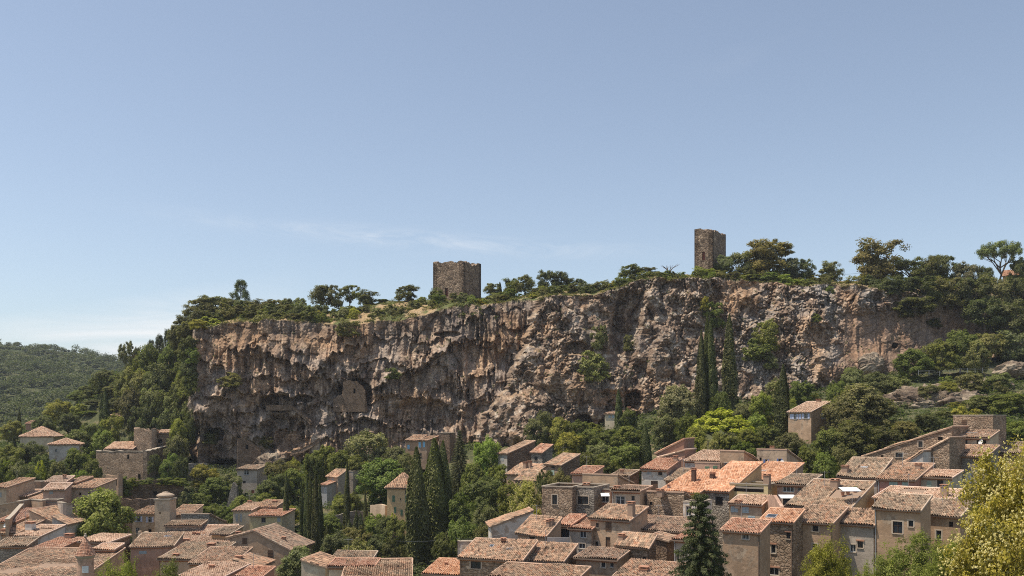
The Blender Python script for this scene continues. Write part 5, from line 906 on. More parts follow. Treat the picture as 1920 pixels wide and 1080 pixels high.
def crown_pts(kind, v):
    rng = np.random.default_rng(100+v); 
    if kind in ('oak', 'broad', 'bush', 'loose', 'dense'):
        # a handful of boughs, each with its own tufts, gives an uneven outline
        zc, rz, rx = {'oak': (.50, .52, .43), 'broad': (.55, .43, .42), 'bush': (.34, .58, .40), 'loose': (.56, .40, .40), 'dense': (.52, .47, .41)}[kind]; nb = {'oak': 17, 'broad': 20, 'bush': 12, 'loose': 13, 'dense': 36}[kind]; D_ = sph(nb, rng, {'loose': -.4, 'broad': -.7}.get(kind, -.92)); C_, R_ = [], []
        for d in D_:
            br = {'loose': .16, 'dense': .165}.get(kind, .19)*(.75+.5*rng.random()); pos = np.array([d[0]*rx*.78, d[1]*rx*.78, zc+d[2]*rz*.80])*(1+.0)+rng.normal(size=3)*.035; q = sph({'loose': 6, 'dense': 9}.get(kind, 9), rng, -.5)
            for s in q: C_.append(pos+s*br*.72); R_.append(br*(.34+.25*rng.random()))
        q = sph(14, rng, -1)
        for s in q: C_.append(np.array([s[0]*rx*.45, s[1]*rx*.45, zc+s[2]*rz*.5])); R_.append(.13)
        C_ = np.array(C_); C_[:, 2] = np.maximum(C_[:, 2], .06 if kind != 'bush' else .03); return C_, np.array(R_)
    if kind == 'pine':
        C_, R_ = [], []
        for i in range(110):
            h = .10+.87*rng.random()**.9; a = rng.random()*6.28; r_ = .43*(1-((h-.10)/.92)**2.2)**.7*(.45+.6*rng.random()); C_.append((r_*math.cos(a), r_*math.sin(a), h)); R_.append(.075+.03*rng.random())
        return np.array(C_), np.array(R_)
    if kind == 'umbrella':
        C_, R_ = [], []
        for i in range(90):
            a = rng.random()*6.28; r_ = .45*math.sqrt(rng.random()); C_.append((r_*math.cos(a), r_*math.sin(a), .66+.26*math.sqrt(max(0, 1-(r_/.47)**2))*rng.uniform(.3, 1))); R_.append(.07)
        return np.array(C_), np.array(R_)
    if kind == 'flat':      # low spreading crown
        C_, R_ = [], []
        for i in range(110):
            a = rng.random()*6.28; r_ = .46*math.sqrt(rng.random()); C_.append((r_*math.cos(a), r_*math.sin(a), .35+.5*(1-(r_/.5)**2)*rng.uniform(.45, 1))); R_.append(.075)
        return np.array(C_), np.array(R_)
def make_fore(v, asp):
    C_, R_ = crown_pts('dense', v+40); C_ = C_*np.array([1, 1, .97/np.percentile(C_[:, 2]+R_*.7, 98)]); rng = np.random.default_rng(v); C_ = C_*np.array([1, 1, asp]); C2 = np.repeat(C_, 4, 0)+rng.normal(size=(len(C_)*4, 3))*np.repeat(R_, 4)[:, None]*.7; R2 = np.repeat(R_, 4)*.75
    return leafmesh('crown', C2, R2, 52, .0115, v*7+3, vert=1.1, asp=.5, upb=.4, outc=(0, 0, .5*asp)), C_
def make_proto(kind, v):
    C_, R_ = crown_pts(kind, v); n_ = len(C_); C_ = C_*np.array([1, 1, .985/np.percentile(C_[:, 2]+R_*.7, 97)]); tot = {'oak': 12000, 'broad': 13000, 'bush': 7000, 'loose': 5200, 'dense': 22000, 'pine': 10000, 'umbrella': 8000, 'flat': 9000}[kind]
    size = {'oak': .021, 'broad': .020, 'bush': .026, 'loose': .021, 'dense': .018, 'pine': .022, 'umbrella': .02, 'flat': .022}[kind]
    return leafmesh('crown', C_, R_, tot//n_, size, v*7+3, vert=1.0, asp=.62 if kind not in ('pine', 'umbrella') else .3, upb=.45)
def make_cypress(v, asp):
    rng = np.random.default_rng(300+v); k = 9000; h = rng.random(k)**.95; a = rng.random(k)*6.28; prof = .40*np.minimum(1, (h/.07)**.5*.6+.4)*(1-h**2.4)**.8
    lob = 1+.16*np.sin(a*3+h*5+v)+.16*(vn(a*1.6+v*9, h*asp*1.3, 5+v)-.5)*2; r_ = prof*lob*(1-.35*rng.random(k)**2.2); P = np.stack([r_*np.cos(a), r_*np.sin(a), (.01+h*.98)*asp], -1)
    out = np.stack([np.cos(a), np.sin(a), np.full(k, .25)], -1); nm = out+rng.normal(size=(k, 3))*.38; nm /= np.linalg.norm(nm, axis=1)[:, None]; t = np.array([0, 0, 1.])+rng.normal(size=(k, 3))*.3; t -= (t*nm).sum(1)[:, None]*nm; t /= np.linalg.norm(t, axis=1)[:, None]; b = np.cross(nm, t); sz = .085*(.6+.8*rng.random(k))[:, None]*(1-.4*h)[:, None]
    V_ = np.stack([P-t*sz*1.2, P+b*sz*.5, P+t*sz*1.5, P-b*sz*.5], 1).reshape(-1, 3); rn = np.clip(.25+.5*vn(a*2, h*asp*2, 3)+.4*(rng.random(k)-.4), 0, 1); return npmesh('crown', V_, np.arange(k*4).reshape(k, 4), False, {'rnd': ('FACE', rn)})
def make_fir(v):
    rng = np.random.default_rng(400+v); C_, R_ = [], []
    for li in range(30):
        h = .05+.92*li/29; rmax = .40*(1-h)**.80+.012; nb = max(4, int(15*(1-h)+4)); off = rng.random()*6
        for q in range(nb):
            a = off+6.283*q/nb+rng.normal()*.12; rl = rmax*(.78+.3*rng.random())
            for s in np.linspace(.25, 1, 6): C_.append((rl*s*math.cos(a), rl*s*math.sin(a), h-.05*s*s*rmax*3+.018*s)); R_.append(.016+.018*(1-s)+.004)
    C_.append((0, 0, .985)); R_.append(.012); return leafmesh('crown', C_, R_, 40, .0085, 410+v, upb=.5, asp=.35, vert=.7)
TINT = {'gold': (.40, .335, .075), 'oak': (0.180, 0.165, 0.085), 'dark': (0.145, 0.141, 0.066), 'green': (0.191, 0.200, 0.066), 'bright': (0.244, 0.270, 0.080), 'olive': (0.220, 0.209, 0.115), 'yellow': (0.348, 0.308, 0.095), 'grey': (0.220, 0.209, 0.140), 'cypress': (0.139, 0.141, 0.052), 'fir': (0.157, 0.154, 0.070), 'pine': (0.139, 0.138, 0.062), 'acid': (0.371, 0.363, 0.065), 'brown': (0.215, 0.182, 0.095), 'plane': (0.203, 0.226, 0.085), 'warm': (0.313, 0.281, 0.080)}
_pr = {}
def proto(kind, v):
    if (kind, v) in _pr: return _pr[kind, v]
    asp = 1
    if kind == 'cypress': asp = 9; cr_ = make_cypress(v, asp); tr_ = MB().tube([(0, 0, 0), (0, 0, asp*.5)], [.07, .04], 6).mesh('trunk')
    elif kind == 'fatcypress': asp = 4.6; cr_ = make_cypress(v+20, asp); tr_ = MB().tube([(0, 0, 0), (0, 0, asp*.5)], [.07, .04], 6).mesh('trunk')
    elif kind == 'fir': cr_ = make_fir(v); tr_ = MB().tube([(0, 0, 0), (0, 0, .5), (0, 0, .98)], [.022, .014, .003], 7).mesh('trunk')
    elif kind == 'fore': asp = 1.5; cr_, _c = make_fore(v, asp); tr_ = trunk_mesh(0, .5, .03, 7, v, .28, .95)
    elif kind == 'dead': cr_ = None; tr_ = trunk_mesh(0, .45, .05, 6, v, .42, .9)
    else:
        cr_ = make_proto(kind, v); tr_ = {'oak': lambda: trunk_mesh(0, .42, .035, 6, v, .26, .62), 'broad': lambda: trunk_mesh(0, .35, .035, 6, v, .26, .6), 'dense': lambda: trunk_mesh(0, .3, .03, 6, v, .26, .6), 'loose': lambda: trunk_mesh(0, .35, .03, 8, v, .34, .78), 'pine': lambda: trunk_mesh(0, .8, .02, 7, v, .2, .7), 'umbrella': lambda: trunk_mesh(0, .5, .028, 8, v, .34, .76), 'flat': lambda: trunk_mesh(0, .25, .03, 7, v, .34, .5), 'bush': lambda: MB().tube([(0, 0, 0), (0, 0, .3)], [.03, .015], 5).mesh('trunk')}[kind]()
    mat = NEEDLE if kind in ('cypress', 'fatcypress', 'fir', 'pine', 'umbrella') else LEAF
    if cr_: cr_.materials.append(mat)
    tr_.materials.append(BARK); _pr[kind, v] = (cr_, tr_, asp); return _pr[kind, v]
_tc = [0]
def T(kind, px, ytop, w, D, label, tint='green', base='T', yb=None, group=None, cat=None, v=None, blossom=False, name=None):
    """tree or shrub: centre column, top row, crown width in photo px, distance; base T ground, P plateau, C rock face at row yb, or row yb itself"""
    _tc[0] += 1; v = (_tc[0]*5) % 3 if v is None else v; cr_, tr_, asp = proto(kind, v)
    p = P3(px, ytop, D)
    if base == 'C': q = cliffpt(px, yb); q.y -= .4; D = q.y; p = P3(px, ytop, D); gz = (HY-yb)/F*D-.3
    elif base == 'P': gz = cap_z(px, D)-.25
    elif base == 'Y': gz = (HY-yb)/F*D
    else: gz = float(ground_z(p.x, p.y))-.25
    h = max(p.z-gz, .8); w = w*1.15 if kind == 'cypress' and D > 190 else w; wm = w*D/F*(1.12 if kind not in ('cypress', 'fatcypress', 'fir') else 1.25)
    if base == 'T' and yb is not None: h = max(h, .8)
    nm = name or {'cypress': 'cypress_tree', 'fatcypress': 'cypress_tree', 'fir': 'fir_tree', 'oak': 'oak_tree', 'bush': 'shrub', 'pine': 'pine_tree', 'umbrella': 'umbrella_pine', 'dead': 'dead_tree', 'flat': 'spreading_tree', 'loose': 'locust_tree'}.get(kind, 'broadleaf_tree')
    root = bpy.data.objects.new(nm, None); COL.objects.link(root); root.location = (p.x, p.y, gz); root.empty_display_size = .5; tag(root, label, cat or ('shrub' if kind == 'bush' else 'tree'), group); rot = random.Random(_tc[0]).uniform(0, 6.28); tl = random.Random(_tc[0]+999)
    if 'cypress' in kind: root.rotation_euler = (R(tl.uniform(-1.2, 1.2)), R(tl.uniform(-1.3, 1.3)), 0)
    c = TINT[tint]; j = random.Random(_tc[0]*3); kk = j.uniform(.84, 1.32); hh_ = j.uniform(.92, 1.14); c = (c[0]*kk*hh_, c[1]*kk, c[2]*kk*j.uniform(.8, 1.1))
    for nm2, me in (('crown', cr_), ('trunk', tr_)):
        if me is None: continue
        o_ = bpy.data.objects.new(nm2, me); COL.objects.link(o_); o_.parent = root; o_.rotation_euler = (0, 0, rot); o_.scale = (wm, wm, h/asp)
        if nm2 == 'crown':
            o_.color = (*c, 1)
            if kind in ('oak', 'dense', 'broad', 'loose') and h > 1.75*wm: o_.scale = (wm, wm, 1.75*wm); o_.location = (0, 0, h-1.75*wm)
    if blossom:
        C_, R_ = crown_pts('dense', v+40 if kind == 'fore' else v); C_ = C_*np.array([1, 1, .97/np.percentile(C_[:, 2]+R_*.7, 98)]); C_ = C_*np.array([1, 1, asp]); C_ = C_[C_[:, 2] > .30*asp]; d_ = C_-np.array([0, 0, .5*asp]); d_ /= np.linalg.norm(d_, axis=1)[:, None]; C_ = C_+d_*.075; rngb = np.random.default_rng(9); C2 = np.repeat(C_, 14, 0)+rngb.normal(size=(len(C_)*14, 3))*.045
        key = ('bl', v, kind)
        if key not in _pr: me = leafmesh('blossoms', C2, np.full(len(C2), .011), 12, .0055, 77, upb=.6, asp=.8); me.materials.append(BLOS); _pr[key] = me
        o_ = bpy.data.objects.new('blossoms', _pr[key]); COL.objects.link(o_); o_.parent = root; o_.rotation_euler = (0, 0, rot); o_.scale = (wm, wm, h/asp)
    TREES.append((p.x, p.y, wm)); return root
TREES = []
G1 = 'trees and shrubs along the cliff top'
# --- cliff top from west to east
T('oak', 347, 592, 40, 283, 'dark oak on the very corner where the cliff top drops to the wooded spur', 'oak', 'P', group=G1)
T('oak', 374, 561, 52, 284, 'first dark oak of the thick clump at the west end of the cliff top', 'oak', 'P', group=G1)
T('oak', 404, 554, 62, 288, 'broad dark oak just west of the upright pine on the cliff top', 'oak', 'P', group=G1)
T('oak', 436, 562, 50, 284, 'dark oak growing right in front of the upright pine on the cliff top', 'oak', 'P', group=G1)
T('pine', 451, 523, 46, 292, 'upright bushy pine standing above the oak clump on the cliff top', 'pine', 'P', group=G1)
T('oak', 466, 565, 44, 284, 'dark oak just east of the upright pine on the cliff top', 'oak', 'P', group=G1)
T('oak', 490, 563, 44, 286, 'second dark oak east of the upright pine on the cliff top', 'oak', 'P', group=G1)
T('oak', 515, 562, 46, 286, 'third oak east of the upright pine, wide and low', 'oak', 'P', group=G1)
T('oak', 539, 561, 26, 284, 'narrow upright oak at the west end of the low pale cliff-top wall', 'oak', 'P', group=G1)
T('loose', 561, 558, 30, 289, 'pale leafy tree behind the low pale cliff-top wall', 'olive', 'P', group=G1)
T('oak', 612, 534, 54, 287, 'tall round oak west of the spindly tree on the cliff top', 'oak', 'P', group=G1)
T('loose', 656, 533, 48, 290, 'spindly tree with sky showing through its branches on the cliff top', 'green', 'P', group=G1, v=1)
T('oak', 690, 545, 40, 286, 'small dark oak just east of the spindly tree on the cliff top', 'oak', 'P', group=G1)
T('oak', 714, 561, 28, 289, 'pale low tree at the end of the western oak group', 'olive', 'P', group=G1)
T('oak', 763, 534, 42, 286, 'lone round oak standing between the western oak group and the broad tower', 'oak', 'P', group=G1)
T('oak', 819, 541, 27, 280, 'little oak growing against the broad ruined tower', 'oak', 'P', group=G1)
T('oak', 924, 531, 30, 288, 'small round oak just east of the broad ruined tower', 'olive', 'P', group=G1)
T('cypress', 937, 528, 8, 289, 'tiny dark cypress on the skyline east of the broad tower', 'cypress', 'P', group=G1)
T('broad', 958, 521, 36, 287, 'fresh green tree between the tiny skyline cypress and a taller oak', 'green', 'P', group=G1)
T('oak', 984, 517, 34, 285, 'taller grey-green oak beside the fresh green skyline tree', 'olive', 'P', group=G1)
T('oak', 1026, 506, 36, 286, 'western half of the pair of dark oaks with bare trunks on the skyline', 'dark', 'P', group=G1)
T('oak', 1054, 509, 40, 287, 'eastern half of the pair of dark oaks with bare trunks on the skyline', 'dark', 'P', group=G1)
T('oak', 1183, 497, 42, 284, 'western crown of the spreading oak midway between the two towers', 'oak', 'P', group=G1)
T('oak', 1212, 502, 40, 284, 'eastern low crown of the spreading oak midway between the two towers', 'oak', 'P', group=G1)
T('dead', 1255, 493, 34, 282, 'bare dead tree with forked grey branches on the skyline', 'oak', 'P')
T('oak', 1357, 480, 36, 281, 'small oak touching the foot of the slim ruined tower', 'olive', 'P', group=G1)
T('oak', 1386, 474, 46, 283, 'oak between the slim tower and the big domed oak', 'olive', 'P', group=G1)
T('dense', 1440, 453, 92, 285, 'big dome-shaped oak on the skyline east of the slim ruined tower', 'brown', 'P', group=G1)
T('oak', 1487, 484, 54, 283, 'grey-green oak leaning out of the big domed oak', 'grey', 'P', group=G1)
T('oak', 1512, 488, 28, 284, 'narrow oak by the utility pole on the cliff top', 'olive', 'P', group=G1)
T('oak', 1559, 490, 42, 284, 'lone round oak with a short trunk on the eastern skyline', 'oak', 'P', group=G1)
T('oak', 1650, 450, 96, 283, 'tallest spreading oak of the eastern cliff top, with gaps in its crown', 'brown', 'P', group=G1, v=2)
T('oak', 1706, 486, 60, 281, 'oak just east of the tallest spreading oak', 'oak', 'P', group=G1)
T('oak', 1738, 484, 52, 284, 'middle oak of the dense eastern group', 'oak', 'P', group=G1)
T('oak', 1766, 478, 56, 286, 'high tufted oak on the skyline of the dense eastern group', 'dark', 'P', group=G1)
T('dense', 1810, 494, 50, 285, 'smooth grey-green round tree on the eastern skyline', 'grey', 'P', group=G1)
T('umbrella', 1876, 450, 80, 292, 'umbrella pine on two pale trunks before the orange cliff-top roof', 'green', 'P', group=G1)
T('oak', 1848, 500, 34, 286, 'small dark oak under the umbrella pine', 'dark', 'P', group=G1)
T('oak', 1914, 480, 40, 288, 'dark oak cut by the east edge of the photo on the skyline', 'dark', 'P', group=G1)
# dark woods at the eastern end, hanging down the side of the cliff
G2 = 'dark oaks spilling over the eastern end of the cliff'
for px, yt, w_, D, yb, lb, tn in [
 (1668, 520, 60, 268, 560, 'dark oak clump under the tallest spreading oak at the cliff rim', 'dark'),
 (1722, 518, 70, 266, 575, 'dark shrub-like oak at the rim where the flat brown cliff begins', 'dark'),
 (1716, 558, 66, 262, 592, 'blackish oak hanging below the rim on the flat brown cliff', 'dark'),
 (1776, 520, 70, 268, 580, 'shaded oak at the rim east of the flat brown cliff', 'oak'),
 (1822, 520, 70, 270, 590, 'bulky dark oak in the upper row of the eastern wood', 'dark'),
 (1868, 518, 70, 272, 600, 'round dark oak below the umbrella pine', 'oak'),
 (1908, 520, 60, 272, 600, 'dark oak below the orange cliff-top roof by the picture edge', 'dark'),
 (1846, 560, 64, 262, 625, 'second-row dark oak of the eastern wood nearest the cliff', 'dark'),
 (1892, 566, 76, 262, 640, 'second-row dark oak by the picture edge', 'dark'),
 (1902, 622, 70, 256, 680, 'lowest grey-green oak of the eastern wood', 'olive'),
 (1856, 625, 56, 254, 676, 'olive-green bush at the top of the sandy gully', 'olive')]:
    T('oak', px, yt, w_, D, lb, tn, 'Y', yb=yb, group=G2)
G3 = 'bushes along the cliff rim'
rim = [(392, 597, 46, 268, 'yellow-green bush on the rim at the west corner of the cliff', 'warm', 620), (352, 622, 40, 272, 'dark bush below the west corner of the cliff top', 'dark', 660), (505, 587, 50, 267, 'pale leafy bush on the rim under the second oak', 'olive', 612), (545, 590, 44, 267, 'dark leafy bush on the rim west of the low pale wall', 'oak', 612), (580, 588, 44, 266, 'green bush on the rim under the low pale wall', 'green', 612), (603, 592, 32, 266, 'small green bush on the rim under the tall round oak', 'green', 612), (640, 578, 34, 270, 'rounded bush under the spindly tree', 'olive', 604), (662, 582, 30, 270, 'sparse dry bush below the spindly tree', 'warm', 604), (706, 583, 34, 269, 'dark green bush on the dry slope before the lone oak', 'oak', 606), (735, 574, 26, 272, 'small bush on the dry slope west of the lone oak', 'olive', 596), (756, 578, 28, 270, 'low bush under the lone round oak', 'dark', 598), (780, 572, 24, 272, 'tiny green bush east of the lone round oak', 'olive', 590), (815, 566, 26, 270, 'low bush at the corner of the broad tower', 'olive', 584), (890, 560, 44, 268, 'leafy bush below the broad tower at the rim', 'green', 596), (884, 580, 50, 264, 'dark hanging bush right under the broad tower', 'oak', 606), (1012, 541, 40, 272, 'grey-green rim bush at the edge of the oak pair', 'olive', 566), (1045, 539, 50, 272, 'wide rim bush under the oak pair', 'olive', 566), (1092, 527, 34, 274, 'tufted bush midway along the rim toward the spreading oak', 'oak', 556), (1122, 532, 44, 273, 'olive rim bush before the niche in the cliff', 'olive', 556), (1150, 534, 30, 272, 'small rim bush at the lip of the cliff niche', 'warm', 550), (955, 545, 40, 274, 'bush filling the foot of the fresh green skyline tree', 'green', 562), (925, 552, 30, 272, 'low bush beside the small oak east of the broad tower', 'olive', 566), (1222, 512, 46, 272, 'green bush at the foot of the spreading oak', 'oak', 534), (1250, 512, 34, 272, 'leafy bush hiding the base of the dead tree', 'green', 534), (1284, 514, 36, 272, 'green bush between the dead tree and the slim tower', 'green', 534), (1318, 505, 44, 272, 'bright green bush at the foot of the slim tower', 'green', 532), (1300, 522, 40, 270, 'bush drooping over the rim below the slim tower', 'olive', 548), (1345, 512, 28, 273, 'small bush in the shade east of the slim tower', 'dark', 530), (1405, 518, 44, 272, 'first low green bush of the hedge east of the slim tower', 'green', 534), (1440, 515, 50, 272, 'middle low green bush of the hedge under the domed oak', 'green', 534), (1476, 519, 44, 272, 'last low green bush of the hedge under the domed oak', 'bright', 540), (1506, 526, 32, 270, 'green bush curling over the rim east of the domed oak', 'green', 545), (1534, 530, 38, 269, 'dark green bush on the rim before the lone eastern oak', 'oak', 552), (1552, 540, 24, 266, 'small bush just over the rim below the lone eastern oak', 'green', 562), (1606, 520, 34, 272, 'dry yellow bush on the grassy rim by the tallest oak', 'warm', 538), (1630, 520, 30, 272, 'dark bush at the trunk of the tallest spreading oak', 'dark', 545)]
for px, yt, w_, D, lb, tn, yb in rim: T('bush', px, yt-3, w_*1.15, D, lb, tn, 'Y', yb=yb+4, group=G3)
G4 = 'bushes clinging to the cliff face'
for px, yt, w_, yb, lb, tn in [(432, 698, 44, 724, 'grey-green bush in a hollow on the west part of the cliff face', 'olive'), (655, 600, 46, 628, 'bush hanging just under the rim west of the broad tower', 'oak'), (1123, 610, 34, 655, 'upright bush halfway up the cliff between the towers', 'olive'), (1110, 658, 60, 714, 'largest grey-green bush on the cliff face below the upright one', 'olive'), (1178, 628, 24, 655, 'little bush on a ledge beneath the niche', 'olive'), (1337, 566, 44, 614, 'yellowish bush above the triple cypress on the cliff face', 'green'), (1320, 556, 22, 580, 'small yellowish bush just below the slim tower on the rock', 'warm'), (1438, 602, 56, 655, 'ragged ivy-like bush on the grey cliff east of the cypresses', 'green'), (1418, 636, 50, 676, 'second ragged bush lower on the grey cliff', 'green'), (1446, 660, 30, 690, 'small bush above the single eastern cypress', 'olive'), (1700, 568, 46, 592, 'blackish bush in the shade of the flat brown cliff', 'dark'), (1752, 596, 26, 612, 'tiny dark bush on the flat brown cliff', 'dark'), (400, 790, 30, 812, 'dark bush at the foot of the western rock bulge', 'dark'), (395, 812, 34, 830, 'second dark bush below the western rock bulge', 'oak'), (500, 818, 26, 840, 'leafy tuft in an arch at the cliff foot', 'dark'), (1530, 588, 18, 602, 'green tuft beside the ochre scar of the cliff', 'green'), (735, 690, 30, 708, 'dry tuft on the slanting ledge in mid cliff', 'olive')]:
    T('bush', px, yt, w_, 255, lb, tn, 'C', yb=yb, group=G4)
for px, yt, w_, D, yb, lb, tn in [(350, 604, 34, 270, 640, 'dark oak leaning over the corner of the cliff', 'oak'), (352, 632, 36, 258, 676, 'dark tree hugging the upper western edge of the cliff', 'dark'), (360, 652, 26, 256, 688, 'leafy shrub tree on the rough western edge of the cliff', 'green'), (352, 676, 36, 257, 720, 'grey-green tree at mid height of the western cliff edge', 'olive'), (358, 702, 30, 256, 745, 'ivy clad bush on the western cliff edge above the rock bulge', 'green'), (372, 600, 34, 262, 622, 'tawny bush spilling over the top corner of the cliff', 'warm'), (330, 610, 30, 276, 650, 'small dark tree just outside the cliff corner', 'oak')]:
    T('dense', px, yt, w_, D, lb, tn, 'Y', yb=yb, group=G4)
rf = random.Random(12); GEN_T, GEN_F, GEN_S = [], [], []
LM = [(372, 'the west corner of the cliff top'), (451, 'the upright pine'), (546, 'the low pale cliff-top wall'), (656, 'the spindly tree'), (763, 'the lone round oak'), (858, 'the broad tower'), (1040, 'the pair of skyline oaks'), (1195, 'the spreading oak'), (1255, 'the bare dead tree'), (1332, 'the slim tower'), (1440, 'the domed oak'), (1559, 'the lone eastern oak')]
LS = [(560, 'the row of five cypresses'), (649, 'the lone tall cypress'), (750, 'the orange-tan villa'), (815, 'the great cypresses'), (862, 'the dark fir'), (942, 'the narrow cliff-foot house'), (1055, 'the buttressed stone house'), (1161, 'the cream cliff house'), (1211, 'the stout cypress'), (1274, 'the silvery olive tree'), (1326, 'the triple cypress'), (1369, 'the single tall cypress'), (1466, 'the solitary cypress'), (1515, 'the pale blue shuttered house'), (1612, 'the very big dark tree'), (1700, 'the dark outcrop'), (1822, 'the brick penthouse'), (1900, 'the east edge of the view')]
CW = {'oak': 'brown-green', 'dark': 'dark green', 'olive': 'grey-olive', 'green': 'mid green', 'warm': 'yellowish'}
def name_bushes(items, marks, what):
    import collections
    cl = collections.defaultdict(list)
    for px, tn, o_ in items: m_ = min(marks, key=lambda q: abs(q[0]-px)); cl[(m_, tn, px < m_[0])].append((px, o_))
    for (m_, tn, west), L_ in cl.items():
        L_.sort(key=lambda q: abs(q[0]-m_[0]))
        for r_, (px, o_) in enumerate(L_): o_['label'] = (('nearest ', 'second nearest ', 'third nearest ', 'fourth nearest ', 'fifth nearest ', 'sixth nearest ')[min(r_, 5)] if len(L_) > 1 else '')+CW[tn]+' '+what+(' west of ' if west else ' east of ')+m_[1]
for i in range(24):
    px = 362+250*(i+rf.random())/24; ty = float(np.interp(px, [q[0] for q in TOPY], [q[1] for q in TOPY])); t_ = rf.uniform(.1, .9); cy = float(np.interp(px, [q[0] for q in CRY], [q[1] for q in CRY])); yb = ty+(cy-ty)*t_; tn_ = rf.choice(['oak', 'dark', 'olive', 'oak']); GEN_T.append((px, tn_, T('bush', px, yb-rf.uniform(18, 32), rf.uniform(30, 48), 266+18*t_, 'dark bush of the dense thicket at the west end of the cliff top', tn_, 'Y', yb=yb+5, group='thicket at the west end of the cliff top')))
for i in range(90):
    px = rf.uniform(372, 1560); ty = float(np.interp(px, [q[0] for q in TOPY], [q[1] for q in TOPY])); cy = float(np.interp(px, [q[0] for q in CRY], [q[1] for q in CRY])); t_ = rf.random()
    if 720 < px < 860 and rf.random() < .25: continue
    yb = ty+(cy-ty)*t_; D_t = 266+18*t_; hh = rf.uniform(9, 20); tn_ = rf.choice(['oak', 'olive', 'green', 'dark', 'warm']); GEN_F.append((px, tn_, T('bush', px, yb-hh, rf.uniform(16, 36), D_t, 'small round bush in the green fringe along the cliff top', tn_, 'Y', yb=yb+4, group='small bushes of the cliff-top fringe')))
# --- wooded spur west of the cliff
G5 = 'trees of the wooded spur west of the cliff'
for k, px, yt, w_, D, lb, tn in [('loose', 238, 640, 32, 298, 'small airy pine on the crest of the spur beside the broken wall', 'olive'), ('oak', 252, 652, 30, 296, 'low dark tree beside the airy pine on the spur crest', 'oak'), ('pine', 283, 636, 30, 294, 'first pointed dark conifer climbing the spur crest', 'dark'), ('pine', 299, 626, 32, 293, 'second pointed dark conifer climbing the spur crest', 'dark'), ('pine', 314, 615, 30, 292, 'highest pointed dark conifer on the spur crest', 'dark'), ('broad', 275, 648, 44, 290, 'rounded green tree under the pointed conifers', 'green'), ('dense', 320, 640, 46, 286, 'fresh green tree high on the spur under the top conifer', 'green'), ('oak', 336, 612, 36, 284, 'tall dark tree filling the corner between spur and cliff', 'oak'), ('dense', 352, 652, 48, 280, 'leafy tree pressed against the west end of the cliff', 'green'), ('dense', 300, 684, 60, 280, 'large grey-green tree in the middle of the spur', 'olive'), ('dense', 348, 696, 56, 274, 'wide grey-green tree touching the cliff at mid height', 'green'), ('oak', 262, 690, 56, 282, 'olive-green tree on the shoulder of the spur', 'olive'), ('oak', 240, 700, 46, 286, 'brownish oak at the west shoulder of the spur', 'brown'), ('dense', 246, 730, 56, 274, 'dense dark tree low on the west shoulder of the spur', 'oak'), ('dense', 292, 728, 60, 270, 'dense grey-green oak low in the middle of the spur', 'olive'), ('dense', 338, 734, 60, 266, 'dense oak at the foot of the spur beside the rock bulge', 'oak'), ('oak', 268, 760, 50, 264, 'shaded tree in the dip under the spur', 'dark'), ('oak', 312, 768, 50, 260, 'dark tree above the ruin under the spur', 'dark'), ('oak', 352, 768, 36, 258, 'dark shrubby oak against the western rock bulge', 'dark'), ('oak', 222, 745, 34, 286, 'small tree above the farm roof at the spur foot', 'oak'), ('oak', 215, 706, 30, 300, 'grey-green tree where the spur meets the far wood', 'olive'), ('oak', 262, 668, 30, 292, 'bush-like oak beside the broken wall on the crest', 'green')]:
    T(k, px, yt, w_, D, lb, tn, 'T', group=G5)
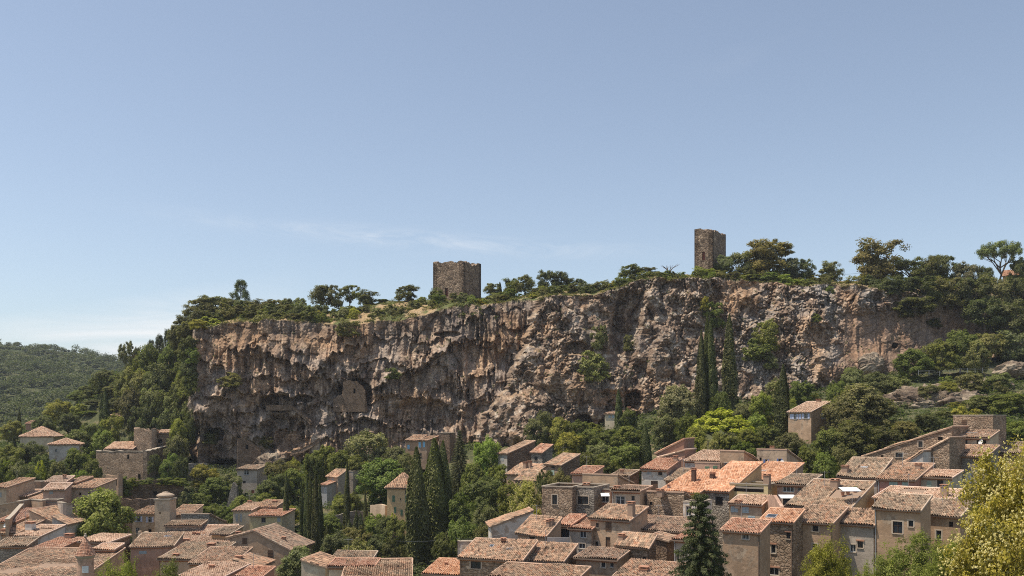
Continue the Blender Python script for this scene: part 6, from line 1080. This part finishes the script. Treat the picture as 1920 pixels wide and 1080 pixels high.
# --- gardens in the west
G6 = 'garden trees in the west of the village'
for k, px, yt, w_, D, lb, tn in [('cypress', 190, 734, 10, 276, 'thinner of the two dark cypresses at the spur foot', 'cypress'), ('cypress', 199, 727, 15, 274, 'thicker of the two dark cypresses at the spur foot', 'cypress'), ('cypress', 36, 766, 7, 300, 'thin cypress rising near the tiny red roof', 'cypress'), ('cypress', 27, 812, 8, 250, 'thin cypress in front of the broad pale roof', 'cypress'),
 ('dense', 112, 752, 54, 300, 'yellow-green round tree under the far wood', 'warm'), ('dense', 148, 758, 30, 296, 'small yellow tree next to the yellow-green round tree', 'yellow'), ('dense', 82, 780, 40, 290, 'dark green tree west of the yellow-green round tree', 'oak'), ('dense', 130, 776, 40, 284, 'dark round tree below the yellow-green one', 'dark'), ('dense', 20, 790, 40, 280, 'yellowish tree by the broad pale roof at the west edge', 'warm'), ('dense', 170, 770, 44, 292, 'green tree left of the two spur cypresses, toward the far wood', 'green'),
 ('dense', 212, 780, 44, 262, 'yellow blossoming tree beside the spur-foot farm', 'yellow'), ('dense', 160, 796, 70, 254, 'wide green tree above the cream villa', 'green'), ('dense', 190, 808, 50, 250, 'green tree between the wide tree and the ruin', 'green'), ('dense', 60, 830, 50, 236, 'dark tree in front of the broad pale roof', 'oak'), ('dense', 152, 842, 56, 222, 'round deep green tree beside the cream villa', 'green'), ('dense', 172, 862, 40, 214, 'deep green tree at the corner of the big ruin', 'green'), ('dense', 25, 836, 50, 232, 'green tree at the west edge above the village', 'green'), ('dense', 78, 855, 50, 212, 'dark leafy tree below the cream villa', 'dark'), ('flat', 76, 866, 26, 204, 'flat topped yellow-green shrub below the cream villa', 'acid'), ('dense', 40, 868, 50, 206, 'grey-green garden tree above the brown garden building', 'olive'), ('dense', 10, 866, 44, 204, 'fresh green tree at the west edge above the tan house', 'green'), ('dense', 110, 868, 48, 206, 'dark tree above the rose coloured house', 'oak'), ('dense', 62, 886, 40, 196, 'low green tree behind the brown garden building', 'green'), ('dense', 150, 884, 34, 196, 'bright low bushy tree behind the long house', 'bright'), ('dense', 334, 786, 30, 246, 'yellowish tree behind the tiled block of the ruin', 'yellow'), ('dense', 330, 818, 44, 240, 'dark green tree beside the ruin and the cliff', 'oak'), ('dense', 318, 852, 34, 226, 'ivy-like tree covering the corner of the big ruin', 'green'), ('oak', 290, 852, 22, 227, 'narrow ivy clump climbing the front corner of the ruin', 'oak'), ('dense', 340, 858, 30, 224, 'dark shrubby tree on the ruin terrace', 'dark')]:
    T(k, px, yt, w_, D, lb, tn, 'T', group=G6)
T('dense', 188, 921, 122, 158, 'very large round plane tree in the western village', 'plane', 'T', v=1)
T('fore', 225, 1050, 96, 98, 'leafy treetop at the bottom edge beside the conical turret', 'bright', 'T')
T('fore', 300, 1058, 100, 96, 'leafy treetop at the bottom edge under the striped roof', 'green', 'T')
# --- trees below the cliff, west centre
G7 = 'trees between the village and the cliff foot'
for k, px, yt, w_, D, lb, tn in [('dense', 384, 872, 50, 226, 'olive-yellow tree beside the ruined cave-house wall', 'warm'), ('dense', 405, 896, 56, 214, 'green tree in the middle of the bushes near the stone pinnacle', 'green'), ('dense', 436, 890, 44, 216, 'grey-green tree behind the stone pinnacle', 'olive'), ('dense', 372, 925, 50, 200, 'leafy green tree below the ruined cave-house wall', 'green'), ('dense', 345, 922, 34, 198, 'low grey-green tree above the domed turret wing', 'olive'), ('dense', 400, 948, 54, 190, 'bushy tree above the collapsed house', 'green'), ('dense', 428, 952, 44, 186, 'green shrubby tree beside the cream house', 'green'), ('dense', 452, 930, 40, 194, 'green thicket tree below the stone pinnacle', 'green'), ('dense', 526, 866, 66, 212, 'dark leafy tree beside the cave house', 'oak'), ('dense', 512, 890, 60, 204, 'large dark tree behind the yellow house', 'dark'), ('dense', 548, 880, 50, 208, 'green tree behind the lone thin cypress of the yellow house', 'green'), ('dense', 548, 862, 30, 218, 'pale blossoming tree at the cliff foot', 'warm'), ('dense', 500, 926, 40, 196, 'green tree peeping over the yellow house', 'green'), ('dense', 548, 950, 36, 186, 'yellowish small tree between the thin cypresses and the yellow house', 'warm'), ('dense', 590, 850, 46, 224, 'bright green tree above the row of thin cypresses', 'green'), ('dense', 612, 838, 50, 226, 'green tree at the cliff foot below the ramp', 'green'), ('dense', 640, 846, 46, 222, 'green tree behind the tall farmhouse', 'green'), ('dense', 690, 812, 88, 228, 'large grey-green round tree against the foot of the cliff', 'olive'), ('dense', 672, 856, 46, 220, 'green tree just above the tall farmhouse roof', 'green'), ('dense', 742, 838, 50, 224, 'dark grey-green tree beside the blue shuttered cliff houses', 'olive'), ('dense', 765, 852, 44, 218, 'mottled green tree in front of the blue shuttered cliff houses', 'oak'),
 ('cypress', 535, 885, 13, 176, 'thin cypress standing alone in front of the yellow house', 'cypress'), ('cypress', 567, 895, 9, 172, 'first and thinnest cypress of the row of five', 'cypress'), ('cypress', 574, 889, 10, 170, 'second cypress of the row of five', 'cypress'), ('cypress', 582, 882, 12, 166, 'tallest cypress of the row of five', 'cypress'), ('cypress', 592, 886, 15, 160, 'stoutest cypress of the row of five', 'cypress'), ('cypress', 602, 895, 11, 164, 'last cypress of the row of five', 'cypress'), ('fatcypress', 612, 984, 13, 158, 'short dark cone beside the row of five cypresses', 'cypress'), ('cypress', 649, 862, 12, 180, 'lone tall cypress in front of the tall farmhouse', 'cypress'), ('cypress', 685, 914, 8, 182, 'thin pale green cypress before the big plane tree', 'cypress'), ('fatcypress', 655, 974, 14, 172, 'small dark conifer below the lone tall cypress', 'dark'), ('fatcypress', 668, 958, 14, 174, 'middle small dark conifer by the dry-stone wall', 'dark'), ('fatcypress', 677, 962, 12, 173, 'last small dark conifer by the dry-stone wall', 'dark'),
 ('dense', 640, 926, 44, 190, 'deep green fig tree under the tall farmhouse', 'green'), ('dense', 622, 966, 40, 176, 'green bushy tree beside the row of five cypresses', 'green'), ('dense', 662, 925, 30, 192, 'dark green tree right of the lone tall cypress', 'green'), ('dense', 700, 965, 40, 174, 'green tree below the patio wall', 'green'), ('dense', 722, 968, 40, 170, 'dark pointed bushy tree below the orange-tan villa', 'dark'), ('dense', 745, 972, 40, 168, 'low green tree under the orange-tan villa', 'green'), ('flat', 738, 964, 26, 172, 'yellow flowering shrub at the villa wall', 'acid'),
 ('dense', 560, 1028, 76, 132, 'grey-green olive tree beside the gable-fronted house', 'olive'), ('dense', 632, 1000, 66, 146, 'dark olive tree west of the olive row', 'oak'), ('dense', 668, 990, 66, 150, 'broad olive tree in the middle of the olive row', 'oak'), ('dense', 706, 1006, 66, 144, 'dark olive tree nearest the great cypresses', 'dark'), ('dense', 675, 1018, 70, 138, 'low olive tree in front of the olive row', 'olive'), ('dense', 738, 1010, 50, 142, 'dark green shrubby tree under the first great cypress', 'dark'),
 ('fatcypress', 783, 838, 44, 160, 'first of the two great cypresses, with a pointed tip', 'cypress'), ('fatcypress', 815, 822, 52, 166, 'second and broader of the two great cypresses', 'cypress'), ('fir', 862, 806, 62, 196, 'dark fir behind the two great cypresses', 'dark'), ('fatcypress', 828, 826, 34, 180, 'dark conifer between the great cypresses and the fir', 'dark'), ('dense', 910, 824, 56, 198, 'bright green tall tree right behind the dark fir', 'bright'), ('dense', 934, 872, 40, 192, 'small bright green tree beside the narrow cliff-foot house', 'green'), ('dense', 890, 870, 50, 190, 'green tree between the fir and the narrow cliff-foot house', 'green'), ('dense', 908, 898, 80, 172, 'big dark round tree left of the yellow blossoming one', 'dark'), ('dense', 868, 928, 60, 164, 'dark green tree beside the broader great cypress', 'green'), ('dense', 905, 950, 66, 150, 'shaded tree above the sloping garden wall', 'dark'), ('dense', 868, 975, 60, 142, 'green tree under the dark round tree', 'green'), ('dense', 838, 1002, 50, 136, 'dark green tree at the foot of the great cypresses', 'dark'), ('dense', 905, 985, 50, 134, 'dark tree right behind the skylight house', 'dark'), ('dense', 955, 905, 40, 168, 'green tree between the dark round tree and the yellow one', 'green')]:
    T(k, px, yt, w_, D, lb, tn, 'T', group=G7)
T('dense', 714, 862, 100, 204, 'big fresh green plane tree between the farmhouse and the villa', 'plane', 'T', v=1)
T('dense', 986, 906, 56, 158, 'yellow blossoming tree above the sloping garden wall', 'warm', 'T', blossom=True)
T('dense', 1003, 955, 30, 140, 'small yellow shrubby tree at the corner of the rubble villa', 'yellow', 'T')
G8 = 'trees on the slope under the eastern cliff'
for k, px, yt, w_, D, lb, tn in [('dense', 1012, 774, 56, 224, 'grey-green tree at the foot of the buttress', 'olive'), ('dense', 1050, 784, 50, 222, 'olive-green tree above the narrow cliff-foot houses', 'warm'), ('dense', 1085, 790, 44, 224, 'green tree left of the cream cliff house', 'green'), ('dense', 1068, 812, 50, 210, 'yellow-green tree behind the slanted roof house', 'warm'), ('dense', 1105, 806, 54, 212, 'green tree below the cream cliff house', 'green'), ('dense', 1046, 886, 50, 160, 'dark feathery shrub between the shed and the villa', 'oak'), ('dense', 1020, 884, 40, 164, 'dark shrub at the shed wall', 'dark'), ('dense', 1098, 850, 44, 190, 'dark green tree over the little red-orange roof', 'oak'), ('dense', 1122, 832, 50, 196, 'grey-green tree above the blank tan house', 'olive'), ('dense', 1140, 806, 46, 214, 'green tree under the cave dwelling cypress', 'green'), ('dense', 1178, 800, 60, 204, 'spreading green tree left of the stout cypress', 'green'), ('dense', 1170, 834, 70, 186, 'broad green tree above the rubble hut', 'green'), ('dense', 1140, 852, 50, 178, 'green tree behind the blank tan house', 'green'), ('dense', 1190, 868, 36, 170, 'dark leafy shrubby tree beside the grey plastered house', 'dark'), ('dense', 1178, 768, 36, 226, 'green tree right of the cream cliff house', 'green'),
 ('cypress', 1161, 729, 14, 226, 'slim cypress in front of the cream cliff house', 'cypress'), ('fatcypress', 1211, 795, 23, 186, 'stout cypress above the grey plastered house', 'cypress'), ('cypress', 1314, 618, 18, 214, 'westernmost spire of the tall triple cypress', 'cypress'), ('cypress', 1326, 588, 17, 216, 'highest spire of the tall triple cypress', 'cypress'), ('cypress', 1337, 596, 17, 214, 'easternmost spire of the tall triple cypress', 'cypress'), ('cypress', 1369, 588, 24, 220, 'single tall cypress next to the triple one', 'cypress'), ('cypress', 1466, 682, 24, 192, 'solitary cypress left of the blue-grey shuttered house', 'cypress'),
 ('dense', 1274, 724, 72, 214, 'large silvery olive tree left of the triple cypress', 'grey'), ('dense', 1246, 780, 50, 200, 'grey-green tree under the silvery olive tree', 'olive'), ('flat', 1352, 768, 112, 190, 'flat spreading yellow-green acacia under the cypresses', 'acid'), ('dense', 1308, 800, 50, 184, 'yellowish bushy tree left below the acacia', 'warm'), ('dense', 1290, 778, 40, 196, 'green tree between the silvery olive and the acacia', 'green'), ('dense', 1360, 812, 56, 176, 'green tree in the shade of the acacia', 'green'), ('dense', 1402, 806, 50, 180, 'fresh green tree right below the acacia', 'green'), ('dense', 1425, 738, 42, 204, 'round bright green tree between the two eastern cypresses', 'bright'), ('dense', 1395, 758, 40, 206, 'silvery shrub tree behind the acacia', 'grey'), ('dense', 1350, 736, 40, 212, 'green tree at the feet of the tall cypresses', 'green'), ('dense', 1420, 778, 40, 192, 'clipped round green tree beside the solitary cypress', 'bright'), ('dense', 1440, 800, 50, 184, 'leafy tree under the solitary cypress', 'green'), ('dense', 1480, 812, 56, 174, 'dark leafy tree below the blue-grey shuttered house', 'oak'), ('dense', 1488, 760, 30, 200, 'green shrub tree right behind the solitary cypress', 'green'), ('dense', 1395, 830, 50, 166, 'green tree behind the two boxy flat topped houses', 'green'), ('dense', 1330, 826, 46, 170, 'olive tree behind the white plastered house', 'olive'), ('dense', 1455, 712, 36, 222, 'dusty green tree at the cliff foot by the solitary cypress', 'olive'), ('dense', 1505, 716, 50, 222, 'green tree above the pale blue shuttered house', 'green'),
 ('dense', 1612, 722, 110, 186, 'very big dark green tree east of the pale blue shuttered house', 'oak'), ('dense', 1572, 758, 66, 182, 'dark tree close to the blue shuttered gable', 'oak'), ('dense', 1650, 756, 70, 184, 'dark tree on the far side of the very big one', 'oak'), ('dense', 1600, 790, 90, 166, 'dense dark tree above the round holed attic', 'dark'), ('dense', 1556, 806, 60, 166, 'fresh green tree below the pale blue shuttered house', 'green'), ('dense', 1520, 838, 50, 156, 'dark green tree left of the grey-brown roofs', 'green'), ('dense', 1548, 850, 50, 150, 'leafy green tree just behind the roof terrace house', 'green'), ('dense', 1580, 836, 46, 154, 'dark green tree at the corner of the grey-brown roof', 'oak'), ('dense', 1660, 800, 60, 168, 'dark tree above the long rubble house', 'dark'), ('dense', 1700, 790, 54, 174, 'green tree in the shade of the dark outcrop', 'oak'), ('dense', 1738, 776, 50, 178, 'dark green tree above the sloping roof line', 'oak'), ('dense', 1566, 716, 40, 214, 'green tree at the foot of the orange-stained cliff', 'green'), ('dense', 1600, 690, 50, 226, 'dusty green tree under the pale rock heap', 'olive'), ('dense', 1648, 700, 60, 224, 'green tree at the west end of the terrace path', 'oak'), ('dense', 1690, 708, 46, 220, 'green bushy tree along the terrace path', 'olive'), ('dense', 1712, 655, 66, 244, 'grey-green tree at the foot of the flat brown cliff', 'green'), ('dense', 1762, 640, 60, 246, 'green tree below the small black cave hole', 'green'), ('dense', 1800, 622, 60, 246, 'wide green tree above the terrace railing', 'green'), ('dense', 1830, 640, 50, 242, 'olive tree above the sandy gully', 'olive'), ('dense', 1770, 770, 40, 188, 'small dark tree behind the brick penthouse', 'oak'), ('dense', 1798, 762, 26, 186, 'pale yellow-green small tree behind the brick penthouse', 'yellow'), ('dense', 1838, 742, 60, 196, 'dark green tree right behind the brick penthouse', 'oak'), ('dense', 1888, 738, 76, 192, 'large green tree at the east edge', 'green'), ('dense', 1868, 780, 50, 176, 'green tree above the low brown house', 'green'), ('dense', 1905, 790, 50, 170, 'bright green tree at the east edge above the blossom tree', 'green'), ('dense', 1820, 700, 50, 222, 'dusty green bush tree on the lower terrace', 'olive'), ('dense', 1872, 700, 46, 224, 'green bush tree at the east end of the terrace', 'olive'), ('dense', 1780, 716, 46, 216, 'olive bush tree in the middle of the lower terrace', 'warm'), ('dense', 1740, 722, 44, 212, 'green bush tree on top of the dark outcrop', 'olive')]:
    T(k, px, yt, w_, D, lb, tn, 'T', group=G8)
for i in range(70):
    px = rf.uniform(500, 1900); D_t = rf.uniform(175, 236); xg, yg = (px-CX)/F*D_t, D_t
    if any(-2.5 < (xg-h_[0])*h_[2].x+(yg-h_[1])*h_[2].y < h_[4]+2.5 and -6 < (xg-h_[0])*h_[3].x+(yg-h_[1])*h_[3].y < h_[5]+2 for h_ in HOUSES): continue
    zg = float(ground_z(xg, yg)); hm = rf.uniform(1.8, 3.8); tn_ = rf.choice(['oak', 'olive', 'green', 'dark', 'green', 'warm']); GEN_S.append((px, tn_, T('bush', px, HY-F*(zg+hm)/D_t, rf.uniform(2.5, 5.5)*F/D_t, D_t, 'low rounded bush on the green slope between village and cliff', tn_, 'T', group='low bushes on the slope under the cliff')))
for i, (px, yt, D, lb) in enumerate([(196, 694, 300, 'uppermost pine on the slope between far wood and spur'), (214, 724, 296, 'pine just above the small farm roof'), (186, 708, 310, 'rounded pine on the slope west of the spur'), (170, 722, 306, 'second rounded pine on the slope west of the spur'), (180, 750, 296, 'dark pine behind the thin spur cypress'), (150, 732, 320, 'pine low on the slope under the far wood'), (228, 700, 296, 'pine filling the dip below the broken crest wall'), (206, 752, 288, 'dark pine right behind the thick spur cypress')]):
    T('dense', px, yt, 44, D, lb, ('oak', 'olive', 'green')[i % 3], 'T', group=G5)
for px, yt, w_, D, yb, lb in [(246, 896, 26, 195, 912, 'ivy clump tumbling over the retaining wall near the blocked opening'), (276, 896, 30, 195, 908, 'dark ivy fringe on the middle of the retaining wall'), (310, 896, 34, 197, 908, 'long ivy fringe under the ruin on the retaining wall'), (336, 896, 30, 198, 912, 'ivy at the eastern end of the retaining wall'), (236, 893, 22, 193, 930, 'ivy falling beside the blocked opening of the ruined wall')]:
    T('bush', px, yt, w_, D, lb, 'green', 'Y', yb=yb, group='ivy on the old walls', cat='ivy', name='ivy')
# --- foreground trees
T('fir', 1314, 924, 225, 80, 'big dark fir standing in front of the houses at the bottom edge', 'fir', 'T', v=0)
T('fore', 1900, 846, 186, 62, 'huge cream-blossomed tree filling the lower east corner', 'gold', 'T', v=1, blossom=True)
T('fore', 1700, 1004, 126, 70, 'light green tree in front of the large brown house', 'bright', 'T', v=0)
T('fore', 1778, 1010, 90, 66, 'fresh green tree tucked against the huge blossoming tree', 'bright', 'T', v=1)
T('fore', 1556, 1014, 100, 78, 'yellow-green tree with tawny seed heads before the grey plastered house', 'warm', 'T', v=2)
T('fore', 1640, 1058, 70, 70, 'low green treetop at the bottom edge between the two light green trees', 'bright', 'T', v=1)
T('bush', 1305, 923, 20, 118.5, 'leafy potted vine on the terrace behind the fir', 'green', 'Y', yb=936)
for i, t in enumerate(POTS):
    me = leafmesh('foliage', [(0, 0, .7), (.12, 0, .85), (-.1, .08, .8)], [.28, .22, .24], 60, .07, 900+i); me.materials.append(LEAF); o_ = bpy.data.objects.new('foliage', me); COL.objects.link(o_); o_.parent = t; o_.color = (*TINT[('green', 'yellow', 'olive')[i]], 1)
# --- scrub filling the slopes: one mass of small clumps
def inside_house(x, y, pad=.8):
    m_ = np.zeros(len(x), bool)
    for (ox, oy, r, d, W, full, zt) in HOUSES:
        a = (x-ox)*r.x+(y-oy)*r.y; b_ = (x-ox)*d.x+(y-oy)*d.y; m_ |= (a > -pad) & (a < W+pad) & (b_ > -pad) & (b_ < full+pad)
    return m_
rg = np.random.default_rng(55); k = 29000; D_ = rg.uniform(112, 338, k)**1.0; pxs = rg.uniform(-200, 2300, k); x = (pxs-CX)/F*D_; y = D_
dens = fbm(x/9, y/9, 3, 7); ok = (dens > .40) & ~inside_house(x, y, 1.3); ok &= ~((y > 258) & (pxs > 372)); ok &= ~((pxs > 860) & (y < 150) & (pxs < 1880)); ok &= ~((pxs < 560) & (y < 165)); x, y = x[ok], y[ok]
sc_ = rg.uniform(.6, 1.9, len(x)); z = ground_z(x, y)+sc_*.25
cen = np.stack([x, y, z], -1); me = leafmesh('undergrowth', cen, sc_, 34, .26, 56, upb=.6, outc=(0, 0, -500)); me.materials.append(folmat('scrub', [(0, (.04, .048, .022)), (.4, (.09, .105, .045)), (.75, (.15, .165, .07)), (1, (.22, .20, .10))])); tag(link('undergrowth', me), 'scrub and low bushes covering the slopes between gardens and cliff', kind='stuff')
# grass tufts and low scrub on the cliff top and rim
k = 6500; pxs = rg.uniform(356, 1930, k); tt = rg.random(k)**1.3; cen = []; ss = []
for p_, t_ in zip(pxs, tt):
    i = int(np.clip(np.searchsorted(pu, p_), 0, NU-1)); j = NV-1+int(t_*(NC-1)); 
    if fbm(np.array([Xc[j, i]/4]), np.array([Yc[j, i]/4]), 3, 8)[0] < .47: continue
    q = rg.uniform(.3, .95); cen.append((Xc[j, i], Yc[j, i], Zc[j, i]+q*.2)); ss.append(q)
me = leafmesh('cliff_top_grass', cen, ss, 22, .17, 57, upb=.4, outc=(0, 0, -500)); me.materials.append(folmat('dry_grass', [(0, (.05, .065, .025)), (.45, (.11, .115, .045)), (.7, (.26, .20, .09)), (1, (.38, .29, .15))])); tag(link('cliff_top_grass', me), 'dry grass and tufts along the cliff top', kind='stuff')
# vegetation in cracks of the rock
k = 2600; pi_ = rg.integers(10, NU-10, k); pj = rg.integers(20, NV-6, k); dzz = slope[pj, pi_]; nz = fbm(Xm[pj, pi_]/7, Zm[pj, pi_]/7, 3, 9); ok = (dzz > .9) & (nz > .5); pi_, pj = pi_[ok], pj[ok]
q = rg.uniform(.25, .7, len(pi_)); cen = np.stack([Xc[pj, pi_], Yc[pj, pi_]-.1, Zc[pj, pi_]+q*.3], -1)
me = leafmesh('rock_plants', cen, q, 18, .15, 58, upb=.4, outc=(0, 0, -500)); me.materials.append(bpy.data.materials['scrub']); tag(link('rock_plants', me), 'small plants rooted in the cracks of the cliff', kind='stuff')
# --- far wood on the hill
k = 4200; hp_ = rg.uniform(-400, 420, k); ht_ = rg.random(k)**1.15*1.06; hx_, hy_, hz_ = hill_pt(hp_, ht_); sz = rg.uniform(2.2, 5.0, k)*(.6+1.1*vn(hx_/28, hy_/40, 3))
cen = np.concatenate([np.stack([hx_+rg.normal(0, .45, k)*sz, hy_, hz_+sz*rg.uniform(.5, 1.1, k)], -1) for _ in range(3)]); rad = np.concatenate([sz*.62]*3)
me = leafmesh('far_wood', cen, rad, 48, .60, 59, upb=.5, vert=.8, outc=(0, 0, -5000)); me.materials.append(folmat('far_pines', [(0, (.05, .058, .024)), (.45, (.10, .11, .042)), (.8, (.155, .158, .062)), (1, (.21, .20, .08))], .3)); tag(link('far_wood', me), 'pine wood covering the far hill', kind='stuff')

name_bushes(GEN_T, LM, 'thicket bush'); name_bushes(GEN_F, LM, 'cliff-top fringe bush'); name_bushes(GEN_S, LS, 'slope bush')
